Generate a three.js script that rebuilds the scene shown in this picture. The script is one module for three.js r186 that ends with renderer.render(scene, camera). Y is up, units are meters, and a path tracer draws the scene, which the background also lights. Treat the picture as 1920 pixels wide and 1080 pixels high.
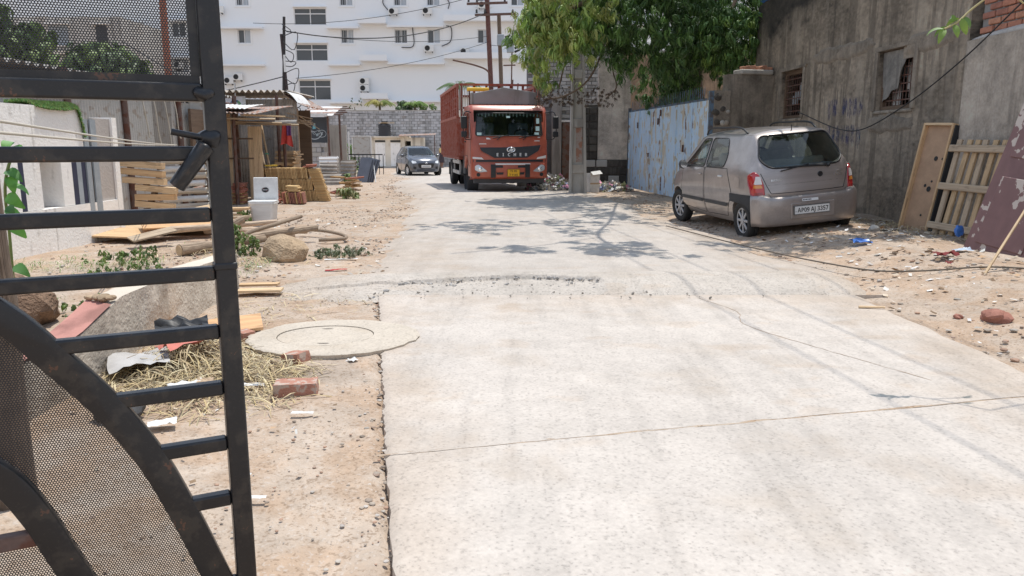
import * as THREE from 'three';
import { mergeGeometries, mergeVertices, toCreasedNormals } from 'three/addons/utils/BufferGeometryUtils.js';
import { RoundedBoxGeometry } from 'three/addons/geometries/RoundedBoxGeometry.js';
import { TextGeometry } from 'three/addons/geometries/TextGeometry.js';
import { FontLoader } from 'three/addons/loaders/FontLoader.js';
import { MarchingCubes } from 'three/addons/objects/MarchingCubes.js';
import { Brush, Evaluator, SUBTRACTION } from 'three-bvh-csg';

// ---------- camera, sky, sun, exposure ----------
const lap = () => 0;
const scene = new THREE.Scene();
const camera = new THREE.PerspectiveCamera(40.85, 16 / 9, 0.1, 900);
camera.position.set(0, 1.25, 0);
camera.rotation.set(-Math.atan(270 / 1450), 0, 0);
const renderer = new THREE.WebGLRenderer({ antialias: true });
renderer.toneMapping = THREE.LinearToneMapping;
renderer.toneMappingExposure = 1.03;
renderer.shadowMap.enabled = true;
const sunDir = new THREE.Vector3(0.17, 1, -0.2).normalize();
const sun = new THREE.DirectionalLight(new THREE.Color(1, 0.955, 0.885), 4.0);
sun.position.copy(sunDir).multiplyScalar(60); sun.position.z -= 12; sun.target.position.set(0, 0, -12);
sun.castShadow = true; sun.shadow.mapSize.set(4096, 4096);
Object.assign(sun.shadow.camera, { left: -40, right: 40, top: 60, bottom: -70, near: 1, far: 140 });
scene.add(sun, sun.target);
{ // hazy summer sky: blue overhead, pale toward the horizon, a broad glow round the sun
  const w = 256, h = 128, d = new Float32Array(w * h * 4);
  for (let j = 0; j < h; j++) for (let i = 0; i < w; i++) {
    const el = ((j + 0.5) / h - 0.5) * Math.PI, az = ((i + 0.5) / w - 0.5) * 2 * Math.PI;
    const y = Math.sin(el), x = Math.cos(el) * Math.cos(az), z = Math.cos(el) * Math.sin(az);
    const t = Math.pow(1 - Math.max(0, y), 2.2), mu = Math.max(0, x * sunDir.x + y * sunDir.y + z * sunDir.z);
    const g = 0.45 * Math.pow(mu, 10), k = (j * w + i) * 4;
    if (y < 0) { d[k] = 0.3; d[k + 1] = 0.27; d[k + 2] = 0.24; }
    else { d[k] = 0.47 + 0.56 * t + g; d[k + 1] = 0.62 + 0.44 * t + g; d[k + 2] = 0.9 + 0.18 * t + g * 0.9; }
    d[k + 3] = 1;
  }
  const t = new THREE.DataTexture(d, w, h, THREE.RGBAFormat, THREE.FloatType);
  t.mapping = THREE.EquirectangularReflectionMapping; t.magFilter = t.minFilter = THREE.LinearFilter; t.needsUpdate = true;
  scene.background = t; scene.environment = t;
  scene.backgroundIntensity = 1; scene.environmentIntensity = 1;
}

// ---------- helpers ----------
let seed = 7;
const rnd = () => { seed = (seed + 0x6D2B79F5) | 0; let t = Math.imul(seed ^ (seed >>> 15), 1 | seed); t = (t + Math.imul(t ^ (t >>> 7), 61 | t)) ^ t; return ((t ^ (t >>> 14)) >>> 0) / 4294967296; };
const R = (a, b) => a + (b - a) * rnd();
const pick = (a) => a[Math.floor(rnd() * a.length)];
const lerp = (a, b, t) => a + (b - a) * t, clamp = (x, a = 0, b = 1) => Math.min(b, Math.max(a, x));
const sst = (a, b, x) => { const t = clamp((x - a) / (b - a)); return t * t * (3 - 2 * t); };
const V = (x, y, D) => new THREE.Vector3(x, y, -D);            // D = metres ahead of the camera
const V2 = (x, y) => new THREE.Vector2(x, y);
const C = (r, g, b) => new THREE.Color().setRGB(r, g, b);
const rad = (d) => d * Math.PI / 180;
const hs = (x, y, s) => { let n = Math.imul(x, 374761393) + Math.imul(y, 668265263) + Math.imul(s, 2147483647 ^ 0x9E3779B1); n = Math.imul(n ^ (n >>> 13), 1274126177); return ((n ^ (n >>> 16)) >>> 0) / 4294967296; };
function vn(x, y, s = 0, px = 0, py = px) {                      // value noise, periodic when px is set
  const ix = Math.floor(x), iy = Math.floor(y), fx = x - ix, fy = y - iy, u = fx * fx * (3 - 2 * fx), v = fy * fy * (3 - 2 * fy);
  const m = (a, p) => p ? ((a % p) + p) % p : a, x0 = m(ix, px), x1 = m(ix + 1, px), y0 = m(iy, py), y1 = m(iy + 1, py);
  return lerp(lerp(hs(x0, y0, s), hs(x1, y0, s), u), lerp(hs(x0, y1, s), hs(x1, y1, s), u), v);
}
function fb(x, y, s = 0, o = 4) { let a = 0, k = 0.5, n = 0; for (let i = 0; i < o; i++) { a += k * vn(x, y, s + i * 17); n += k; k *= 0.5; x *= 2.03; y *= 2.03; } return a / n; }
const fields = {};
function field(size, fx, fy, oct, s) {                           // tileable fractal noise 0..1
  const key = [size, fx, fy, oct, s].join(); if (fields[key]) return fields[key];
  const a = new Float32Array(size * size);
  for (let j = 0; j < size; j++) for (let i = 0; i < size; i++) {
    let v = 0, k = 0.5, n = 0, p = fx, q = fy;
    for (let o = 0; o < oct; o++) { v += k * vn(i / size * p, j / size * q, s + o * 31, p, q); n += k; k *= 0.55; p *= 2; q *= 2; }
    a[j * size + i] = v / n;
  }
  return fields[key] = a;
}
const enc = (c) => Math.round(255 * (c <= 0.0031308 ? 12.92 * c : 1.055 * Math.pow(clamp(c), 1 / 2.4) - 0.055));
function mapTex(size, metres, fn, srgb = true) {                 // fn(i, u, v) -> [r, g, b] linear
  const d = new Uint8Array(size * size * 4);
  for (let j = 0; j < size; j++) for (let i = 0; i < size; i++) {
    const c = fn(j * size + i, i / size, j / size), k = (j * size + i) * 4;
    for (let q = 0; q < 3; q++) d[k + q] = srgb ? enc(clamp(c[q])) : Math.round(255 * clamp(c[q]));
    d[k + 3] = 255;
  }
  const t = new THREE.DataTexture(d, size, size, THREE.RGBAFormat);
  t.wrapS = t.wrapT = THREE.RepeatWrapping; t.magFilter = THREE.LinearFilter; t.minFilter = THREE.LinearMipmapLinearFilter; t.generateMipmaps = true;
  const m = Array.isArray(metres) ? metres : [metres, metres];
  t.repeat.set(1 / m[0], 1 / m[1]); if (srgb) t.colorSpace = THREE.SRGBColorSpace; t.needsUpdate = true; return t;
}
const bumpTex = (size, m, fn) => mapTex(size, m, (i, u, v) => { const x = fn(i, u, v); return [x, x, x]; }, false);
function canvasTex(w, h, draw) { const c = document.createElement('canvas'); c.width = w; c.height = h; draw(c.getContext('2d'), w, h); const t = new THREE.CanvasTexture(c); t.colorSpace = THREE.SRGBColorSpace; return t; }

// names, labels
const taken = {};
const numbered = (n) => { const k = taken[n] = (taken[n] ?? -1) + 1; return k ? n + '_' + String(k).padStart(3, '0') : n; };
function tag(o, label, category, group, kind) { if (label) o.userData.label = label; if (category) o.userData.category = category; if (group) o.userData.group = group; if (kind) o.userData.kind = kind; return o; }
function thing(name, label, category, pos = [0, 0, 0], turn = 0, group) { const o = new THREE.Group(); o.name = numbered(name); scene.add(o); o.position.copy(V(...pos)); o.rotation.y = turn; return tag(o, label, category, group); }
function part(parent, name, geo, mat, pos, rot, label) {
  const m = new THREE.Mesh(geo, mat); m.name = name; m.castShadow = m.receiveShadow = true;
  if (pos) m.position.set(...pos); if (rot) m.rotation.set(...rot); if (label) m.userData.label = label;
  parent.add(m); return m;
}
function solo(name, geo, mat, label, category, pos, rot, group) { const m = part(scene, numbered(name), geo, mat); if (pos) m.position.copy(V(...pos)); if (rot) m.rotation.set(...rot); return tag(m, label, category, group); }
function struct(name, geo, mat, kind = 'structure', label) { const m = part(scene, numbered(name), geo, mat); m.userData.kind = kind; if (label) m.userData.label = label; return m; }

// geometry
function uvm(g, along, off = true) {                             // uv in metres, one plane per face; along: which axis u follows ('long' = longest side)
  if (g.index) g = g.toNonIndexed();
  g.computeBoundingBox(); const s = g.boundingBox.getSize(new THREE.Vector3()).toArray();
  const L = along === 'long' ? s.indexOf(Math.max(...s)) : -1, p = g.attributes.position, uv = new Float32Array(p.count * 2);
  const ou = off ? rnd() * 7 : 0, ov = off ? rnd() * 7 : 0, a = new THREE.Vector3(), b = new THREE.Vector3(), c = new THREE.Vector3();
  for (let i = 0; i < p.count; i += 3) {
    a.fromBufferAttribute(p, i); b.fromBufferAttribute(p, i + 1); c.fromBufferAttribute(p, i + 2);
    const n = b.clone().sub(a).cross(c.clone().sub(a)).toArray().map(Math.abs), k = n.indexOf(Math.max(...n));
    let [U, W] = k === 0 ? [2, 1] : k === 1 ? [0, 2] : [0, 1];
    if (L >= 0 && W === L) [U, W] = [W, U]; else if (L >= 0 && k === L) { /* end grain */ }
    for (let q = 0; q < 3; q++) { const v = [a, b, c][q].toArray(); uv[(i + q) * 2] = v[U] + ou; uv[(i + q) * 2 + 1] = v[W] + ov; }
  }
  g.setAttribute('uv', new THREE.BufferAttribute(uv, 2)); return g;
}
const tr = (g, x = 0, y = 0, z = 0, rx = 0, ry = 0, rz = 0) => { if (rx || ry || rz) g.applyMatrix4(new THREE.Matrix4().makeRotationFromEuler(new THREE.Euler(rx, ry, rz))); return g.translate(x, y, z); };
const bx = (w, h, d, x = 0, y = 0, z = 0, rx = 0, ry = 0, rz = 0) => tr(uvm(new THREE.BoxGeometry(w, h, d)), x, y, z, rx, ry, rz);
const rb = (w, h, d, r = 0.01, seg = 2) => uvm(new RoundedBoxGeometry(w, h, d, seg, Math.min(r, w / 2.01, h / 2.01, d / 2.01)));
const plank = (w, h, d) => uvm(new THREE.BoxGeometry(w, h, d), 'long');
const mg = (list) => { const gs = list.map((g) => { let q = g.index ? g.toNonIndexed() : g; for (const k of Object.keys(q.attributes)) if (!['position', 'normal', 'uv'].includes(k)) q.deleteAttribute(k); if (!q.attributes.normal) q.computeVertexNormals(); if (!q.attributes.uv) q = uvm(q); return q; }); return mergeGeometries(gs); };
function rod(a, b, r, r2 = r, seg = 8, rough = 0) {              // tapered bar between two points
  const d = b.clone().sub(a), L = d.length(), g = new THREE.CylinderGeometry(r2, r, L, seg, rough ? Math.max(2, Math.round(L / 0.12)) : 1);
  if (rough) { const p = g.attributes.position, s = rnd() * 99; for (let i = 0; i < p.count; i++) { const y = p.getY(i), k = 1 + rough * (fb(y * 6 + s, Math.atan2(p.getZ(i), p.getX(i)) * 0.8 + 9, 5, 3) - 0.5) * 2; p.setX(i, p.getX(i) * k + rough * r * (vn(y * 3, s) - 0.5) * 2); p.setZ(i, p.getZ(i) * k + rough * r * (vn(y * 3, s + 40) - 0.5) * 2); } g.computeVertexNormals(); }
  const uv = g.attributes.uv; for (let i = 0; i < uv.count; i++) uv.setXY(i, uv.getY(i) * L, uv.getX(i) * r * 6.28);
  return g.applyQuaternion(new THREE.Quaternion().setFromUnitVectors(new THREE.Vector3(0, 1, 0), d.normalize())).translate((a.x + b.x) / 2, (a.y + b.y) / 2, (a.z + b.z) / 2);
}
const tube = (pts, r, seg = 24, rs = 5) => new THREE.TubeGeometry(new THREE.CatmullRomCurve3(pts), seg, r, rs);
const sag = (a, b, s, n = 8) => Array.from({ length: n + 1 }, (_, i) => { const t = i / n, p = a.clone().lerp(b, t); p.y -= 4 * s * t * (1 - t); return p; });
function gridGeo(nu, nv, fn, uvs = 1) {                          // fn(i/nu, j/nv) -> [x, y, z, u?, v?]
  const pos = [], uv = [], idx = [];
  for (let j = 0; j <= nv; j++) for (let i = 0; i <= nu; i++) { const p = fn(i / nu, j / nv); pos.push(p[0], p[1], p[2]); uv.push((p[3] ?? p[0]) * uvs, (p[4] ?? -p[2]) * uvs); }
  for (let j = 0; j < nv; j++) for (let i = 0; i < nu; i++) { const a = j * (nu + 1) + i, b = a + 1, c = a + nu + 1, d = c + 1; idx.push(a, b, d, a, d, c); }
  const g = new THREE.BufferGeometry(); g.setAttribute('position', new THREE.Float32BufferAttribute(pos, 3)); g.setAttribute('uv', new THREE.Float32BufferAttribute(uv, 2)); g.setIndex(idx); g.computeVertexNormals(); return g;
}
function corrugated(w, h, pitch = 0.076, amp = 0.009, bend = 0) { // sheet in the xy plane, waves across x, base at y = 0
  const n = Math.round(w / pitch) * 6, ph = rnd() * 6;
  return gridGeo(n, 6, (u, v) => [(u - 0.5) * w, v * h, Math.sin(u * w / pitch * 6.283 + ph) * amp + bend * (vn(v * 3 + ph, u * 2, 3) - 0.5), u * w, v * h]);
}
const shapeOf = (pts) => { const s = new THREE.Shape(); pts.forEach(([x, y], i) => i ? s.lineTo(x, y) : s.moveTo(x, y)); return s; };
function ext(pts, depth, holes = [], bevel = 0) { const s = shapeOf(pts); for (const h of holes) { const p = new THREE.Path(); h.forEach(([x, y], i) => i ? p.lineTo(x, y) : p.moveTo(x, y)); s.holes.push(p); } return uvm(new THREE.ExtrudeGeometry(s, { depth, bevelEnabled: bevel > 0, bevelSize: bevel, bevelThickness: bevel, bevelSegments: 2, steps: 1, curveSegments: 12 })); }
function rock(r, sx, sy, sz, s, rough = 0.35, det = 3, flat = true) {
  let g = mergeVertices((() => { const q = new THREE.IcosahedronGeometry(1, det); q.deleteAttribute('uv'); q.deleteAttribute('normal'); return q; })());
  const p = g.attributes.position;
  for (let i = 0; i < p.count; i++) { const x = p.getX(i), y = p.getY(i), z = p.getZ(i), k = 1 + rough * (fb(x * 1.3 + s, y * 1.3 + z * 1.7 + s * 3, 4, 4) - 0.5) * 2; p.setXYZ(i, x * k * r * sx, y * k * r * sy, z * k * r * sz); }
  g.computeVertexNormals(); if (flat) g = toCreasedNormals(g, 0.5); return uvm(g);
}
function crumple(w, h, amp, s, n = 10) { return gridGeo(n, n, (u, v) => { const e = 1 + 0.18 * (fb(u * 3 + s, v * 3, 9) - 0.5); return [(u - 0.5) * w * e, amp * fb(u * 4 + s, v * 4 + s, 2, 3), (v - 0.5) * h * e, u * w, v * h]; }); }
function inst(parent, name, geo, mat, mats, cols) {               // many tiny copies that nobody counts
  const m = new THREE.InstancedMesh(geo, mat, mats.length); mats.forEach((q, i) => { m.setMatrixAt(i, q); if (cols) m.setColorAt(i, cols[i]); });
  m.name = parent === scene ? numbered(name) : name; m.castShadow = m.receiveShadow = true; m.userData.kind = 'stuff'; parent.add(m); return m;
}
const mtx = (x, y, z, rx, ry, rz, sx, sy = sx, sz = sx) => new THREE.Matrix4().compose(new THREE.Vector3(x, y, z), new THREE.Quaternion().setFromEuler(new THREE.Euler(rx, ry, rz, 'YXZ')), new THREE.Vector3(sx, sy, sz));

function tintVerts(g, fn) { const p = g.attributes.position, c = new Float32Array(p.count * 3); for (let i = 0; i < p.count; i++) { const k = fn(p.getX(i), -p.getZ(i)); c[i * 3] = k[0]; c[i * 3 + 1] = k[1]; c[i * 3 + 2] = k[2]; } g.setAttribute('color', new THREE.BufferAttribute(c, 3)); return g; }
// ---------- materials ----------
const std = (color, rough = 0.9, o = {}) => new THREE.MeshStandardMaterial({ color: color.isColor ? color : C(...color), roughness: rough, metalness: 0, side: THREE.DoubleSide, ...o });
const phys = (color, rough, o = {}) => new THREE.MeshPhysicalMaterial({ color: C(...color), roughness: rough, side: THREE.DoubleSide, ...o });
const F = { a: field(1024, 8, 8, 6, 1), b: field(1024, 24, 24, 5, 2), c: field(1024, 128, 128, 3, 3), d: field(1024, 3, 3, 6, 4), streak: field(1024, 40, 3, 5, 5), drip: field(1024, 14, 2, 5, 6), streak2: field(1024, 90, 4, 5, 11), grain: field(512, 3, 60, 5, 7), s1: field(512, 12, 12, 5, 8), s2: field(512, 100, 100, 2, 9) };
const mulc = (k, c) => [c[0] * k, c[1] * k, c[2] * k], mix3 = (a, b, t) => [lerp(a[0], b[0], t), lerp(a[1], b[1], t), lerp(a[2], b[2], t)];
const TX = {
  concrete: mapTex(1024, 1.5, (i) => { const s = F.c[i], pit = sst(0.31, 0.22, s), st = sst(0.52, 0.72, F.d[i]); return mix3(mulc(0.8 + 0.2 * F.a[i] + 0.26 * (s - 0.5) + 0.1 * (F.b[i] - 0.5) - 0.1 * pit, [1, 0.94, 0.87]), [0.7, 0.58, 0.45], 0.4 * st * F.b[i]); }),
  concreteB: bumpTex(1024, 1.5, (i) => 0.5 + 0.5 * (F.c[i] - 0.5) + 0.3 * (F.b[i] - 0.5) - 0.25 * sst(0.31, 0.22, F.c[i])),
  dirt: mapTex(1024, 1.7, (i) => { const s = F.c[i], peb = sst(0.66, 0.74, s), dk = sst(0.36, 0.28, s); let c = mix3([0.9, 0.72, 0.55], [0.97, 0.86, 0.73], sst(0.35, 0.65, F.a[i])); c = mulc(0.74 + 0.36 * F.b[i], c); return mix3(mix3(c, [1, 0.96, 0.9], 0.5 * peb), [0.42, 0.3, 0.2], 0.55 * dk); }),
  dirtB: bumpTex(1024, 1.7, (i) => 0.55 * F.c[i] + 0.35 * F.b[i] + 0.1 * F.a[i]),
  grime: mapTex(1024, 3.1, (i) => { const st = sst(0.5, 0.68, F.streak[i]), dr = sst(0.48, 0.7, 0.6 * F.drip[i] + 0.4 * F.streak[i]), sp = F.c[i]; let c = mulc(0.76 + 0.9 * (F.a[i] - 0.5) + 0.5 * (F.b[i] - 0.5) + 0.3 * (sp - 0.5), [1, 0.9, 0.78]); c = mix3(c, [0.22, 0.19, 0.165], 0.6 * dr * (0.5 + F.a[i])); return mix3(c, [0.98, 0.92, 0.84], 0.28 * st * F.b[i]); }),
  housewall: (() => { const t = mapTex(1024, [8.4, 4.9], (i, u, v) => { const top = sst(0.74, 0.98, v + 0.22 * (F.drip[i] - 0.5) + 0.5 * (F.d[i] - 0.5) + 0.3 * (F.b[i] - 0.5)), st = sst(0.485, 0.57, F.streak2[i] * 0.55 + F.a[i] * 0.25 + F.b[i] * 0.2), lt = sst(0.52, 0.68, F.streak[i]); let c = mulc(0.72 + 1.1 * (F.a[i] - 0.5) + 0.7 * (F.b[i] - 0.5) + 0.5 * (F.c[i] - 0.5), [1, 0.89, 0.75]); c = mix3(c, [0.2, 0.175, 0.15], 0.62 * st * (0.25 + 1.1 * F.d[i])); c = mix3(c, [0.085, 0.08, 0.075], 0.9 * top * (0.5 + 0.8 * F.b[i])); return mix3(c, [1, 0.93, 0.82], 0.55 * lt * F.b[i] * (1 - top)); }); t.offset.set(0, 0.4 / 4.9); return t; })(),
  stained: mapTex(1024, 4.1, (i) => { const dr = sst(0.5, 0.72, F.drip[i]), bl = sst(0.55, 0.7, F.d[i]); let c = mulc(0.78 + 0.3 * F.a[i], [1, 0.98, 0.95]); c = mix3(c, [0.28, 0.26, 0.24], 0.55 * dr); return mix3(c, [0.6, 0.48, 0.36], 0.5 * bl * F.b[i]); }),
  limewash: mapTex(1024, 3.3, (i) => { const dr = sst(0.6, 0.74, F.streak[i] * 0.6 + F.b[i] * 0.4), bl = sst(0.58, 0.7, F.d[i] * 0.6 + F.a[i] * 0.4); let c = mulc(0.88 + 0.16 * F.a[i], [1, 0.985, 0.96]); c = mix3(c, [0.42, 0.4, 0.37], 0.5 * dr); return mix3(c, [0.78, 0.62, 0.44], 0.45 * bl * F.b[i]); }),
  plasterB: bumpTex(1024, 2.6, (i) => 0.5 * F.c[i] + 0.3 * F.b[i] + 0.3 * F.a[i]),
  wood: mapTex(512, [1.6, 0.5], (i) => mulc(0.55 + 0.75 * F.grain[i] - 0.22 * sst(0.6, 0.72, F.s1[i]), [1, 0.88, 0.74])),
  woodB: bumpTex(512, [1.6, 0.5], (i) => F.grain[i]),
  soft: mapTex(512, 1.3, (i) => mulc(0.8 + 0.34 * (F.s1[i] - 0.35) + 0.1 * (F.s2[i] - 0.5), [1, 1, 1])),
  rusty: mapTex(512, 0.9, (i) => { const r = sst(0.44, 0.6, F.s1[i]); return mix3(mulc(0.8 + 0.4 * F.s2[i], [0.62, 0.6, 0.58]), [0.55, 0.3, 0.2], r * 0.9); }),
  galv: mapTex(512, 1.4, (i, u, v) => { const r = sst(0.56, 0.72, F.s1[i]); return mix3(mulc(0.82 + 0.25 * (F.grain[(i * 7) % (512 * 512)] - 0.4), [1, 0.98, 0.94]), [0.55, 0.42, 0.32], r * 0.6); }),
  bluepaint: mapTex(1024, [2.6, 3.4], (i) => { const peel = sst(0.555, 0.585, 0.55 * F.streak[i] + 0.45 * F.b[i]), rust = sst(0.62, 0.68, 0.55 * F.drip[i] + 0.45 * F.b[i]), edge = sst(0.535, 0.56, 0.55 * F.streak[i] + 0.45 * F.b[i]); let c = mulc(0.85 + 0.28 * F.a[i], [0.5, 0.64, 0.79]); c = mix3(c, [0.66, 0.68, 0.6], 0.7 * edge); c = mix3(c, [0.5, 0.4, 0.28], 0.75 * peel); return mix3(c, [0.17, 0.075, 0.04], 0.9 * rust); }),
  brickface: mapTex(512, 0.5, (i) => mulc(0.62 + 0.6 * F.s1[i] + 0.25 * (F.s2[i] - 0.5), [1, 0.96, 0.92])),
  oldbrick: mapTex(512, 0.33, (i) => { const m = sst(0.52, 0.6, F.s1[i]), d = sst(0.45, 0.6, F.s2[i]); return mix3(mulc(0.7 + 0.5 * F.s1[i] + 0.2 * (F.s2[i] - 0.5), [0.42, 0.2, 0.14]), [0.44, 0.38, 0.32], 0.75 * m + 0.15 * d); }),
  peel: mapTex(1024, [1.7, 2.1], (i) => { const p = sst(0.6, 0.615, 0.5 * F.a[i] + 0.5 * F.b[i]); return mix3(mulc(0.85 + 0.3 * F.b[i], [0.17, 0.09, 0.085]), [0.5, 0.44, 0.38], p * 0.85); }),
  gate: mapTex(512, 0.5, (i) => { const d = sst(0.46, 0.68, F.s1[i]), r = sst(0.71, 0.74, F.s1[i] * 0.7 + F.s2[i] * 0.3), s = sst(0.7, 0.8, F.s2[i]); let c = mix3([0.009, 0.009, 0.011], [0.034, 0.029, 0.025], 0.75 * d + 0.3 * s); return mix3(c, [0.11, 0.05, 0.03], 0.8 * r); }),
  bark: mapTex(512, [0.5, 0.3], (i) => mulc(0.5 + 0.8 * F.grain[i] * F.s1[i] * 1.6, [1, 0.9, 0.8])),
};
const tex = (map, color, rough, bump, bs, o = {}) => std(color, rough, { map, ...(bump ? { bumpMap: bump, bumpScale: bs } : {}), ...o });
const M = {
  slab: tex(TX.concrete, [0.53, 0.505, 0.48], 0.95, TX.concreteB, 0.004, { vertexColors: true }), oldroad: tex(TX.concrete, [0.5, 0.475, 0.45], 0.95, TX.concreteB, 0.005, { vertexColors: true }),
  lid: tex(TX.concrete, [0.54, 0.5, 0.44], 0.95, TX.concreteB, 0.004),
  dirt: tex(TX.dirt, [0.47, 0.425, 0.39], 1, TX.dirtB, 0.014, { vertexColors: true }), soil: tex(TX.dirt, [0.44, 0.4, 0.36], 1, TX.dirtB, 0.01),
  housewall: tex(TX.housewall, [0.37, 0.345, 0.315], 0.95, TX.plasterB, 0.012), house: tex(TX.grime, [0.32, 0.3, 0.275], 0.95, TX.plasterB, 0.012), housePale: tex(TX.grime, [0.47, 0.455, 0.44], 0.95, TX.plasterB, 0.01),
  pale: tex(TX.grime, [0.62, 0.59, 0.57], 0.95, TX.plasterB, 0.008), sooty: tex(TX.grime, [0.11, 0.105, 0.1], 0.95, TX.plasterB, 0.012),
  white: tex(TX.soft, [0.82, 0.82, 0.8], 0.9, TX.plasterB, 0.004), whitewall: tex(TX.limewash, [0.9, 0.885, 0.86], 0.92, TX.plasterB, 0.006), cream: tex(TX.stained, [0.74, 0.69, 0.6], 0.92, TX.plasterB, 0.005),
  navy: tex(TX.soft, [0.035, 0.04, 0.08], 0.7), bluegrey: tex(TX.soft, [0.36, 0.4, 0.43], 0.8), greywall: tex(TX.stained, [0.46, 0.43, 0.41], 0.92, TX.plasterB, 0.008),
  cement: tex(TX.stained, [0.44, 0.42, 0.39], 0.95, TX.plasterB, 0.01), block: tex(TX.stained, [0.42, 0.41, 0.41], 0.95, TX.plasterB, 0.01), mortar: tex(TX.soft, [0.3, 0.29, 0.28], 1),
  wood: tex(TX.wood, [0.62, 0.47, 0.31], 0.85, TX.woodB, 0.003), woodGrey: tex(TX.wood, [0.46, 0.4, 0.33], 0.9, TX.woodB, 0.003), woodPale: tex(TX.wood, [0.66, 0.54, 0.39], 0.85, TX.woodB, 0.003), ply: tex(TX.wood, [0.66, 0.44, 0.26], 0.8, TX.woodB, 0.001), woodDark: tex(TX.wood, [0.15, 0.11, 0.085], 0.8, TX.woodB, 0.003),
  bark: tex(TX.bark, [0.42, 0.35, 0.28], 0.95, TX.woodB, 0.008), barkDark: tex(TX.bark, [0.2, 0.16, 0.13], 0.95, TX.woodB, 0.012), log: tex(TX.bark, [0.62, 0.52, 0.42], 0.95, TX.woodB, 0.006),
  galv: tex(TX.galv, [0.56, 0.55, 0.53], 0.6), galvDark: tex(TX.galv, [0.34, 0.32, 0.3], 0.75), galvBright: tex(TX.galv, [0.8, 0.8, 0.8], 0.5), asb: tex(TX.grime, [0.5, 0.49, 0.48], 0.95, TX.plasterB, 0.004),
  rust: tex(TX.rusty, [0.5, 0.42, 0.38], 0.85, TX.plasterB, 0.003), rustDark: tex(TX.rusty, [0.2, 0.13, 0.11], 0.8),
  gate: phys([1, 1, 1], 0.42, { clearcoat: 0.3, clearcoatRoughness: 0.3, specularIntensity: 0.7, map: TX.gate, bumpMap: TX.plasterB, bumpScale: 0.0012 }), black: std([0.012, 0.012, 0.014], 0.45), blackGloss: phys([0.009, 0.009, 0.011], 0.4, { clearcoat: 0.35, clearcoatRoughness: 0.3, specularIntensity: 0.6, map: TX.soft }), rubber: tex(TX.soft, [0.028, 0.027, 0.026], 0.9), plasticGrey: tex(TX.soft, [0.06, 0.06, 0.062], 0.75), dark: std([0.03, 0.03, 0.03], 0.9),
  steel: std([0.5, 0.5, 0.5], 0.4, { metalness: 0.8 }), alu: std([0.72, 0.73, 0.74], 0.35, { metalness: 0.7 }), chrome: std([0.85, 0.85, 0.86], 0.12, { metalness: 1 }),
  terra: tex(TX.brickface, [0.44, 0.2, 0.135], 0.9, TX.plasterB, 0.006), terra2: tex(TX.brickface, [0.34, 0.155, 0.115], 0.9, TX.plasterB, 0.006), terra3: tex(TX.brickface, [0.5, 0.25, 0.165], 0.9, TX.plasterB, 0.006),
  oldbrick: tex(TX.oldbrick, [1, 0.97, 0.95], 0.95, TX.plasterB, 0.008), tile1: tex(TX.brickface, [0.56, 0.38, 0.18], 0.9), tile2: tex(TX.brickface, [0.49, 0.32, 0.15], 0.9), tile3: tex(TX.brickface, [0.62, 0.44, 0.22], 0.9), tileRed: tex(TX.brickface, [0.43, 0.17, 0.12], 0.9),
  stone: tex(TX.grime, [0.46, 0.37, 0.27], 0.95, TX.plasterB, 0.01),
  pane: phys([0.85, 0.9, 0.88], 0.03, { transmission: 1, thickness: 0, ior: 1.5 }), darkGlass: phys([0.03, 0.035, 0.04], 0.06, { ior: 1.5 }), tintGlass: phys([0.5, 0.62, 0.58], 0.02, { transmission: 1, thickness: 0, ior: 1.5 }),
  paper: tex(TX.soft, [0.78, 0.76, 0.72], 0.9), card: tex(TX.soft, [0.55, 0.4, 0.26], 0.9), plasticWhite: tex(TX.soft, [0.78, 0.78, 0.76], 0.5), bluebag: phys([0.06, 0.2, 0.62], 0.4, { transmission: 0.15, thickness: 0 }), redrag: tex(TX.soft, [0.5, 0.06, 0.06], 0.9), pinkrag: tex(TX.soft, [0.62, 0.2, 0.15], 0.85),
  blueIron: tex(TX.rusty, [0.16, 0.25, 0.36], 0.7), bluepaint: tex(TX.bluepaint, [1.0, 1.0, 1.0], 0.75),
  wire: std([0.03, 0.03, 0.032], 0.7), rope: tex(TX.soft, [0.55, 0.5, 0.42], 0.95), turf: std([0.1, 0.24, 0.04], 0.9),
};
const leafMat = (c, tr_ = 0.32) => phys(c, 0.62, { transmission: tr_, thickness: 0 });
lap('00_head');
// ---------- ground ----------
const lowwallX = -2.25;
function gh(x, D) {                                               // ground level
  let y = D < 20 ? 0 : D < 40 ? -0.38 * sst(16, 44, D) / sst(16, 44, 40) * 1 : -0.38 - 0.07 * sst(40, 57, D);
  if (D < 20) y = -0.38 * sst(16, 44, D) / sst(16, 44, 40);
  y += 0.17 * sst(2.85, 4.4, x + 0.25 * (vn(D * 0.7, 3) - 0.5)) * sst(17.5, 13, D);                    // bank along the right wall
  y += 0.05 * sst(-2.2, -3.2, x) * sst(12, 8, D);
  return y;
}
const slabL = (D) => -0.35 - (D - 2.08) * 0.18, slabR = (D) => 2.85 + (D - 4.2) * 0.05;   // the near slab's edges
const farL = (D) => lerp(-1.25, -2.0, sst(7, 14, D)) - 2.6 * sst(14, 32, D) - 2.5 * sst(34, 46, D), farR = (D) => lerp(2.95, 2.55, sst(7.5, 13, D)) - 0.6 * sst(13, 20, D) + 0.4 * sst(26, 40, D);
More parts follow.
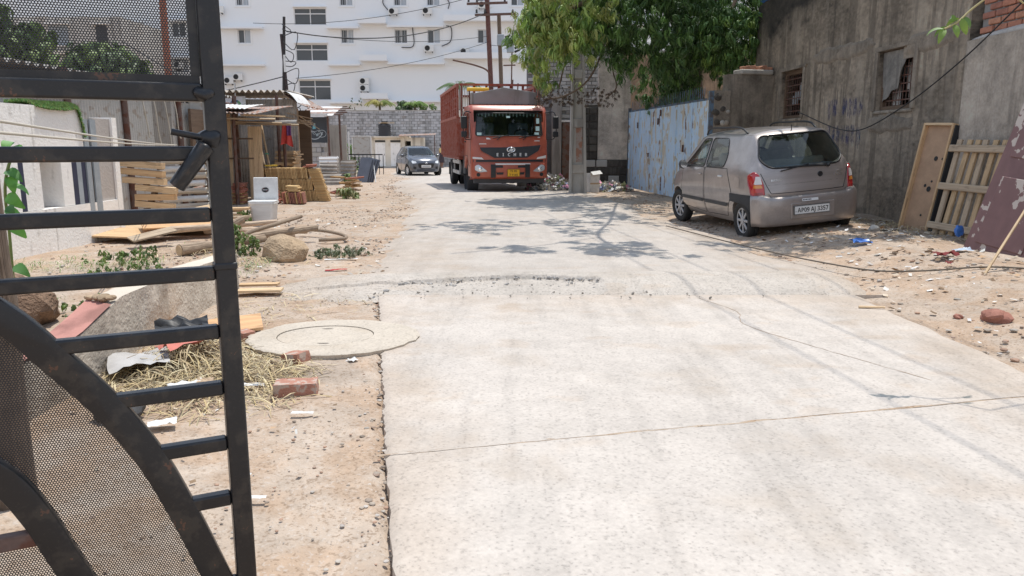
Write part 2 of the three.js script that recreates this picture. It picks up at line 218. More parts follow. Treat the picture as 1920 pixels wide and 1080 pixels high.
{
  const xs = [], ds = [];
  for (let x = -260; x < -9; x += Math.max(0.5, -x * 0.12)) xs.push(x); for (let x = -9; x < 7; x += 0.055) xs.push(x); for (let x = 7; x < 260; x += Math.max(0.6, x * 0.12)) xs.push(x);
  for (let d = -40; d < 1; d += 2) ds.push(d); for (let d = 1.2; d < 420; d += Math.max(0.05, (d - 3) * 0.014)) ds.push(d);
  const nx = xs.length - 1, nd = ds.length - 1;
  const g = gridGeo(nx, nd, (u, v) => {
    const x = xs[Math.round(u * nx)], D = ds[Math.round(v * nd)]; let y = gh(x, D);
    const onSlab = x > slabL(D) + 0.03 && x < slabR(D) - 0.2 && D < 6.6;
    const k = sst(45, 14, D);
    y += k * (0.05 * (fb(x * 1.1, D * 1.1, 3, 4) - 0.5) + 0.022 * (fb(x * 7, D * 7, 8, 3) - 0.5));
    if (x > slabL(D) - 0.02 && x < slabR(D) - 0.12 && D < 6.9) y = Math.min(y, 0) - 0.03;
    if (onSlab) y = -0.12;
    return [x, y, -D];
  });
  tintVerts(g, (x, D) => { // darker humus near the straw, dry pale patches, sieved dust
    const n = fb(x * 1.7, D * 1.7, 91, 4), f = fb(x * 9, D * 9, 92, 3); let k = 0.86 + 0.3 * n + 0.16 * (f - 0.5), c = [k, k * (0.985 + 0.03 * n), k * (0.97 + 0.06 * n)];
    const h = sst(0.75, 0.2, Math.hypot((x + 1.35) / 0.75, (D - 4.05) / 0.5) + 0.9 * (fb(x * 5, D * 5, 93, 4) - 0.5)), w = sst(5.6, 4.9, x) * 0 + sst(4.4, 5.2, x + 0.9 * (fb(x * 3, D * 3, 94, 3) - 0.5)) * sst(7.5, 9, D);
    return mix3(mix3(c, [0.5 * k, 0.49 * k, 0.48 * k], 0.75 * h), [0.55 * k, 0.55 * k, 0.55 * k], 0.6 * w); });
  struct('dirt_ground', g, M.dirt, 'structure', 'pale orange dirt with gravel beside the road');
}
const dust = (x, D, e) => { // dust swept over the concrete from its edges, brown blots, paler laitance
  const n = fb(x * 2.2, D * 2.2, 101, 4), f = fb(x * 11, D * 11, 102, 3), k = 0.9 + 0.2 * fb(x * 0.8 + 3, D * 0.35, 103, 3) + 0.1 * (f - 0.5) - 0.07 * sst(0.56, 0.7, fb(x * 14, D * 0.9, 104, 3));
  const d = clamp(sst(0.55, -0.05, e + 0.7 * (n - 0.5) + 0.25 * (f - 0.5)) * 0.85 + 0.55 * sst(0.66, 0.74, fb(x * 3.4, D * 5, 105, 4)));
  return mix3([k, k, k], [0.9 * k, 0.8 * k, 0.7 * k], d * 0.6); };
{ // near slab of concrete: two pours with a dirt-filled joint running askew between them, rough left edge
  const J = (x) => 3.04 + 0.237 * x + 0.012 * (fb(x * 7, 5, 33, 3) - 0.5);
  const mk = (D0, D1, a, b) => {
    const n = 170, m = 150, th = 0.09, top = (x, D) => gh(Math.min(x, 2.6), D) + 0.03 + 0.006 * (fb(x * 2, D * 2, 21, 3) - 0.5);
    const L = (D) => slabL(D) + 0.02 * (fb(D * 6, 4, 31, 4) - 0.5) + 0.016 * (vn(D * 40, 2, 5) - 0.5), Rr = (D) => slabR(D) + 0.16 + 0.12 * (fb(D * 2, 9, 3) - 0.5);
    const at = (u, v) => { let D = lerp(a, b, v), x = lerp(L(D), Rr(D), u); D = lerp(D0(x), D1(x), v); return [lerp(L(D), Rr(D), u), D]; };
    const g = mg([gridGeo(n, m, (u, v) => { const [x, D] = at(u, v), e = Math.min(u * n, 1); return [x, top(x, D) - 0.012 * (1 - e) - 0.14 * sst(0.93, 1, u), -D]; }),
      gridGeo(m, 1, (u, v) => { const [x, D] = at(0, u); return [x, top(x, D) - 0.012 - v * th, -D, D, v * th]; }),
      ...[0, 1].map((e) => gridGeo(n, 1, (u, v) => { const [x, D] = at(u, e); return [x, top(x, D) - v * th, -D, x, v * th]; }))]);
    return tintVerts(g, (x, D) => dust(x, D, Math.min((x - slabL(D)) * 1.1, (slabR(D) - x) * 0.6, (6.5 - D) * 0.5)));
  };
  const road = new THREE.Group(); road.name = 'road'; road.userData.kind = 'structure'; scene.add(road);
  part(road, 'slab', mk(() => -6, (x) => J(x) - 0.006, -6, 3.2), M.slab); part(road, 'slab', mk((x) => J(x) + 0.006, () => 6.24, 3.3, 6.24), M.slab);
  part(road, 'joint', gridGeo(160, 2, (u, v) => { const x = lerp(-0.55, 3.1, u); return [x, 0.029 + 0.008 * (fb(x * 12, v * 3, 2) - 0.5), -(J(x) + (v - 0.5) * 0.02)]; }), M.soil);
  for (const pts of [[[1.5, 6.1], [1.66, 5.6], [1.6, 5.2], [1.8, 4.7], [1.95, 4.4], [2.2, 3.9]]]) { const c = new THREE.CatmullRomCurve3(pts.map(([x, D]) => V(x, 0, D))).getPoints(120); part(road, 'crack', gridGeo(120, 1, (u, v) => { const p = c[Math.round(u * 120)], w = 0.0015 + 0.003 * vn(u * 40, 3, 8), j = 0.02 * (fb(u * 30, 1, 5, 4) - 0.5); return [p.x + j + (v - 0.5) * 2 * w, 0.0305 + 0.006 * (fb(p.x * 2, -p.z * 2, 21, 3) - 0.5) + 0.0012, p.z]; }), M.soil); }
  // older road beyond the hump: it sinks under the dirt along both sides
  const g = gridGeo(110, 300, (u, v) => {
    const D = 6.9 + Math.pow(v, 1.7) * 55, a = farL(D) - 0.8, b = farR(D) + 0.9, x = lerp(a, b, u);
    const e = Math.min(x - a, b - x) - 0.8 + 0.9 * (fb(x * 0.9, D * 0.9, 61, 4) - 0.5);
    return [x, gh(x, D) + clamp(e * 0.09, -0.09, 0.035) + sst(45, 14, D) * 0.012 * (fb(x * 1.1, D * 1.1, 3, 4) - 0.5), -D];
  });
  part(road, 'old_surface', tintVerts(g, (x, D) => dust(x, D, Math.min(x - farL(D), farR(D) - x) * 0.55)), M.oldroad);
  // broken speed hump: a rough strip across the road with a lost upper layer
  const hl = (x) => 6.14 + 0.02 * x + 0.05 * (fb(x * 5, 1, 71, 4) - 0.5), hr = (x) => 7.32 + 0.1 * (x - 1) * 0.3;
  const crackA = (x) => 6.52 + 0.02 * x + 0.16 * (fb(x * 2.6, 7, 72, 4) - 0.5) + 0.05 * (vn(x * 22, 4, 6) - 0.5), crackB = (x) => 6.62 + 0.24 * (fb(x * 2.1, 3, 75, 4) - 0.5) + 0.05 * (vn(x * 20, 8, 6) - 0.5) + 0.22 * Math.exp(-Math.pow((x - 0.35) / 0.55, 2));
  const hg = gridGeo(330, 130, (u, v) => {
    const x = lerp(-2.35, 3.4, u), D = lerp(hl(x), hr(x), v), t = v; let y = 0.07 * Math.sin(Math.PI * clamp(t * 0.94)) * (x > 0.9 ? 1.05 : 1);
    const inBroken = x > -0.95 && x < 0.78 && D > crackA(x) && D < crackB(x), jag = 0.03 * (fb(x * 30, D * 30, 77, 3) - 0.5), r1 = sst(crackA(x) - 0.01, crackA(x) + 0.03, D + jag), r2 = sst(crackB(x) + 0.01, crackB(x) - 0.035, D + jag), sd = sst(-1.0, -0.9, x) * sst(0.8, 0.72, x);
    y -= (inBroken ? 0.04 : 0) * sd * Math.min(1, r2 * 1.0); if (x < 0.78 && D < crackA(x)) y -= 0.02 * sst(0.86, 0.7, x) * (1 - r1) ;
    y += 0.014 * (fb(x * 6, D * 6, 81, 4) - 0.5) + 0.006 * (fb(x * 40, D * 40, 82, 2) - 0.5);
    y *= sst(-2.4, -1.5, x + 0.4 * (fb(D * 4, 2, 5) - 0.5)); y += lerp(0.012, 0.032, sst(0, 0.14, v)) - 0.03 * sst(0.93, 1, v);
    y -= 0.16 * sst(2.75, 3.35, x + 0.2 * (fb(D * 4, 3, 8) - 0.5)); if (x < -0.9) y -= 0.05 * sst(-1.0, -2.2, x + 0.5 * (fb(D * 5, x * 3, 9) - 0.5));
    return [x, gh(Math.min(x, 2.6), D) + y, -D];
  });
  { const ms = [], cs = []; for (let i = 0; i < 150; i++) { const x = R(-1.05, 0.85), D = (i % 3 ? crackB(x) - R(0, 0.06) : crackA(x) + R(-0.05, 0.04)) + (i % 5 === 0 ? R(-0.2, 0.1) : 0), s = 0.004 + 0.013 * Math.pow(rnd(), 2); ms.push(mtx(x, gh(x, D) + 0.03 + 0.07 * Math.sin(Math.PI * clamp((D - hl(x)) / (hr(x) - hl(x)) * 0.94)) - 0.02, -D, R(-1, 1), R(0, 6), R(-1, 1), s * 1.5, s, s)); const v = R(0.34, 0.52); cs.push(C(v, v * 0.94, v * 0.87)); } for (let i = 0; i < 60; i++) { const x = R(-1.6, 2.6), D = hl(x) + R(-0.12, 0.25), s = 0.003 + 0.008 * Math.pow(rnd(), 2); ms.push(mtx(x, 0.045, -D, R(-1, 1), R(0, 6), R(-1, 1), s * 1.4, s, s)); const v = R(0.25, 0.5); cs.push(C(v, v * 0.9, v * 0.78)); } inst(road, 'broken_chips', rock(1, 1, 0.8, 1, 6, 0.4, 1), tex(TX.soft, [1, 1, 1], 0.95), ms, cs); }
  part(road, 'speed_hump', tintVerts(hg, (x, D) => dust(x, D, Math.min((x + 1.6) * 0.6, 2.9 - x))), tex(TX.concrete, [0.5, 0.475, 0.445], 0.95, TX.concreteB, 0.012, { vertexColors: true }));
}
lap('10_ground');
// ---------- right side: house, walls, blue gate ----------
function barsWindow(parent, x0, x1, y0, y1, z, nv, nh, mat) {
  const w = part(parent, 'window', mg([bx(0.07, y1 - y0, 0.07, x0 + 0.035, (y0 + y1) / 2, z), bx(0.07, y1 - y0, 0.07, x1 - 0.035, (y0 + y1) / 2, z), bx(x1 - x0 - 0.14, 0.06, 0.07, (x0 + x1) / 2, y0 + 0.03, z), bx(x1 - x0 - 0.14, 0.08, 0.07, (x0 + x1) / 2, y1 - 0.04, z)]), M.woodDark);
  for (let i = 0; i < nv; i++) { const x = lerp(x0 + 0.09, x1 - 0.09, (i + 0.5) / nv); part(w, 'bar', new THREE.CylinderGeometry(0.008, 0.008, y1 - y0 - 0.14, 6), mat, [x, (y0 + y1) / 2 - 0.01, z - 0.012]); }
  for (let i = 0; i < nh; i++) { const y = lerp(y0 + 0.08, y1 - 0.1, (i + 0.5) / nh); part(w, 'crossbar', bx(x1 - x0 - 0.142, 0.018, 0.005, 0, 0, 0), mat, [(x0 + x1) / 2, y, z - 0.023]); }
  return w;
}
{
  const H = thing('house', 'grey brown streaked plaster house with two barred windows behind the parked car', 'house', [5.736, 0, 0]); H.rotation.y = Math.PI / 2 + 0.019;
  const win = [[14.95, 16.05, 1.74, 2.66], [11.0, 12.02, 1.74, 2.6]];
  const top = [[9.78, -0.3], [17.75, -0.3], [17.75, 4.19], [17.3, 4.24], [16.4, 4.2], [15.1, 4.3], [13, 4.27], [9.78, 4.4]];
  const wl = ext(top, 0.24, win.map(([a, b, c, d]) => [[a, c], [b, c], [b, d], [a, d]]));
  part(H, 'wall', uvm(wl, undefined, false), M.housewall);
  part(H, 'roof', bx(7.4, 0.15, 4.6, 13.77, 3.95, 2.55), M.cement);
  part(H, 'back_wall', bx(7.9, 4.2, 0.2, 13.77, 2.0, 5.0), M.house); part(H, 'end_wall', bx(0.2, 4.0, 4.6, 17.62, 1.9, 2.55), M.house); part(H, 'end_wall', bx(0.2, 4.0, 4.6, 9.95, 1.9, 2.55), M.house);
  // raised plaster: reveals, a proud lintel band and cracked patches
  for (const [a, b, c, d] of win) {
    part(H, 'lintel', uvm(tr(ext([[a - 0.12, d + 0.003], [b + 0.1, d + 0.003], [b + 0.12, d + 0.07], [a - 0.16, d + 0.05]], 0.03), 0, 0, -0.028)), M.house);
    part(H, 'sill', rb(b - a + 0.1, 0.05, 0.16, 0.02).translate((a + b) / 2, c - 0.028, 0.055), M.house);
    for (const x of [a - 0.055, b + 0.055]) part(H, 'surround', bx(0.1, d - c, 0.03, x, (c + d) / 2, -0.012), M.house);
  }
  const w1 = barsWindow(H, ...win[0], 0.1, 8, 6, M.rustDark), w2 = barsWindow(H, ...win[1], 0.1, 9, 6, M.rustDark);
  for (const [w, [a, b, c, d]] of [[w1, win[0]], [w2, win[1]]]) for (let i = 0; i < 7; i++) { const ww = R(0.12, 0.3); part(w, 'paper_lining', bx(ww, R(0.15, 0.4), 0.003, R(a + 0.2, b - 0.2), R(c + 0.2, d - 0.25), 0.17 + i * 0.004), i % 2 ? M.paper : M.bluegrey); }
  { const [a, b, c, d] = win[1]; // grey cloth hanging over the bars
    const g = gridGeo(16, 20, (u, v) => { const bot = d - 0.74 + 0.12 * u + 0.1 * sst(0.4, 0.5, u) + 0.22 * sst(0.75, 1, u), y = lerp(d - 0.02, bot, v), x = lerp(b - 0.03, a + 0.27 + 0.1 * v * v, u); return [x, y, 0.045 + 0.03 * Math.sin(u * 9 + v * 2) * v, u, v]; });
    part(w2, 'hanging_cloth', g, tex(TX.grime, [0.3, 0.31, 0.32], 0.95), undefined, undefined, 'torn grey sheet hanging in the window'); }
  const lt = canvasTex(512, 320, (c, w, h) => { c.clearRect(0, 0, w, h); c.font = 'bold 128px sans-serif'; let s2 = 11; const r2 = () => { s2 = (s2 * 16807) % 2147483647; return s2 / 2147483647; };
    for (let i = 0; i < 420; i++) { const row = r2() < 0.5 ? 0 : 1, gap = Math.floor(r2() * 7); const x = 30 + gap * 62 + r2() * 48, y = row ? 178 + r2() * 90 : 30 + r2() * 90; if (row === 0 && gap === 2) continue; c.fillStyle = `rgba(${30 + r2() * 30},${50 + r2() * 25},${95 + r2() * 40},${0.1 + r2() * 0.28})`; c.fillRect(x, y, 3 + r2() * 9, 8 + r2() * 34); } });
  part(H, 'faded_lettering', uvm0(new THREE.PlaneGeometry(1.55, 0.95)), new THREE.MeshStandardMaterial({ map: lt, transparent: true, roughness: 0.95, side: THREE.DoubleSide }), [13.05, 1.62, -0.004], [0, Math.PI, 0], 'two rows of faded blue painted letters');
  for (const [x, y, s] of [[13.9, 2.75, 1], [12.9, 2.74, 2], [10.6, 2.6, 3], [11.6, 1.55, 4]]) { const g = gridGeo(30, 12, (u, v) => { const e = sst(0.5, 0.35, Math.hypot(u - 0.5, (v - 0.5) * 1.1) + 0.35 * (fb(u * 6 + s * 9, v * 4, 5) - 0.5)); return [x + (u - 0.5) * 1.5, y + (v - 0.5) * 0.34, 0.012 - 0.03 * e - 0.012 * fb(u * 20, v * 8, s) * e, u * 1.5, v * 0.34]; }); part(H, 'plaster_patch', g, M.house); }
  part(H, 'parapet_sheet', crumple(0.7, 0.3, 0.06, 3, 14), M.bluebag, [17.3, 4.2, 0.1], [0.2, 0, 0.1], 'crumpled blue sheet on the parapet corner');
}
function uvm0(g) { return g; }
{
  const W = thing('boundary_wall', 'pale grey plaster wall with red brick courses on top beside the leaning pallet', 'wall', [5.72, 0, 0]); W.rotation.y = Math.PI / 2 + 0.019;
  part(W, 'plaster_wall', bx(6.0, 2.75, 0.3, 6.76, 1.1, 0.13), M.housePale);
  { const g = rock(1, 3.05, 0.075, 0.14, 4, 0.3, 4); part(W, 'ledge', g, tex(TX.stained, [0.5, 0.48, 0.46], 0.95, TX.plasterB, 0.02), [6.75, 2.49, 0.1]); }
  part(W, 'mortar_bed', bx(5.9, 2.0, 0.2, 6.76, 3.52, 0.222), M.mortar);
  const bricks = [rb(0.225, 0.072, 0.1, 0.012, 1), rb(0.215, 0.07, 0.1, 0.016, 1), rb(0.105, 0.07, 0.1, 0.014, 1)];
  for (let r = 0; r < 13; r++) for (let i = 0; i < 13; i++) { const x = 9.58 - i * 0.243 - (r % 2) * 0.12; part(W, 'brick', bricks[i === 0 && r % 2 ? 1 : (i + r) % 2], pick([M.terra, M.terra2, M.terra3, M.terra]), [x, 2.58 + r * 0.085, 0.135 + R(-0.008, 0.014)], [R(-0.03, 0.03), R(-0.02, 0.02), R(-0.015, 0.015)]); }
}
{
  const S = thing('stub_wall', 'stepped dark mottled masonry wall between blue gate and house', 'wall', [4.1, 0, 16.2]); S.rotation.y = Math.atan2(0.35, 1.3);
  part(S, 'wall', bx(1.05, 2.9, 0.26, 0.86, 1.2, -0.1), M.house); part(S, 'gate_pier', bx(0.36, 2.54, 0.3, 0.16, 1.05, -0.06), M.house);
  for (let i = 0; i < 22; i++) part(S, 'stone', rock(R(0.05, 0.09), 1, R(0.7, 1), 0.45, i, 0.3, 1), pick([M.sooty, M.cement, M.house]), [0.05 + (i % 3) * 0.12 + R(-0.03, 0.03), 0.35 + Math.floor(i / 3) * 0.26 + R(-0.04, 0.04), 0.085]);
  part(S, 'coping', rb(0.75, 0.1, 0.34, 0.03).translate(0.95, 2.7, -0.1), M.cement); for (let i = 0; i < 5; i++) part(S, 'loose_brick', rb(0.2, 0.08, 0.1, 0.015), M.terra3, [0.75 + i * 0.13, 2.78 + (i % 2) * 0.02, -0.1], [0, R(-1, 1), R(-0.2, 0.2)]);
}
{
  const G = thing('iron_gate', 'pale blue peeling sheet metal gate with spikes along its top', 'gate', [3.38, gh(3.4, 22), 22.6]); G.rotation.y = Math.atan2(-6.4, 0.67); // local x runs toward the house
  const L = 6.42, n = 6, w = L / n;
  for (let i = 0; i < n; i++) { part(G, 'panel', rb(w - 0.012, 2.12, 0.02, 0.006, 1).translate(i * w + w / 2, 1.12, R(-0.008, 0.008)), M.bluepaint); part(G, 'stiffener', bx(0.035, 2.12, 0.03, i * w + 0.03, 1.12, 0.026), M.bluepaint); }
  part(G, 'rail', bx(L, 0.05, 0.05, L / 2, 2.205, -0.03), M.blueIron); part(G, 'rail', bx(L, 0.05, 0.05, L / 2, 0.1, -0.04), M.blueIron);
  for (let i = 0; i < 46; i++) part(G, 'spike', tr(ext([[-0.014, 0], [0.014, 0], [0.014, 0.2], [0, 0.26], [-0.014, 0.2]], 0.006), 0, 0, 0), M.blueIron, [0.05 + i * (L - 0.35) / 46, 2.22, -0.03], [R(-0.03, 0.03), 0, R(-0.02, 0.02)]);
  part(G, 'post', bx(0.08, 2.35, 0.08, L + 0.06, 1.18, 0), M.blueIron); part(G, 'post', bx(0.08, 2.3, 0.08, -0.06, 1.15, 0), M.blueIron);
  part(G, 'latch', mg([bx(0.14, 0.03, 0.03, 2.1, 1.05, 0.05), tr(new THREE.TorusGeometry(0.035, 0.008, 6, 12), 2.12, 1.0, 0.055)]), M.rustDark);
  for (const [x, y] of [[0.98, 1.8], [2.9, 1.85], [4.9, 1.2], [3.1, 2.05]]) part(G, 'hinge', rb(0.05, 0.16, 0.03, 0.008), M.rustDark, [x, y, 0.045]);
}
{
  const W = thing('side_wall', 'tall whitish wall streaked with black soot left of the blue gate', 'wall', [0, -0.1, 22.75]);
  part(W, 'wall', bx(0.92, 2.75, 0.3, 2.94, 2.28, -0.15), M.pale); part(W, 'base', bx(1.4, 0.95, 0.36, 2.72, 0.425, -0.15), M.sooty); part(W, 'sooty_block', bx(0.5, 1.55, 0.34, 2.23, 1.68, -0.19), M.sooty);
  for (let r = 0; r < 7; r++) for (let i = 0; i < 2; i++) part(W, 'stone', rb(0.22, 0.19, 0.05, 0.03), M.sooty, [2.11 + i * 0.235 + R(-0.01, 0.01), 1.02 + r * 0.212, R(-0.018, 0.0)]);
  for (let r = 0; r < 4; r++) for (let i = 0; i < 4; i++) part(W, 'stone', rb(0.32, 0.2, 0.06, 0.03), pick([M.sooty, M.sooty, M.cement]), [2.2 + i * 0.345 + (r % 2) * 0.06 + R(-0.02, 0.02), 0.12 + r * 0.225, 0.03]);
  const B = thing('yard_wall', 'plain brown wall in deep shade behind the big tree', 'wall', [6.0, 0, 27.5]); part(B, 'wall', bx(6.5, 4.6, 0.25, 0, 2.0, 0), tex(TX.grime, [0.4, 0.3, 0.22], 0.95, TX.plasterB, 0.01)); part(B, 'coping', bx(6.6, 0.08, 0.34, 0, 4.343, 0), M.cement);
}
{
  const B = thing('brick_building', 'unplastered grey white brick building behind the concrete electric pole', 'building', [0, -0.15, 24.6]);
  part(B, 'wall', bx(2.95, 6.3, 0.3, 1.93, 3.0, -0.16), M.mortar);
  const bs = [rb(0.25, 0.098, 0.06, 0.01, 1), rb(0.243, 0.094, 0.06, 0.014, 1)], bm = [tex(TX.stained, [0.5, 0.48, 0.46], 0.95, TX.plasterB, 0.008), tex(TX.stained, [0.42, 0.4, 0.38], 0.95, TX.plasterB, 0.008), tex(TX.stained, [0.57, 0.55, 0.53], 0.95, TX.plasterB, 0.008)];
  for (let r = 0; r < 29; r++) for (let i = 0; i < 10; i++) { const x = 0.62 + i * 0.262 + (r % 2) * 0.13; if (x > 1.05 && x < 1.6 && r < 6) continue; part(B, 'brick', bs[(i + r) % 2], pick(bm), [x, 2.25 + r * 0.11, R(-0.006, 0.008)]); }
  part(B, 'pillar', rb(0.3, 3.0, 0.3, 0.02).translate(1.37, 1.45, 0.16), M.cement); part(B, 'lower_wall', bx(0.9, 2.2, 0.1, 0.6, 1.05, 0.03), M.cement);
  const d = part(B, 'door', rb(0.4, 2.05, 0.05, 0.01).translate(1.76, 1.03, 0.08), tex(TX.rusty, [0.3, 0.22, 0.18], 0.85)); part(d, 'lintel', bx(0.5, 0.06, 0.14, 1.76, 2.1, 0.06), M.whitewall); part(d, 'jamb', bx(0.05, 2.06, 0.12, 1.98, 1.03, 0.06), M.cement);
}
function concretePole(name, label, x, D, w0, w1, h, tiltZ) {
  const P = thing(name, label, 'electric pole', [x, gh(x, D) - 0.3, D]); P.rotation.z = tiltZ; const d = 0.2;
  const wAt = (y) => lerp(w0, w1, y / h), fl = 0.055;
  const side = (s) => ext([[s * wAt(0) / 2, 0], [s * (wAt(0) / 2 - fl), 0], [s * (wAt(h) / 2 - fl * 0.6), h], [s * wAt(h) / 2, h]], d, [], 0.006).translate(0, 0, -d / 2);
  part(P, 'flange', side(1), M.cement); part(P, 'flange', side(-1), M.cement);
  part(P, 'web', ext([[-wAt(0) / 2 + fl, 0.01], [wAt(0) / 2 - fl, 0.01], [wAt(h) / 2 - fl * 0.6, h - 0.01], [-wAt(h) / 2 + fl * 0.6, h - 0.01]], 0.07).translate(0, 0, -0.035), M.cement);
  for (const y of [0.95, 2.1, 3.3, 4.6, 5.9]) part(P, 'crosspiece', rb(wAt(y) - fl * 1.9, 0.22, d - 0.03, 0.012).translate(0, y, 0), M.cement);
  return P;
}
{ const P = concretePole('concrete_pole', 'weathered concrete electric pole with recessed web beside the rubbish', 1.7, 20.1, 0.46, 0.16, 7.2, 0.012);
  part(P, 'rust_stain_plate', bx(0.16, 0.85, 0.012, 0.03, 1.55, 0.048), M.rust, undefined, undefined, 'rusty orange stained sheet in the web');
  part(P, 'bracket', mg([bx(1.3, 0.07, 0.07, 0, 6.8, 0.14), bx(0.05, 0.16, 0.05, -0.5, 6.9, 0.14), bx(0.05, 0.16, 0.05, 0.5, 6.9, 0.14)]), M.rustDark); }
lap('20_right');
// ---------- left side: gate, white wall, sheds ----------
{
  const G = thing('metal_gate', 'black steel gate leaf with horizontal bars, curved strips and perforated sheets', 'gate', [-0.755, 0, 2.0]); G.rotation.y = Math.atan2(0.442, 0.897);
  const bm = M.gate, oa = [[-1.55, 1.19], [-1.05, 1.13], [-0.75, 1.02], [-0.499, 0.85], [-0.4, 0.732], [-0.299, 0.6], [-0.21, 0.445], [-0.14, 0.27], [-0.062, 0.04]], ia = [[-1.55, 0.8], [-1.05, 0.74], [-0.75, 0.62], [-0.542, 0.455], [-0.478, 0.345], [-0.435, 0.235], [-0.395, 0.13], [-0.36, 0.03]];
  const crv = (a) => new THREE.CatmullRomCurve3(a.map(([x, y]) => new THREE.Vector3(x, y, 0))).getPoints(48);
  const band = (a, w, d) => { const p = crv(a), l = [], r = []; p.forEach((q, i) => { const t = (p[i + 1] || q).clone().sub(p[i - 1] || q).normalize(); l.push([q.x - t.y * w / 2, q.y + t.x * w / 2]); r.unshift([q.x + t.y * w / 2, q.y - t.x * w / 2]); }); return toCreasedNormals(ext([...l, ...r], d, [], 0.004).translate(0, 0, -d / 2), 0.6); };
  const at = (a, y) => { const p = crv(a); for (let i = 1; i < p.length; i++) if (p[i].y <= y) return p[i].x; return p[0].x; };
  part(G, 'stile', rb(0.052, 1.93, 0.05, 0.007, 3).translate(0.004, 0.985, 0), bm); part(G, 'stile', rb(0.052, 1.93, 0.05, 0.007, 3).translate(-1.59, 0.985, 0), bm); part(G, 'top_rail', rb(1.54, 0.045, 0.04, 0.006).translate(-0.79, 1.9, 0), bm);
  for (const y of [1.376, 1.226, 1.072, 0.92, 0.764, 0.609, 0.453, 0.294]) { const a = y > 1.2 ? -1.562 : at(oa, y) - 0.01, th = y > 1.3 ? 0.045 : 0.037; part(G, 'bar', rb(-0.022 - a, th, 0.036, 0.007, 3).translate((a - 0.022) / 2, y, 0), bm); }
  part(G, 'curved_bar', band(oa, 0.062, 0.03), bm); part(G, 'curved_bar', band(ia, 0.06, 0.03), bm);
  part(G, 'lower_bar', rb(1.08, 0.04, 0.03, 0.006).translate(-1.02, 0.285, 0.001), M.rustDark, undefined, undefined, 'rusty brown bar under the curves'); part(G, 'bottom_rail', rb(1.54, 0.04, 0.04, 0.006).translate(-0.79, 0.035, 0), bm);
  // perforated sheet
  const px = 0.0064, py = px * Math.sqrt(3), am = (() => { const w = 64, h = 112, d = new Uint8Array(w * h * 4); for (let j = 0; j < h; j++) for (let i = 0; i < w; i++) { let m = 9; for (const [cx, cy] of [[0, 0], [1, 0], [0, 1], [1, 1], [0.5, 0.5]]) m = Math.min(m, Math.hypot((i + 0.5) / w - cx, ((j + 0.5) / h - cy) * Math.sqrt(3))); const v = m < 0.325 ? 0 : 255, k = (j * w + i) * 4; d[k] = d[k + 1] = d[k + 2] = v; d[k + 3] = 255; } const t = new THREE.DataTexture(d, w, h, THREE.RGBAFormat); t.wrapS = t.wrapT = THREE.RepeatWrapping; t.magFilter = THREE.LinearFilter; t.repeat.set(1 / px, 1 / py); t.needsUpdate = true; return t; })();
  const perf = std([0.02, 0.02, 0.022], 0.55, { alphaMap: am, transparent: true });
  const flat = (pts) => { const g = new THREE.ShapeGeometry(shapeOf(pts)); const p = g.attributes.position, uv = g.attributes.uv; for (let i = 0; i < p.count; i++) uv.setXY(i, p.getX(i), p.getY(i)); return g; };
  part(G, 'perforated_panel', flat([[-1.565, 1.4], [-0.025, 1.4], [-0.025, 1.88], [-1.565, 1.88]]), perf, [0, 0, -0.02]);
  part(G, 'panel_frame', mg([bx(1.54, 0.018, 0.012, -0.795, 1.408, -0.004), bx(0.022, 0.46, 0.012, -0.034, 1.646, -0.004)]), bm);
  part(G, 'perforated_panel', flat([...crv(oa).map((p) => [p.x, p.y]), ...crv(ia).map((p) => [p.x, p.y]).reverse()]), perf, [0, 0, -0.008]);
  part(G, 'perforated_panel', flat([...crv(ia).filter((p) => p.y < 0.275).map((p) => [p.x, p.y]), [-1.56, 0.03], [-1.56, 0.275]]), perf, [0, 0, -0.008]);
  // bolt lug welded on the stile
  const lump = rock(0.03, 1.1, 0.95, 0.9, 5, 0.3, 3, false); const lk = part(G, 'latch', lump, bm, [-0.012, 1.262, 0.012]);
  part(lk, 'sleeve', (() => { const g = new THREE.LatheGeometry([V2(0.015, -0.07), V2(0.021, -0.07), V2(0.021, 0.055), V2(0.0, 0.06)], 18); return g; })(), bm, [-0.045, -0.06, 0.02], [0.25, 0, -0.62]);
  part(lk, 'rod', rod(new THREE.Vector3(-0.09, 0.018, 0.01), new THREE.Vector3(0, 0.0, 0.01), 0.008), bm);
  part(G, 'weld', rock(0.014, 2, 1.4, 1.6, 8, 0.3, 2, false), bm, [-0.02, 1.372, 0.012]); part(G, 'collar', rb(0.058, 0.02, 0.056, 0.006), M.black, [0.004, 0.938, 0]);
}
{
  const P = thing('wooden_post', 'brown round post standing behind the black gate', 'post', [-1.755, 0, 2.55]);
  part(P, 'shaft', rod(new THREE.Vector3(0, -0.1, 0), new THREE.Vector3(0.0, 1.46, 0), 0.078, 0.07, 14, 0.08), M.barkDark); part(P, 'rope_tie', tube([new THREE.Vector3(0.07, 1.3, 0.04), new THREE.Vector3(0.1, 1.36, 0.03), new THREE.Vector3(0.085, 1.42, 0), new THREE.Vector3(0.11, 1.46, -0.02)], 0.009, 16), M.rope);
  for (const [y0, y1, dx, l] of [[1.33, 1.22, 0, 'upper slack rope from the brown post toward the tin shed'], [1.29, 1.215, 0.05, 'lower slack rope from the brown post toward the tin shed']]) solo('rope', tube(sag(V(-1.69, y0, 2.52), V(-6.1 + dx, y1 + 0.02, 14.2), 0.02), 0.006, 30), M.rope, l, 'rope');
}
const SX = -5.25; // face of the white wall
const atx = (px, X, k = 1.0) => Math.abs(X) * 1450 / (960 - px) * k;    // distance ahead at which a point of the plane x = X stands in that direction
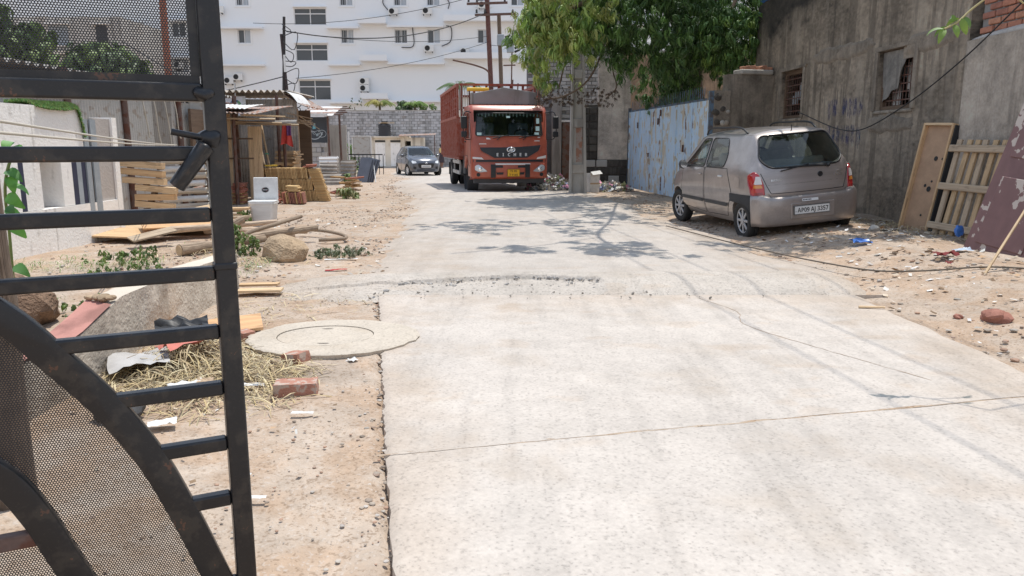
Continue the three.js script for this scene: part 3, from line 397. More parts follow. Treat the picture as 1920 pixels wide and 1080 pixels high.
{
  const W = thing('compound_wall', 'white compound wall with tall slots between navy and grey fins', 'wall', [SX, 0, 0]); W.rotation.y = Math.PI / 2; // local x = metres ahead, z = into the wall when negative
  const Z = -0.14;
  part(W, 'plinth', bx(6.0, 0.75, 0.28, 7.35, 0.15, Z), M.whitewall); part(W, 'beam', bx(2.9, 0.52, 0.26, 8.2, 1.41, Z), M.whitewall); part(W, 'pier', bx(0.75, 1.9, 0.26, 10.03, 0.62, Z - 0.015), M.greywall); part(W, 'pier_edge', bx(0.12, 1.92, 0.29, 10.41, 0.63, Z), M.whitewall);
  part(W, 'back_panel', bx(4.4, 0.75, 0.06, 7.6, 0.85, -0.33), M.greywall);
  for (const [a, b, m, d, n] of [[6.0, 8.33, M.whitewall, 0.25, 'fin'], [8.33, 8.42, M.navy, 0.12, 'fin'], [8.42, 8.72, M.whitewall, 0.25, 'fin'], [9.13, 9.35, M.whitewall, 0.25, 'fin'], [9.35, 9.46, M.navy, 0.2, 'fin'], [9.46, 9.56, M.bluegrey, 0.23, 'fin'], [9.56, 9.65, M.navy, 0.2, 'fin']]) part(W, n, bx(b - a, 0.62, d, (a + b) / 2, 0.84, -d / 2 - 0.012), m);
  for (const [a, b] of [[9.66, 9.76], [9.82, 9.95]]) part(W, 'stripe', bx(b - a, 1.2, 0.02, (a + b) / 2, 0.95, -0.006), M.bluegrey);
  const T = thing('turf_mat', 'green artificial turf draped over the top of the white wall', 'turf', [SX, 1.675, 0]);
  const g = gridGeo(60, 20, (u, v) => { const D = lerp(8.75, 9.66, u), s = (v - 0.5) * 0.5, o = Math.max(0, s - 0.02), hang = o * (0.25 + 0.75 * sst(0.85, 0.98, u)); return [0.005 + Math.min(s, 0.02) - 0.1 + Math.min(0.1, o * 0.6), 0.02 + 0.03 * vn(D * 4, v * 3) - hang - 0.16 * sst(0.9, 1, u) * sst(0.5, 1, v), -D]; });
  part(T, 'mat', g, M.turf);
  const bl = new THREE.ConeGeometry(0.004, 0.05, 3), ms = [], cs = [], p = g.attributes.position; for (let i = 0; i < 5200; i++) { const k = Math.floor(rnd() * p.count); ms.push(mtx(p.getX(k) + R(-0.012, 0.012), p.getY(k) + 0.012, p.getZ(k) + R(-0.01, 0.01), R(-0.7, 0.7), 0, R(-0.7, 0.7), 1)); cs.push(C(R(0.06, 0.16), R(0.13, 0.27), R(0.03, 0.06))); }
  inst(T, 'blades', bl, std([1, 1, 1], 0.8), ms, cs);
}
{ // low drain wall with red coping at its near end
  const W = thing('low_wall', 'low cement drain wall with worn red end beside the straw', 'wall', [0, 0, 0]);
  const hgt = (D) => lerp(0.27, 0.39, clamp((D - 3.85) / 0.5)) - 0.06 * clamp((D - 4.9) / 1.6), wx = (D) => -2.23 - 0.06 * sst(4, 6, D) - 0.02 * (D - 4);
  const rough = (u, v, D) => 0.02 * (fb(D * 7, v * 4, 4, 4) - 0.5);
  const face = gridGeo(130, 14, (u, v) => { const D = lerp(2.6, 6.5, u); return [wx(D) + rough(u, v, D) * (D > 4.6 ? 1.6 : 0.5), lerp(-0.1, hgt(D), v), -D, D, v * 0.5]; });
  const topg = gridGeo(130, 6, (u, v) => { const D = lerp(2.6, 6.5, u); return [wx(D) - v * 0.16 + (v === 0 ? rough(0, 1, D) * (D > 4.6 ? 1.6 : 0.5) : 0), hgt(D) + (v > 0 ? 0.008 * (fb(D * 6, v * 5, 2) - 0.5) : 0), -D, D, v * 0.24]; });
  const back = gridGeo(130, 2, (u, v) => { const D = lerp(2.6, 6.5, u); return [wx(D) - 0.16, lerp(hgt(D) - 0.004, -0.1, v), -D, D, v * 0.5]; });
  part(W, 'face', face, tex(TX.stained, [0.6, 0.54, 0.46], 0.95, TX.plasterB, 0.012)); part(W, 'back', back, M.cement); part(W, 'top', topg, tex(TX.stained, [0.62, 0.55, 0.46], 0.95, TX.plasterB, 0.006));
  part(W, 'end_cap', bx(0.16, 0.46, 0.02, wx(6.5) - 0.08, 0.1, -6.51), M.cement);
  part(W, 'red_coping', gridGeo(20, 3, (u, v) => { const D = lerp(2.6, 4.22 + 0.06 * v, u); return [wx(D) + 0.004 - v * 0.166, hgt(D) + 0.012 + 0.004 * vn(D * 9, v * 3), -D, D, v]; }), tex(TX.stained, [0.5, 0.24, 0.2], 0.9, TX.plasterB, 0.004));
  for (let i = 0; i < 4; i++) solo('pebble', rock(0.022 + 0.006 * (i % 3), 1.5, 0.7, 1, i + 3, 0.25, 2), M.stone, ['grey pebble on the low wall, first of four in a row', 'second pebble of the row lying on the low wall', 'third pebble of the row lying on the low wall', 'last pebble of the row on the low wall'][i], 'pebble', [-2.38 + i * 0.04, 0.4, 4.28 + R(-0.02, 0.02)], [0, R(0, 3), 0]);
}
{ // tin shed wall behind the white wall
  const S = thing('tin_shed', 'long tin shed of weathered corrugated sheets on brown posts behind the white wall', 'shed', [-6.25, 0, 0]); S.rotation.y = Math.PI / 2;
  let d = 9.2; for (let i = 0; i < 10; i++) { const w = [0.9, 0.95, 0.8][i % 3], m = i % 4 === 1 ? M.galvDark : M.galv; part(S, 'sheet', corrugated(w + 0.04, 2.0 + (i % 2) * 0.05, 0.076, 0.017, 0.02), m, [d + w / 2, 0.02, R(-0.02, 0.02)]); d += w; }
  for (const x of [9.3, 11.1, 12.72, 14.72, 16.3, 17.7]) part(S, 'post', rod(new THREE.Vector3(x, -0.1, 0.06), new THREE.Vector3(x + R(-0.04, 0.04), 2.3, 0.05), 0.055, 0.05, 10, 0.05), M.rustDark);
  part(S, 'rail', rod(new THREE.Vector3(9.2, 2.06, 0.03), new THREE.Vector3(17.8, 2.12, 0.03), 0.03), M.rustDark);
  part(S, 'pipe_rail', rod(new THREE.Vector3(12.9, 0.28, 0.14), new THREE.Vector3(15.4, 0.42, 0.14), 0.035), M.rust);
  part(S, 'door', mg([bx(1.0, 1.9, 0.05, 15.55, 0.96, 0.12)]), M.woodDark, undefined, undefined, 'dark brown door'); part(S, 'roof', tr(corrugated(9.0, 3.0, 0.2, 0.03).rotateX(-Math.PI / 2 + 0.1), 13.5, 2.28, -0.03), M.galvDark);
  part(S, 'back_wall', bx(9, 2.2, 0.05, 13.5, 1.0, -2.6), M.galvDark);
  for (let i = 0; i < 4; i++) part(S, 'torn_strip', tube([new THREE.Vector3(13.2 + i * 0.42, 2.02, 0.1), new THREE.Vector3(13.22 + i * 0.42, 1.8, 0.12), new THREE.Vector3(13.3 + i * 0.42, 1.6 - 0.2 * (i % 2), 0.11), new THREE.Vector3(13.33 + i * 0.42, 1.35 - 0.1 * i % 0.3, 0.12)], 0.012, 14), M.rope);
}
{ // slatted stack and pipes leaning by the pier
  const S = thing('slat_stack', 'leaning stack of sawn timber slats beside the white wall pier', 'timber stack', [-5.2, 0.0, 11.3]);
  for (let i = 0; i < 9; i++) part(S, 'slat', plank(0.5 + 0.02 * i, 0.085, 0.12), i % 3 ? M.woodPale : M.wood, [-0.03 + 0.018 * i * (i > 4 ? -1 : 1), 0.14 + i * 0.117, 0.0], [0, R(-0.08, 0.08), -0.06 + R(-0.05, 0.06)]);
  for (let i = 0; i < 8; i++) part(S, 'spacer', plank(0.06, 0.03, 0.1), M.woodDark, [R(-0.15, 0.15), 0.197 + i * 0.117, -0.005]);
  const B = thing('pipe_stack', 'stack of pale pipes showing their ends behind the timber slats', 'pipe stack', [-5.12, 0, 12.2]); for (let r = 0; r < 9; r++) part(B, 'pipe', (() => { const g = new THREE.CylinderGeometry(0.045, 0.045, 0.7, 12, 1, true); return g; })(), r % 2 ? M.plasticWhite : M.cream, [R(-0.02, 0.02), 0.05 + r * 0.118, 0], [0, 0, Math.PI / 2 + 0.05]);
}
lap('30_left');
// ---------- shed with awning, tile stacks, bin, timber ----------
{
  const S = thing('scrap_shed', 'patched workshop shed of tin and plank panels with a wavy roof edge', 'shed', [0, 0, 0]);
  const y0 = gh(-6, 19.5);
  // plank panels nearest the gate
  for (const [x, D, w, h, m] of [[-6.05, 16.6, 0.26, 1.85, M.woodPale], [-6.38, 16.6, 0.36, 1.85, M.wood], [-5.52, 16.9, 0.3, 1.6, M.woodPale]]) { const n = 3; for (let i = 0; i < n; i++) part(S, 'plank', plank(w / n - 0.008, h, 0.02), m, [x - w / 2 + (i + 0.5) * w / n, h / 2 + 0.02, -D + R(-0.01, 0.01)], [0, 0, R(-0.012, 0.012)]); }
  for (const [x, D, h, l] of [[-5.74, 16.25, 1.85, 0.02], [-5.3, 18.3, 1.75, 0.01], [-6.6, 17.5, 2.0, 0], [-5.62, 19.0, 2.4, -0.01]]) part(S, 'post', rod(new THREE.Vector3(x, y0 - 0.1, -D), new THREE.Vector3(x + l, h, -D), 0.042, 0.038, 8, 0.08), M.rustDark);
  for (const y of [0.95, 1.36]) part(S, 'batten', plank(0.95, 0.035, 0.03), M.woodDark, [-5.93, y, -16.56]);
  // awning: layered sheets and poles
  const aw = part(S, 'awning', tr(corrugated(1.7, 2.9, 0.09, 0.012, 0.05).rotateX(-Math.PI / 2 + 0.09), -5.95, 1.86, -15.75), M.rust);
  part(aw, 'top_sheet', tr(corrugated(0.8, 1.3, 0.09, 0.012, 0.03).rotateX(-Math.PI / 2 + 0.1), -5.72, 1.955, -15.85), M.galvBright); part(aw, 'edge_board', plank(0.1, 0.03, 1.1), M.woodPale, [-5.18, 1.83, -16.5], [0, -0.55, 0.04]);
  for (let i = 0; i < 5; i++) part(aw, 'rafter', rod(new THREE.Vector3(-6.7 + i * 0.06, 1.78 - 0.02 * i, -15.9 - i * 0.4), new THREE.Vector3(-4.85 + R(-0.15, 0.1), 1.72 + R(-0.05, 0.05), -16.1 - i * 0.45), 0.022, 0.02, 6, 0.1), M.woodGrey);
  part(aw, 'valley_gutter', (() => { const g = new THREE.CylinderGeometry(0.07, 0.07, 1.1, 12, 1, true, 0, Math.PI); return tr(g, -5.22, 1.68, -17.2, 0, 0, Math.PI / 2 + 0.03); })(), M.galvDark);
  // back part: tin front facing the road
  for (let i = 0; i < 3; i++) part(S, 'sheet', corrugated(0.62, 2.35, 0.07, 0.01, 0.02), i === 1 ? M.galvDark : M.asb, [-6.75 + i * 0.58, y0, -19.5 + R(-0.015, 0.015)]);
  part(S, 'side_board', bx(0.02, 2.2, 1.0, -5.55, 1.05, -20.05), M.woodGrey); part(S, 'side_sheet', tr(corrugated(2.4, 2.2, 0.08, 0.01), 0, 0, 0, 0, Math.PI / 2), M.galvDark, [-7.2, y0, -19.3]);
  const roof = part(S, 'roof', tr(corrugated(2.3, 2.6, 0.15, 0.035).rotateX(-Math.PI / 2), -6.55, 2.5, -19.15), M.asb);
  part(roof, 'sagging_sheet', gridGeo(24, 10, (u, v) => [lerp(-5.5, -4.95, v) , 2.44 - 0.42 * v + 0.12 * v * v + 0.025 * Math.sin(u * 60), -lerp(19.1, 21.4, u), u * 2.3, v * 0.6]), M.rust); part(roof, 'bright_sheet', gridGeo(10, 8, (u, v) => [lerp(-5.47, -5.12, v), 2.5 - 0.28 * v * v, -lerp(18.95, 20.2, u), u, v]), M.galvBright);
  part(S, 'back_wall', bx(3.2, 2.3, 0.05, -7.1, 1.0, -21.6), M.woodDark);
  // signboard
  const lg = canvasTex(256, 256, (c) => { c.fillStyle = '#e9e9ee'; c.fillRect(0, 0, 256, 256); c.lineWidth = 34; c.strokeStyle = '#4f6f9a'; c.beginPath(); c.arc(150, 128, 72, -0.2, 5.2); c.stroke(); c.strokeStyle = '#78a878'; c.beginPath(); c.arc(150, 128, 72, -1.1, 0.9); c.stroke(); c.fillStyle = '#78a878'; c.fillRect(150, 112, 80, 32); c.fillStyle = '#b4a08a'; c.fillRect(0, 120, 110, 16); });
  const sg = part(S, 'signboard', rb(0.62, 0.48, 0.02, 0.004, 1).translate(-6.82, 2.16, -19.42), M.plasticWhite, undefined, undefined, 'white board with a blue and green ring mark'); part(sg, 'print', new THREE.PlaneGeometry(0.44, 0.44), new THREE.MeshStandardMaterial({ map: lg, roughness: 0.7 }), [-6.8, 2.16, -19.407]);
  part(S, 'upright_rod', rod(new THREE.Vector3(-6.72, 1.85, -19.3), new THREE.Vector3(-6.7, 2.7, -19.28), 0.018), M.steel);
  for (let i = 0; i < 9; i++) part(S, 'brushwood', rod(new THREE.Vector3(-5.5 + R(-0.1, 0.2), 1.95 + R(-0.2, 0.1), -19.2 - R(0, 0.6)), new THREE.Vector3(-5.05 + R(-0.1, 0.1), 1.75 + R(-0.15, 0.15), -19.6 - R(0, 1)), 0.014, 0.008, 5, 0.15), M.woodGrey);
  // things at the shed
  const pl = (x, D, x1, D1, y1, m, lab) => { const o = thing('leaning_pole', lab, 'pole', [0, 0, 0]); part(o, 'shaft', rod(V(x, gh(x, D) + 0.02, D), V(x1, y1, D1), 0.028, 0.024, 7, 0.05), m); return o; };
  const lp = pl(-5.45, 17.9, -5.9, 18.6, 1.68, M.woodPale, 'pale pole with green tie leaning on the workshop shed'); part(lp, 'green_tie', tr(new THREE.TorusGeometry(0.035, 0.014, 5, 10), -5.72, 1.02, -18.32, 1.3, 0, 0.4), std([0.1, 0.42, 0.3], 0.7));
  pl(-5.58, 18.0, -5.98, 18.65, 1.3, M.woodGrey, 'shorter pale pole leaning beside the one with green tie');
  const rg = thing('hanging_cloth', 'red cloth with purple edge hanging on the shed post', 'cloth', [-5.2, 1.66, 18.15]);
  part(rg, 'red_cloth', gridGeo(14, 18, (u, v) => [(u - 0.5) * (0.17 + 0.11 * v) + 0.02 * v, -v * 0.44 + 0.04 * Math.sin(u * 5), 0.035 * Math.sin(u * 11 + v * 2) * (0.4 + v), u, v]), tex(TX.soft, [0.72, 0.1, 0.085], 0.9)); part(rg, 'purple_cloth', gridGeo(8, 10, (u, v) => [0.02 + u * 0.11, 0.02 - v * 0.24, 0.03 + 0.03 * Math.sin(u * 9) * (0.4 + v), u, v]), tex(TX.soft, [0.2, 0.08, 0.24], 0.9));
  const wb = thing('firewood_bundle', 'stacked bundle of split sticks under the shed roof', 'firewood', [-5.5, gh(-5.5, 19.2), 19.15]);
  for (let i = 0; i < 44; i++) part(wb, 'stick', i % 2 ? plank(0.5, 0.03, 0.03) : plank(0.5, 0.04, 0.025), pick([M.woodPale, M.wood, M.woodPale]), [R(-0.02, 0.03) + 0.26 * (i % 2), 0.56 + Math.floor(i / 2) * 0.025 * (1) , R(-0.25, 0.25)], [0, i % 2 ? Math.PI / 2 + R(-0.1, 0.1) : R(-0.1, 0.1), R(-0.04, 0.04)]);
  part(wb, 'pile_base', bx(0.75, 0.56, 0.5, 0.12, 0.28, 0), M.woodGrey);
}
{ // tile stacks
  const S = thing('tile_stack', 'big stack of yellowish clay tiles set on edge in three tiers', 'tile stack', [-4.9, gh(-4.9, 17), 17.3]); S.rotation.y = 0.12;
  const th = 0.028, tg = [rb(th, 0.24, 0.34, 0.006, 1), rb(th * 0.9, 0.236, 0.33, 0.006, 1)], ms = [M.tile1, M.tile2, M.tile3, M.tile1];
  for (let t = 0; t < 3; t++) { const x0 = -0.5, x1 = 0.38 + (2 - t) * 0.1; for (let x = x0; x < x1; x += th + 0.004) part(S, 'tile', pick(tg), pick(ms), [x, 0.125 + t * 0.247, R(-0.012, 0.012)], [R(-0.02, 0.02), 0, 0.1 + R(-0.02, 0.02)]); }
  const fg = rb(0.24, th, 0.34, 0.006, 1);
  for (let i = 0; i < 24; i++) { const y = 0.02 + i * 0.0295; part(S, 'flat_tile', fg, pick(ms), [0.72 - 0.009 * i + R(-0.008, 0.008), y, R(-0.012, 0.012)], [0, R(-0.04, 0.04), 0]); }
  for (let i = 0; i < 8; i++) part(S, 'flat_tile', fg, pick([M.tile3, M.tileRed, M.tile1]), [-0.66 + R(-0.008, 0.008), 0.515 + i * 0.0295, R(-0.012, 0.012)]); part(S, 'support', bx(0.24, 0.48, 0.3, -0.66, 0.25, 0), M.tile2);
  for (let i = 0; i < 2; i++) part(S, 'red_tile', fg, M.tileRed, [0.42 + i * 0.04, 0.765 + i * 0.031, 0.02], [0, R(-0.2, 0.2), 0.06]); part(S, 'yellow_board', plank(0.26, 0.03, 0.2), std([0.6, 0.42, 0.06], 0.8), [-0.42, 0.785, 0], [0, 0.3, 0]);
  const Q = thing('red_tile_stack', 'low ragged stack of dark red tiles in front of the yellow ones', 'tile stack', [-5.15, gh(-5, 16.3), 16.55]); Q.rotation.y = 0.1;
  for (let i = 0; i < 15; i++) part(Q, 'tile', fg, pick([M.tileRed, M.terra2, M.tileRed, M.tile2]), [-0.62 + R(-0.02, 0.02), 0.018 + i * 0.0295, R(-0.03, 0.03)], [0, R(-0.1, 0.1), 0]);
  for (let i = 0; i < 12; i++) part(Q, 'tile', fg, pick([M.tileRed, M.terra2]), [0.08 + R(-0.02, 0.02) - 0.004 * i, 0.018 + i * 0.0295, R(-0.03, 0.03)], [0, R(-0.1, 0.1), 0]);
  for (let i = 0; i < 13; i++) part(Q, 'edge_tile', tg[i % 2], pick([M.tileRed, M.tile2, M.terra2, M.tile1]), [0.3 + i * 0.034, 0.125, 0.02 + R(-0.02, 0.02)], [0, 0, 0.14 + R(-0.03, 0.03)]);
  for (let i = 0; i < 4; i++) part(Q, 'tile', fg, M.tile3, [0.5 + R(-0.02, 0.02), 0.275 + i * 0.03, 0], [0, R(-0.1, 0.1), -0.05]);
  const Z = thing('rubble_heap', 'loose heap of broken tiles and boards at the end of the tile stack', 'rubble', [-4.1, gh(-4, 19), 19.4]); for (let i = 0; i < 16; i++) part(Z, 'piece', plank(R(0.2, 0.5), 0.035, R(0.12, 0.2)), pick([M.woodGrey, M.tile2, M.woodPale, M.tileRed, M.asb]), [R(-0.25, 0.25), 0.04 + i * 0.028, R(-0.3, 0.3)], [R(-0.1, 0.1), R(0, 3), R(-0.12, 0.12)]);
}
{ // white bin with open lid
  const B = thing('white_bin', 'white plastic bin with its lid propped open and a black rosette on it', 'bin', [-3.77, gh(-3.8, 11.8), 11.78]); B.rotation.y = 0.08;
  const ring = (w, d, y, r = 0.05) => { const p = []; for (let c = 0; c < 4; c++) for (let k = 0; k < 6; k++) { const a = (c + k / 5) * Math.PI / 2, sx = [1, -1, -1, 1][c], sz = [1, 1, -1, -1][c]; p.push([sx * (w / 2 - r) + r * Math.cos(a), y, sz * (d / 2 - r) + r * Math.sin(a)]); } p.push(p[0]); return p; };
  const loft = (rs) => { const n = rs[0].length - 1; return toCreasedNormals(gridGeo(n, rs.length - 1, (u, v) => { const q = rs[Math.round(v * (rs.length - 1))][Math.round(u * n)]; return [q[0], q[1], q[2], u, q[1]]; }).toNonIndexed(), 0.7); };
  part(B, 'body', loft([ring(0.02, 0.02, 0.004, 0.005), ring(0.29, 0.3, 0.004), ring(0.3, 0.31, 0.02), ring(0.36, 0.38, 0.36), ring(0.385, 0.4, 0.362), ring(0.385, 0.4, 0.39), ring(0.35, 0.37, 0.39), ring(0.29, 0.3, 0.03)]), M.plasticWhite);
  const lid = part(B, 'lid', rb(0.37, 0.345, 0.03, 0.014, 3), M.plasticWhite, [0, 0.575, -0.19], [-0.12, 0, 0]);
  const em = canvasTex(256, 256, (c) => { c.clearRect(0, 0, 256, 256); c.translate(128, 128); c.fillStyle = '#1c1c1e'; for (let i = 0; i < 16; i++) { c.rotate(Math.PI / 8); c.beginPath(); c.moveTo(-22, -60); c.lineTo(0, -112); c.lineTo(22, -60); c.fill(); } c.beginPath(); c.arc(0, 0, 74, 0, 7); c.fill(); c.fillStyle = '#c9c9c9'; c.fillRect(-66, -16, 132, 9); c.fillRect(-60, 4, 120, 10); c.fillStyle = '#8a2320'; c.fillRect(-60, -40, 34, 14); c.fillRect(20, 28, 40, 12); });
  part(lid, 'rosette', new THREE.PlaneGeometry(0.145, 0.11), new THREE.MeshStandardMaterial({ map: em, transparent: true, roughness: 0.6 }), [-0.005, -0.02, 0.017]);
  part(B, 'tray', rb(0.385, 0.02, 0.3, 0.009).translate(0.0, 0.4, 0.03), M.plasticWhite); part(B, 'handle', tube([new THREE.Vector3(-0.19, 0.36, 0.08), new THREE.Vector3(-0.225, 0.3, 0.08), new THREE.Vector3(-0.2, 0.24, 0.08)], 0.008, 12), M.plasticWhite);
}
// timber, logs, sheets on the ground
const logT = (label, a, b, r0, r1, mat = M.log) => { const o = thing('log', label, 'log'); part(o, 'wood', rod(V(...a), V(...b), r0, r1, 12, 0.16), mat); const d = V(...b).sub(V(...a)).normalize(); part(o, 'cut_end', new THREE.CylinderGeometry(r0 * 0.9, r0 * 0.9, 0.012, 12).applyQuaternion(new THREE.Quaternion().setFromUnitVectors(new THREE.Vector3(0, 1, 0), d)), M.woodPale).position.copy(V(...a).addScaledVector(d, -0.004)); return o; };
logT('thick log with dark cut end pointing toward the camera', [-3.62, 0.11, 8.35], [-2.98, 0.14, 9.25], 0.065, 0.05, M.bark);
logT('long pale log lying across the top of the timber heap', [-4.25, 0.2, 9.6], [-3.1, 0.24, 10.2], 0.045, 0.03);
logT('grey crooked log under the pale one', [-3.55, 0.1, 9.1], [-2.5, 0.2, 9.9], 0.055, 0.04, M.bark);
logT('long bare trunk in front of the white bin', [-4.1, 0.12, 10.3], [-2.75, 0.1, 10.35], 0.055, 0.04);
logT('stout bleached trunk with bark patches beside the boulder', [-3.75, 0.06, 9.75], [-2.85, 0.07, 10.1], 0.07, 0.055);
{ const o = thing('branch', 'bent bare branch reaching toward the road beyond the boulder', 'branch'); part(o, 'stem', tube([V(-2.85, 0.12, 10.4), V(-2.5, 0.1, 10.35), V(-2.2, 0.07, 10.1), V(-2.15, 0.06, 9.85), V(-2.45, 0.05, 9.75)], 0.022, 40, 7), M.bark); part(o, 'stub', rod(V(-3.6, 0.22, 9.9), V(-3.48, 0.3, 10.0), 0.05, 0.05, 9, 0.1), M.bark);
  const o2 = thing('branch', 'forked grey branch resting against the thick log', 'branch'); part(o2, 'stem', tube([V(-3.3, 0.05, 8.5), V(-3.1, 0.22, 8.9), V(-2.85, 0.3, 9.3), V(-2.7, 0.34, 9.9)], 0.025, 30, 7), M.bark); part(o2, 'fork', tube([V(-3.1, 0.22, 8.9), V(-3.05, 0.1, 8.6), V(-2.9, 0.03, 8.45)], 0.015, 16, 6), M.bark); }
{ let k = 0; for (const [x, y, D, w, d, ry, rx, rz, m, l] of [[-4.7, 0.12, 10.9, 1.5, 0.9, 0.2, 0.08, 0.03, M.woodPale, 'large pale plywood sheet lying behind the logs'], [-4.4, 0.2, 10.2, 0.9, 0.6, 0.5, 0.1, -0.05, M.ply, 'orange plywood piece on top of the pale sheet'], [-4.9, 0.1, 9.9, 1.0, 0.7, -0.2, 0.04, 0, M.wood, 'flat board near the foot of the white wall'], [-4.75, 0.24, 11.6, 0.8, 0.4, 0.3, 0.3, 0.1, M.woodPale, 'tilted plywood offcut behind the gate stile'], [-4.25, 0.16, 9.1, 0.5, 0.28, 0.7, 0.1, 0.12, M.woodGrey, 'small grey board beside the thick log'], [-1.98, 0.05, 5.02, 0.6, 0.42, 0.35, 0.02, 0.05, M.ply, 'thin plywood sheet lying left of the manhole slab'], [-2.12, 0.04, 6.4, 0.36, 0.14, 0.1, 0, 0, M.woodPale, 'small plank on the dirt near the gate stile'], [-2.2, 0.05, 6.62, 0.34, 0.1, 0.02, 0, 0.02, M.wood, 'narrow plank lying just beyond the small plank']]) solo('board', plank(w, 0.018, d), m, l, 'board', [x, gh(x, D) + y, D], [rx, ry, rz]); }
{ const S = thing('board_pile', 'pile of short weathered boards left of the white bin', 'board pile', [-4.3, 0, 11.5]); for (let i = 0; i < 8; i++) part(S, 'board', plank(R(0.5, 0.8), 0.03, R(0.12, 0.25)), pick([M.woodGrey, M.woodPale, M.wood]), [R(-0.1, 0.1), 0.03 + i * 0.04, R(-0.15, 0.15)], [0, R(-0.3, 0.3), R(-0.06, 0.06)]); }
{ // boulder
  let g = new THREE.IcosahedronGeometry(0.29, 1); g.deleteAttribute('uv'); g.deleteAttribute('normal'); g = mergeVertices(g); { const p = g.attributes.position; for (let i = 0; i < p.count; i++) p.setXYZ(i, p.getX(i) * (0.95 + 0.28 * hs(i, 1, 3)) * 1.08, p.getY(i) * (0.8 + 0.35 * hs(i, 2, 5)) * 0.86, p.getZ(i) * (0.9 + 0.3 * hs(i, 3, 9))); } g = toCreasedNormals(g, 0.35); solo('boulder', uvm(g), tex(TX.grime, [0.5, 0.4, 0.29], 0.95, TX.plasterB, 0.03), 'large tan boulder with a flat facet at the dirt edge', 'boulder', [-2.5, 0.07, 8.42], [0, 2.2, 0.1]).scale.setScalar(0.84);
}
{ // manhole slab and lid
  const S = thing('manhole', 'round concrete manhole slab with a ringed lid beside the road', 'manhole', [-1.19, 0, 4.8]);
  const ro = (a) => 0.535 + 0.05 * Math.cos(a) + 0.06 * (fb(Math.cos(a) * 2 + 5, Math.sin(a) * 2, 3, 4) - 0.5) + 0.02 * (vn(a * 12, 3) - 0.5), n = 120;
  const hole = 0.305, top = (a, r) => 0.05 + 0.006 * (fb(r * 8 * Math.cos(a), r * 8 * Math.sin(a), 6) - 0.5);
  part(S, 'slab', mg([gridGeo(n, 14, (u, v) => { const a = u * 6.2832, r = lerp(hole, ro(a), v); return [r * Math.cos(a), top(a, r) - (v === 1 ? 0.008 : 0), r * Math.sin(a) * 0.86]; }), gridGeo(n, 4, (u, v) => { const a = u * 6.2832, r = ro(a) - 0.03 * v + 0.02 * (fb(a * 7, v * 3, 12) - 0.5) * (v > 0 && v < 1 ? 1 : 0); return [r * Math.cos(a), top(a, r) - 0.008 - v * 0.1, r * Math.sin(a) * 0.86, a * 0.5, v * 0.1]; }), gridGeo(n, 1, (u, v) => { const a = u * 6.2832; return [hole * Math.cos(a), 0.051 - v * 0.06, hole * Math.sin(a) * 0.86, a, v]; })]), M.lid);
  const hs2 = [[0.03, -0.19], [-0.03, 0.19]], lidS = new THREE.Shape(); lidS.absellipse(0, 0, hole - 0.008, (hole - 0.008) * 0.86, 0, Math.PI * 2); for (const [x, y] of hs2) { const p = new THREE.Path(); p.absellipse(x, y, 0.042, 0.017, 0, Math.PI * 2); lidS.holes.push(p); }
  part(S, 'lid', uvm(new THREE.ExtrudeGeometry(lidS, { depth: 0.05, bevelEnabled: true, bevelSize: 0.004, bevelThickness: 0.004, curveSegments: 48 })), M.lid, [0, -0.007, 0], [-Math.PI / 2, 0, 0]); part(S, 'pit', uvm(new THREE.CylinderGeometry(0.3, 0.3, 0.02, 32)), M.dark, [0, -0.02, 0]);
}
lap('40_mid');
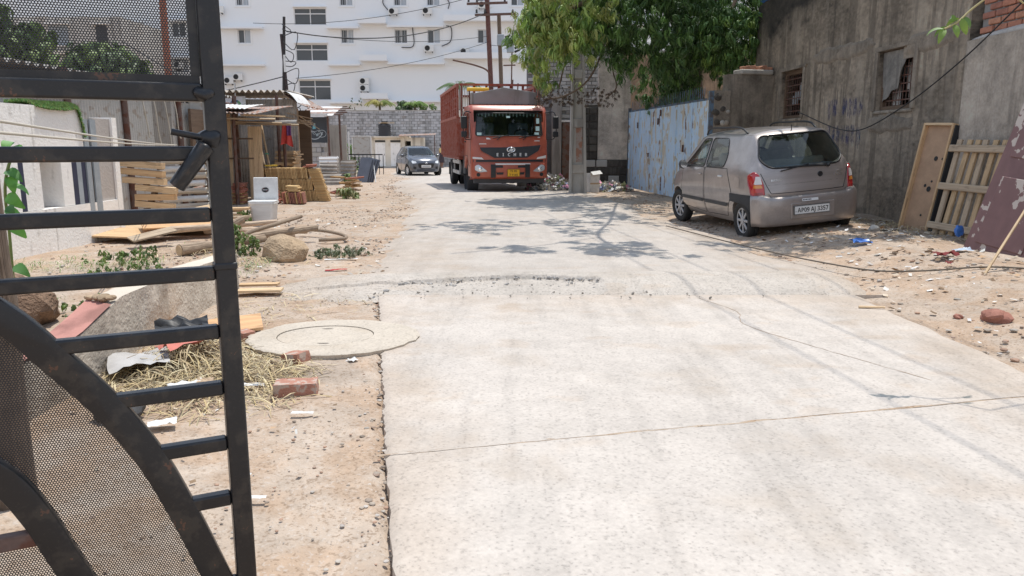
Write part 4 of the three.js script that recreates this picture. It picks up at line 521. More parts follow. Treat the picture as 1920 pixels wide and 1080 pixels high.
// ---------- far end of the lane ----------
{ // stall with the motorcycle banner
  const S = thing('repair_stall', 'small stall of concrete blocks with a dark motorcycle banner under striped tin roofing', 'stall', [-0.24, gh(-8, 33), 33]);
  const off = gh(-8, 33), Y = (y) => y - off;
  const bg = [rb(0.39, 0.185, 0.2, 0.012, 1), rb(0.19, 0.185, 0.2, 0.012, 1)], bms = [M.block, M.greywall, M.cement];
  part(S, 'wall_core', bx(0.95, 1.55, 0.16, -8.15, 0.72, -0.05), M.mortar);
  for (let r = 0; r < 8; r++) for (let i = 0; i < 3; i++) { const x = -8.55 + i * 0.4 + (r % 2) * 0.2; part(S, 'block', x > -7.85 ? bg[1] : bg[0], pick(bms), [x > -7.85 ? x - 0.1 : x, 0.1 + r * 0.196, 0.02 + R(-0.006, 0.006)]); }
  const bt = canvasTex(512, 512, (c) => { c.fillStyle = '#3b4046'; c.fillRect(0, 0, 512, 512); c.strokeStyle = '#aab2b6'; c.lineCap = 'round'; c.lineWidth = 16; c.beginPath(); c.arc(225, 250, 190, 0.35, 2.75); c.stroke(); c.lineWidth = 10; c.beginPath(); c.ellipse(395, 330, 92, 70, 0, -2.6, 2.4); c.stroke(); c.beginPath(); c.ellipse(185, 320, 66, 40, 0.3, 2.8, 5.6); c.stroke(); c.lineWidth = 8; for (const p of [[120, 270, 210, 300], [210, 300, 330, 262], [330, 262, 390, 330], [230, 300, 280, 380], [280, 380, 350, 330], [300, 330, 420, 300], [170, 300, 230, 350], [380, 330, 410, 350]]) { c.beginPath(); c.moveTo(p[0], p[1]); c.lineTo(p[2], p[3]); c.stroke(); } c.fillStyle = '#6aa6b4'; c.beginPath(); c.moveTo(190, 240); c.lineTo(205, 150); c.lineTo(250, 120); c.lineTo(262, 230); c.closePath(); c.fill(); c.fillStyle = '#8fa0a6'; c.fillRect(270, 330, 40, 40); c.fillStyle = '#b9c3c6'; c.fillRect(370, 330, 26, 14); });
  const bn = part(S, 'banner', gridGeo(10, 10, (u, v) => [-8.42 + u * 0.96, Y(1.3) + v * 1.05, 0.14 + 0.012 * Math.sin(u * 9) * v, u, v]), new THREE.MeshStandardMaterial({ map: bt, roughness: 0.7, side: THREE.DoubleSide }), undefined, undefined, 'dark grey banner with a motorcycle drawn in pale lines');
  part(S, 'door', rb(0.36, 1.5, 0.05, 0.01).translate(-8.72, 0.75, 0.05), tex(TX.rusty, [0.22, 0.22, 0.28], 0.8)); part(S, 'door_frame', bx(0.04, 1.75, 0.06, -8.5, 0.87, 0.13), M.whitewall); part(S, 'notice', bx(0.08, 0.1, 0.006, -8.68, Y(1.95), 0.11), M.paper); part(S, 'notice', bx(0.08, 0.12, 0.006, -8.66, Y(1.6), 0.11), M.paper); part(S, 'dark_board', bx(0.42, 0.95, 0.04, -8.7, Y(1.8), 0.07), M.plasticGrey);
  for (const [x, z] of [[-7.36, 0.25], [-8.98, 0.3], [-7.28, -1.6]]) part(S, 'post', rod(new THREE.Vector3(x, -0.1, z), new THREE.Vector3(x - 0.03, Y(2.5), z), 0.05, 0.045, 8, 0.04), M.rustDark);
  for (let i = 0; i < 5; i++) part(S, 'roof_strip', bx(1.5 - 0.03 * i, 0.015, 0.34, -7.85 + 0.02 * i, Y(2.42) + i * 0.095, 0.45 - i * 0.42, 0.26, 0, 0.02), i % 2 ? M.rust : M.galvBright);
  for (let i = 0; i < 5; i++) part(S, 'roof_batten', rod(new THREE.Vector3(-8.6, Y(2.4) + i * 0.09, 0.3 - i * 0.4), new THREE.Vector3(-6.7 + R(-0.2, 0.1), Y(2.46) + i * 0.095, 0.3 - i * 0.4), 0.03, 0.028, 6), M.rustDark);
  part(S, 'fascia', corrugated(0.9, 0.12, 0.06, 0.008), M.galvBright, [-7.75, Y(2.36), 0.62]); part(S, 'back_wall', bx(1.9, 2.3, 0.1, -8.1, 1.2, -2.2), M.cement);
}
{ // stacked cement sheets and frames in the sun
  const sheet = (name, label, x, D, w, h, lean, yaw, mat, hor = true) => { const o = thing(name, label, 'roof sheets', [x, gh(x, D), D], yaw, 'cement sheets by the stall'); for (let i = 0; i < 3; i++) { const g = hor ? tr(corrugated(h, w, 0.13, 0.022), 0, 0, 0, 0, 0, Math.PI / 2).translate(w / 2, h / 2, 0) : corrugated(w, h, 0.13, 0.022); part(o, 'sheet', g, mat, [0.02 * i, 0.01, -0.05 * i], [-lean, 0, R(-0.02, 0.02)]); } return o; };
  sheet('cement_sheets', 'wide ribbed grey sheets leaning in front of the stall post', -6.5, 27.6, 0.62, 0.75, 0.3, 0.1, M.asb); sheet('cement_sheets', 'tall ribbed grey sheets standing at the right of the wide ones', -5.98, 28.2, 0.55, 0.85, 0.2, -0.25, M.asb); sheet('cement_sheets', 'short pale sheets lying low before the wide ribbed ones', -6.2, 26.4, 0.75, 0.42, 0.6, 0.05, M.asb); sheet('cement_sheets', 'white edged sheets stacked behind the wide ribbed ones', -7.15, 30.5, 0.7, 1.0, 0.2, 0.2, M.galvBright); sheet('cement_sheets', 'pale sheets against the concrete block wall', -6.95, 27.2, 0.6, 0.62, 0.35, 0.3, M.asb, false);
  const P = thing('slate_stack', 'dark slate panels leaning in a row beside the cement sheets', 'panels', [-5.72, gh(-5.7, 30), 30], -0.35); for (let i = 0; i < 4; i++) part(P, 'panel', rb(0.5, 0.95, 0.03, 0.004, 1), tex(TX.soft, [0.13, 0.14, 0.17], 0.6), [0.05 + i * 0.07, 0.45, -i * 0.06], [-0.3, 0, -0.12 - 0.03 * i]); part(P, 'edge_strip', rod(new THREE.Vector3(0.25, 0.95, -0.35), new THREE.Vector3(0.66, 0.02, 0.2), 0.016), M.plasticWhite);
  const Rl = thing('railing', 'black iron railing standing beside the stall', 'railing', [-7.6, gh(-7, 37), 37]); for (const y of [1.1, 0.5]) part(Rl, 'rail', bx(1.6, 0.05, 0.04, 0.7, y, 0), M.black); for (let i = 0; i < 9; i++) part(Rl, 'bar', bx(0.03, 0.9, 0.03, i * 0.19, 0.62, 0), M.black);
  const Fm = thing('window_frame', 'pale metal window frame propped on the railing', 'frame', [-7.3, gh(-7, 38), 38.2]); part(Fm, 'frame', mg([bx(0.05, 1.0, 0.05, -0.45, 1.5, 0), bx(0.05, 1.0, 0.05, 0.45, 1.5, 0), bx(0.85, 0.05, 0.05, 0, 1.98, 0), bx(0.85, 0.05, 0.05, 0, 1.02, 0)]), M.galvBright); part(Fm, 'mesh', bx(0.84, 0.9, 0.01, 0, 1.5, -0.01), M.galv); part(Fm, 'stand', bx(0.06, 2.2, 0.06, -0.62, 1.1, 0.0), M.galvBright);
}
{ // block wall, cream wall, outhouse
  const D0 = 58, yb = gh(-8, D0), W = thing('block_wall', 'long grey unplastered block wall across the end of the lane', 'wall', [-9, yb, D0]);
  part(W, 'core', bx(9.4, 4.1, 0.2, 0.1, 2.0, -0.12), M.mortar); const geos = []; for (let r = 0; r < 21; r++) for (let i = 0; i < 24; i++) { const x = -4.55 + i * 0.4 + (r % 2) * 0.2; geos.push(bx(0.375, 0.175, 0.06, x + R(-0.008, 0.008), 0.1 + r * 0.196, R(-0.008, 0.012))); }
  const a = geos.filter((_, i) => i % 3), b = geos.filter((_, i) => i % 3 === 0); part(W, 'blocks', mg(a), tex(TX.stained, [0.5, 0.5, 0.52], 0.95)).userData.kind = 'stuff'; part(W, 'blocks', mg(b), tex(TX.stained, [0.4, 0.4, 0.41], 0.95)).userData.kind = 'stuff'; part(W, 'coping', bx(9.5, 0.06, 0.3, 0.1, 4.11, -0.1), M.cement);
  const Cw = thing('cream_wall', 'smooth cream wall between the block wall and the truck', 'wall', [-4.05, yb, D0 + 0.2]); part(Cw, 'wall', bx(2.6, 4.15, 0.25, 0.4, 2.05, 0), M.cream); part(Cw, 'pier', rb(0.3, 1.4, 0.5, 0.02).translate(-0.1, 0.65, 0.8), M.whitewall);
  const O = thing('outhouse', 'low cream outhouse with two pale doors and a rusty awning', 'outhouse', [-8.3, yb, 56.4]);
  part(O, 'wall', ext([[-1.9, 0], [1.95, 0], [1.95, 2.15], [-1.9, 2.15]], 1.2, [[[0.62, 0.0001], [1.05, 0.0001], [1.05, 1.9], [0.62, 1.9]]]).translate(0, 0, -1.2), M.cream); part(O, 'roof', bx(2.9, 0.1, 1.5, -0.55, 2.2, -0.5), M.cream);
  for (const x of [-1.15, -0.05]) { const d = part(O, 'door', rb(0.72, 1.65, 0.05, 0.01).translate(x, 0.95, 0.03), M.whitewall); part(d, 'vent', bx(0.72, 0.12, 0.02, x, 1.9, 0.02), M.dark); part(d, 'handle', bx(0.03, 0.12, 0.03, x + 0.28, 0.95, 0.07), M.rustDark); }
  part(O, 'dark_doorway', bx(0.42, 1.88, 0.02, 0.84, 0.95, -0.9), M.dark); part(O, 'step', bx(2.8, 0.12, 0.4, -0.5, 0.04, 0.22), M.cement); part(O, 'awning', bx(2.6, 0.03, 0.9, 1.55, 2.35, 0.1, 0.12, 0, 0.03), M.rust); part(O, 'awning_post', rod(new THREE.Vector3(2.8, 0, 0.45), new THREE.Vector3(2.8, 2.36, 0.45), 0.03), M.rustDark);
  const T = thing('water_tank', 'black ribbed plastic water tank on the outhouse roof', 'water tank', [-9.15, yb + 2.25, 56.7]); const pr = [[0, 0], [0.42, 0], [0.45, 0.04]]; for (let i = 0; i < 5; i++) pr.push([0.45, 0.08 + i * 0.14], [0.41, 0.11 + i * 0.14], [0.45, 0.15 + i * 0.14]); pr.push([0.44, 0.8], [0.3, 0.9], [0.2, 0.92], [0.2, 0.98], [0, 0.98]); part(T, 'tank', new THREE.LatheGeometry(pr.map(([x, y]) => V2(x, y)), 24), std([0.035, 0.035, 0.04], 0.6)); part(T, 'lid', new THREE.CylinderGeometry(0.22, 0.22, 0.08, 20), M.plasticGrey, [0, 1.0, 0]); part(T, 'plank', plank(1.1, 0.04, 0.2), M.woodPale, [0.2, 0.93, 0.3]);
}
{ // the white apartment block
  const D0 = 70, B = thing('apartment_building', 'long white apartment block with ledges, sliding windows and air conditioners', 'building', [0, -0.6, D0]);
  const wins = [], add = (x0, y1, x1, y0, kind) => wins.push([x0, y0 + 0.6, x1, y1 + 0.6, kind]);
  for (const dy of [0, 1]) { add(-18.85 , 12.78 - dy * 2.98, -16.05, 11.37 - dy * 3.0, 'big'); } add(-18.72, 6.77, -15.9, 5.04, 'big');
  for (const fy of [0, 3.12]) for (const x of [-23.8, -14.85, -10.2, -7.35, -3.0, -0.1, 4.2]) add(x, 11.02 + fy, x + 1.12, 9.85 + fy, 'small');
  for (const x of [-33, -29.5, -27]) for (const y of [4.5, 7.4, 10.4]) add(x, y + 1.2, x + 1.2, y, 'small');
  const X0 = -46, X1 = 26, Ht = 17; // wall built in strips around the openings
  const holes = wins.map(([a, b, c, d]) => [[a, b], [c, b], [c, d], [a, d]]);
  const wm = std([0.82, 0.82, 0.815], 0.9); part(B, 'wall', ext([[X0, 0], [X1, 0], [X1, Ht], [X0, Ht]], 0.3, holes).translate(0, 0, -0.3), wm); part(B, 'roof', bx(X1 - X0, 0.3, 12, (X0 + X1) / 2, Ht + 0.15, -6), wm); part(B, 'back_wall', bx(X1 - X0, Ht, 0.2, (X0 + X1) / 2, Ht / 2, -12), wm); for (const x of [X0 + 0.1, X1 - 0.1]) part(B, 'end_wall', bx(0.2, Ht - 0.01, 11.6, x, Ht / 2, -6.1), wm);
  const fr = std([0.72, 0.72, 0.72], 0.5), gl = phys([0.075, 0.08, 0.085], 0.08, {}), gl2 = phys([0.42, 0.45, 0.48], 0.1, {});
  for (const [a, b, c, d, k] of wins) {
    const w = c - a, h = d - b, wd = part(B, 'window', mg([bx(0.07, h, 0.08, a + 0.035, (b + d) / 2, -0.12), bx(0.07, h, 0.08, c - 0.035, (b + d) / 2, -0.12), bx(w - 0.14, 0.07, 0.08, (a + c) / 2, b + 0.035, -0.12), bx(w - 0.14, 0.07, 0.08, (a + c) / 2, d - 0.035, -0.12), bx(0.07, h - 0.14, 0.07, (a + c) / 2, (b + d) / 2, -0.12), ...(k === 'big' ? [bx(w - 0.14, 0.08, 0.07, (a + c) / 2, d - h * 0.33, -0.117)] : [])]), fr);
    const cells = k === 'big' ? [[a, c, b, d - h * 0.33], [a, c, d - h * 0.33, d]] : [[a, c, b, d]];
    for (const [p, q, e, f] of cells) for (const s of [0, 1]) part(wd, 'pane', bx(w / 2 - 0.09, f - e - 0.1, 0.012, p + w / 4 + s * w / 2, (e + f) / 2, -0.15 + s * 0.012), (s && k !== 'big' && rnd() < 0.6) ? gl2 : gl);
    if (k === 'small') { part(wd, 'surround', mg([bx(w + 0.3, 0.12, 0.06, (a + c) / 2, b - 0.06, 0.03), bx(w + 0.3, 0.12, 0.06, (a + c) / 2, d + 0.06, 0.03), bx(0.13, h, 0.05, a - 0.07, (b + d) / 2, 0.025), bx(0.13, h, 0.05, c + 0.07, (b + d) / 2, 0.025)]), wm); if (rnd() < 0.6) for (let i = 0; i < 4; i++) part(wd, 'grille_bar', bx(0.02, h - 0.1, 0.02, a + w * (i + 1) / 5, (b + d) / 2, -0.04), fr); }
    else part(wd, 'hood', bx(w + 0.1, 0.06, 0.3, (a + c) / 2, d + 0.08, 0.15), wm);
  }
  // stepped ledges, one band per floor
  for (const y of [12.05, 8.95, 5.75]) for (const [a, b, dy, p] of [[-30, -25.4, 0.25, 0.7], [-25.4, -21.5, -0.35, 0.6], [-16.0, -13.2, -0.33, 0.55], [-13.2, -10.8, 0.05, 0.85], [-10.8, -5.9, -0.22, 0.55], [-5.9, 0.4, 0.25, 0.8], [0.4, 12, -0.1, 0.7]]) { part(B, 'ledge', bx(b - a - 0.004, 0.16, p, (a + b) / 2, y + dy, p / 2), wm); if (p > 0.7) part(B, 'ledge_upstand', bx(b - a - 0.008, 0.34, 0.1, (a + b) / 2, y + dy + 0.25, p - 0.06), wm); }
  const acs = []; for (const [x, y] of [[-25.2, 12.6], [-23.9, 7.0], [-24.7, 6.7], [-10.2, 12.45], [-7.3, 12.5], [-7.2, 9.4], [-4.1, 9.15], [-12.9, 6.65], [-12.9, 6.05], [-2.5, 13.0], [-29, 8.0]]) acs.push([x, y + 0.6]);
  const shell = rb(0.85, 0.58, 0.32, 0.03), acm = std([0.74, 0.73, 0.7], 0.6), where = ['high at the left edge beside the gate', 'low on the left beside the gate stile', 'lower left one half hidden by the gate', 'under the upper window left of the truck', 'topmost above the truck', 'under the barred window above the truck', 'on the ledge right of the barred window', 'upper of a pair over the block wall', 'lower of a pair over the block wall', 'behind the crossed pole arms', 'far left behind the perforated sheet'];
  acs.forEach(([x, y], i) => { const A = thing('air_conditioner', 'white air conditioner on the apartment block, ' + where[i], 'air conditioner', [x, y - 0.6, D0 - 0.35], 0, 'air conditioners on the white building'); part(A, 'casing', shell, acm); part(A, 'fan_grille', new THREE.TorusGeometry(0.2, 0.025, 6, 20), M.plasticGrey, [-0.12, 0, 0.165]); part(A, 'fan', new THREE.CircleGeometry(0.2, 20), M.dark, [-0.12, 0, 0.163]); for (const s of [-0.3, 0.3]) part(A, 'bracket', bx(0.05, 0.1, 0.3, s, -0.34, 0), M.plasticGrey); });
  for (const pts of [[[-5.7, 11.3], [-5.3, 11.2], [-5.35, 10.0], [-6.1, 9.6]], [[-8.6, 11.2], [-8.6, 9.6], [-9.6, 9.5]], [[-6.1, 14], [-5.4, 13.2], [-5.5, 12.7]], [[-10.9, 14], [-11.1, 13.2], [-10.7, 12.6]], [[-12.6, 5.4], [-11.9, 5.3], [-11.95, 4.4]]]) part(B, 'drain_pipe', tube(pts.map(([x, y]) => new THREE.Vector3(x, y + 0.6, 0.12)), 0.04, 20), M.wire);
}
// things behind the perforated sheet, far left
{ const B = thing('distant_building', 'grey block of flats with dark windows seen through the perforated sheet', 'building', [-36, -0.5, 60]); part(B, 'wall', bx(14, 11, 8, 0, 5.5, -4), tex(TX.stained, [0.6, 0.57, 0.53], 0.95)); for (let f = 0; f < 4; f++) for (let i = 0; i < 5; i++) { const ww = [0.9, 1.4, 0.8, 1.1, 0.7][(i + f) % 5], x = -5.2 + i * 2.6 + [0.3, -0.2, 0.4, 0, -0.3][(f * 2 + i) % 5], w = part(B, 'window', bx(ww, 1.4, 0.06, x, 1.9 + f * 2.6, 0.02), i % 2 ? M.bluegrey : M.plasticGrey); part(w, 'sill', bx(ww + 0.2, 0.08, 0.2, x, 1.15 + f * 2.6, 0.08), M.whitewall); part(w, 'hood', bx(ww + 0.3, 0.1, 0.5, x, 2.7 + f * 2.6, 0.2), M.whitewall); } for (const y of [3.2, 5.8, 8.4]) part(B, 'floor_band', bx(14.1, 0.2, 0.4, 0, y + 0.05, 0.15), M.cream)
  const Pp = thing('vent_pipe', 'rust red vertical pipe seen through the perforated sheet', 'pipe', [-17.2, -0.3, 40]); part(Pp, 'pipe', rod(new THREE.Vector3(0, 0, 0), new THREE.Vector3(0, 9, 0), 0.18), tex(TX.rusty, [0.6, 0.25, 0.15], 0.8)); part(Pp, 'cap', new THREE.CylinderGeometry(0.26, 0.26, 0.1, 12), M.rustDark, [0, 9.05, 0]); }
// poles
{
  const P = thing('steel_pole', 'rusty rail pole with cross arms behind the truck', 'electric pole', [-1.05, -0.5, 46]); part(P, 'shaft', rod(new THREE.Vector3(0.05, 0, 0), new THREE.Vector3(-0.38, 10.2, 0), 0.15, 0.13, 4), tex(TX.rusty, [0.2, 0.1, 0.09], 0.8));
  for (const [y, x, w] of [[9.55, -0.35, 2.3], [8.95, 0.1, 2.3]]) { part(P, 'cross_arm', bx(w, 0.12, 0.12, x, y, 0.2, 0, 0, 0.03), M.rustDark); for (const s of [-1, -0.55, 0.95]) part(P, 'insulator', new THREE.LatheGeometry([V2(0.02, 0), V2(0.07, 0.02), V2(0.05, 0.1), V2(0.07, 0.12), V2(0.03, 0.22), V2(0, 0.22)], 10), M.plasticGrey, [x + s * w / 2.2, y + 0.06, 0.2]); }
  part(P, 'lamp_arm', tube([new THREE.Vector3(-0.15, 5.6, 0.1), new THREE.Vector3(-0.4, 5.9, 0.3), new THREE.Vector3(-1.0, 6.1, 0.9), new THREE.Vector3(-2.2, 6.3, 1.8)], 0.05, 20), M.rustDark); part(P, 'lamp_arm', bx(0.7, 0.07, 0.07, 0.1, 5.0, 0.2), M.rustDark);
  const Q = thing('steel_pole', 'brown transformer pole standing just right of the rail pole', 'electric pole', [-0.6, -0.5, 46.3]); part(Q, 'shaft', rod(new THREE.Vector3(0.15, 0, 0), new THREE.Vector3(-0.15, 9, 0), 0.13, 0.11, 4), M.barkDark);
  for (const [x, y] of [[-0.05, 7.6], [0.5, 7.2]]) { part(Q, 'switch_box', rb(0.4, 0.6, 0.3, 0.04).translate(x, y, 0.2), M.bluegrey); for (let i = 0; i < 3; i++) part(Q, 'bushing', tr(new THREE.CylinderGeometry(0.05, 0.07, 0.34, 8), x + 0.4, y - 0.2 + i * 0.2, 0.2, 0, 0, -1.2), M.black); }
  for (const [x0, y0, x1, y1] of [[0, 4.6, 1.5, 4.75], [0.15, 4.2, 1.2, 4.35], [0.2, 3.4, 1.0, 4.3], [0.6, 4.3, 0.65, 5.4], [0.9, 4.3, 0.95, 5.2], [0.1, 6.2, 0.8, 6.22], [0.55, 4.0, 0.6, 7.0]]) part(Q, 'bracket', rod(new THREE.Vector3(x0, y0, 0.15), new THREE.Vector3(x1, y1, 0.15), 0.045, 0.045, 6), M.rustDark);
  const L = thing('service_pole', 'pair of thin black service poles bound with loose wire behind the sheds', 'electric pole', [-9.85, -0.4, 34]); part(L, 'shaft', rod(new THREE.Vector3(-0.1, 0, 0), new THREE.Vector3(0.28, 6.9, 0), 0.08, 0.06, 8), std([0.04, 0.035, 0.035], 0.8)); part(L, 'shaft', rod(new THREE.Vector3(0.45, 0, 0), new THREE.Vector3(0.12, 6.2, 0), 0.07, 0.06, 8), std([0.05, 0.035, 0.035], 0.8));
  for (let i = 0; i < 9; i++) { const y = 2.6 + i * 0.5; part(L, 'wire_coil', tube([new THREE.Vector3(0.2, y, 0.1), new THREE.Vector3(0.5 + R(0, 0.4), y + R(-0.3, 0.3), 0.1), new THREE.Vector3(0.3 + R(0, 0.5), y - R(0.2, 0.6), 0.1), new THREE.Vector3(0.2, y - 0.2, 0.1)], 0.018, 20, 4), M.wire); } part(L, 'bracket', bx(0.08, 0.7, 0.08, 0.24, 5.0, 0.1), M.plasticWhite);
}
lap('50_back');
// ---------- vehicles ----------
const font = await new FontLoader().loadAsync('fonts/droid/droid_sans_bold.typeface.json');
const ev = new Evaluator(); ev.useGroups = false; ev.attributes = ['position', 'normal', 'uv'];
const cutOut = (geo, cutters) => { let a = new Brush(geo); a.updateMatrixWorld(); for (const c of cutters) { const b = new Brush(c.index ? c : mergeVertices(c)); b.updateMatrixWorld(); a = ev.evaluate(a, b, SUBTRACTION); } return a.geometry; };
function interp(keys, z) { let i = 0; while (i < keys.length - 2 && z < keys[i + 1][0]) i++; const a = keys[i], b = keys[i + 1], t = clamp((a[0] - z) / (a[0] - b[0])); return a.map((v, k) => lerp(v, b[k], t)); }
// body of a small car: keys run from the tail (z > 0) to the nose: [z, yBottom, wSill, wMid, yMid, yBelt, wBelt, yTop, wTop]
function carLoft(keys, inset, z0, z1, shape) {
  const zs = []; for (const k of keys) if (k[0] < z0 && k[0] > z1) zs.push(k[0]); zs.push(z0, z1); for (let i = 1; i < 60; i++) zs.push(lerp(z0, z1, i / 60)); zs.sort((a, b) => b - a); const Z = zs.filter((z, i) => !i || zs[i - 1] - z > 0.004), rings = [];
  for (const z of Z) {
    let [, yb, ws, wm, ym, ybl, wb, yt, wt] = interp(keys, z); yb += inset; ws -= inset; wm -= inset; wb -= inset; yt -= inset; wt -= inset;
    ybl = Math.min(ybl, yt - 0.03); ym = Math.min(ym, ybl - 0.02);
    const r = Math.min(0.1, (yt - ybl) * 0.45), half = [[0, yb], [ws * 0.5, yb], [ws * 0.93, yb + 0.005], [ws, yb + 0.05], [lerp(ws, wm, 0.7), lerp(yb, ym, 0.45)], [wm, ym], [lerp(wm, wb, 0.45), lerp(ym, ybl, 0.6)], [wb, ybl], [lerp(wb, wt, 0.5), lerp(ybl, yt - r, 0.52)], [wt, yt - r], [wt - r * 0.35, yt - r * 0.38], [wt - r * 1.1, yt - 0.012], [wt * 0.45, yt + 0.012], [0, yt + 0.018]];
    const c = new THREE.CatmullRomCurve3(half.map(([x, y]) => new THREE.Vector3(x, y, 0)), false, 'centripetal').getPoints(40);
    const full = [...c.map((p) => [p.x, p.y]), ...c.slice(1, -1).reverse().map((p) => [-p.x, p.y])];
    rings.push(full.map(([x, y]) => shape ? shape(x, y, z) : [x, y, z]));
  }
  const n = rings[0].length, pos = [], idx = []; rings.forEach((r) => r.forEach((p) => pos.push(...p)));
  for (let j = 0; j < rings.length - 1; j++) for (let i = 0; i < n; i++) { const a = j * n + i, b = j * n + (i + 1) % n, c = a + n, d = b + n; idx.push(a, c, b, b, c, d); }
  for (const [j, s] of [[0, 1], [rings.length - 1, -1]]) { const ce = pos.length / 3, m = rings[j].reduce((q, p) => [q[0] + p[0] / n, q[1] + p[1] / n, q[2] + p[2] / n], [0, 0, 0]); pos.push(...m); for (let i = 0; i < n; i++) { const a = j * n + i, b = j * n + (i + 1) % n; s > 0 ? idx.push(ce, a, b) : idx.push(ce, b, a); } }
  const g = new THREE.BufferGeometry(); g.setAttribute('position', new THREE.Float32BufferAttribute(pos, 3)); g.setAttribute('uv', new THREE.Float32BufferAttribute(pos.filter((_, i) => i % 3 !== 0), 2)); g.setIndex(idx); g.computeVertexNormals(); return g;
}
const AX = { L: [2, 1, 0, -1], R: [2, 1, 0, 1], B: [0, 1, 2, 1], F: [0, 1, 2, -1] }, bins = new Map();   // [a axis, b axis, depth axis, side the viewer stands on]
function hit(body, dir, a, b, off) {                              // first point of the body met when looking at (a, b) from that side
  const [A, B, Dx, sg] = AX[dir], key = body.uuid + A; let bn = bins.get(key);
  if (!bn) { bn = new Map(); bins.set(key, bn); const g = body.geometry, p = g.attributes.position.array, ix = g.index ? g.index.array : null, n = ix ? ix.length : p.length / 3; for (let t = 0; t < n; t += 3) { const v = [0, 1, 2].map((k) => { const q = (ix ? ix[t + k] : t + k) * 3; return [p[q + A], p[q + B], p[q + Dx]]; }); const x0 = Math.floor(Math.min(v[0][0], v[1][0], v[2][0]) * 20), x1 = Math.floor(Math.max(v[0][0], v[1][0], v[2][0]) * 20), y0 = Math.floor(Math.min(v[0][1], v[1][1], v[2][1]) * 20), y1 = Math.floor(Math.max(v[0][1], v[1][1], v[2][1]) * 20); for (let x = x0; x <= x1; x++) for (let y = y0; y <= y1; y++) { const k = x * 1000 + y; if (!bn.has(k)) bn.set(k, []); bn.get(k).push(v); } } }
  let best = null; for (const [u, v, w] of bn.get(Math.floor(a * 20) * 1000 + Math.floor(b * 20)) || []) { const d = (v[0] - u[0]) * (w[1] - u[1]) - (w[0] - u[0]) * (v[1] - u[1]); if (Math.abs(d) < 1e-12) continue; const s = ((a - u[0]) * (w[1] - u[1]) - (w[0] - u[0]) * (b - u[1])) / d, t = ((v[0] - u[0]) * (b - u[1]) - (a - u[0]) * (v[1] - u[1])) / d; if (s < -1e-6 || t < -1e-6 || s + t > 1.000001) continue; const z = u[2] + s * (v[2] - u[2]) + t * (w[2] - u[2]); if (best === null || z * sg > best * sg) best = z; }
  if (best === null) return null; const o = [0, 0, 0]; o[A] = a; o[B] = b; o[Dx] = best + sg * off; return new THREE.Vector3(...o);
}
// a skin panel: the polygon (seen along dir) laid on the body, standing off by `off`
function panel(body, dir, poly, off, nu = 14, nv = 10) {
  const ys = poly.map((p) => p[1]), y0 = Math.min(...ys), y1 = Math.max(...ys); let last = new THREE.Vector3();
  return gridGeo(nu, nv, (u, v) => { const y = lerp(y0 + 1e-4, y1 - 1e-4, v); let a = 1e9, b = -1e9; poly.forEach((p, i) => { const q = poly[(i + 1) % poly.length]; if ((p[1] <= y && q[1] >= y) || (q[1] <= y && p[1] >= y)) { const t = Math.abs(q[1] - p[1]) < 1e-9 ? 0 : (y - p[1]) / (q[1] - p[1]), x = p[0] + t * (q[0] - p[0]); a = Math.min(a, x); b = Math.max(b, x); } }); const x = lerp(a, b, u), h = hit(body, dir, x, y, off) || last; last = h; return [h.x, h.y, h.z, x, y]; });
}
function seam(body, dir, poly, off, r, closed = true, n = 10) { const pts = []; poly.forEach((p, i) => { const q = poly[(i + 1) % poly.length]; if (i === poly.length - 1 && !closed) return; for (let k = 0; k < n; k++) { const h = hit(body, dir, lerp(p[0], q[0], k / n), lerp(p[1], q[1], k / n), off); if (h) pts.push(h); } }); return new THREE.TubeGeometry(new THREE.CatmullRomCurve3(pts, closed, 'catmullrom', 0.1), pts.length * 2, r, 5, closed); }
const roundPoly = (p, r = 0.06, n = 5) => { const o = []; p.forEach((c, i) => { const a = p[(i + p.length - 1) % p.length], b = p[(i + 1) % p.length], A = V2(a[0] - c[0], a[1] - c[1]), B = V2(b[0] - c[0], b[1] - c[1]), ra = Math.min(r, A.length() * 0.45), rbb = Math.min(r, B.length() * 0.45); A.setLength(ra); B.setLength(rbb); for (let k = 0; k <= n; k++) { const t = k / n, s = (1 - t) * (1 - t), e = t * t; o.push([c[0] + A.x * s + B.x * e, c[1] + A.y * s + B.y * e]); } }); return o; };
const grow = (p, k) => { const cx = p.reduce((s, q) => s + q[0], 0) / p.length, cy = p.reduce((s, q) => s + q[1], 0) / p.length; return p.map(([x, y]) => { const d = Math.hypot(x - cx, y - cy); return [x + (x - cx) / d * k, y + (y - cy) / d * k]; }); };
const prismSide = (p) => tr(ext(p.map(([z, y]) => [-z, y]), 4).translate(0, 0, -2), 0, 0, 0, 0, Math.PI / 2);
const prismBack = (p, z0, z1) => ext(p, z1 - z0).translate(0, 0, z0);
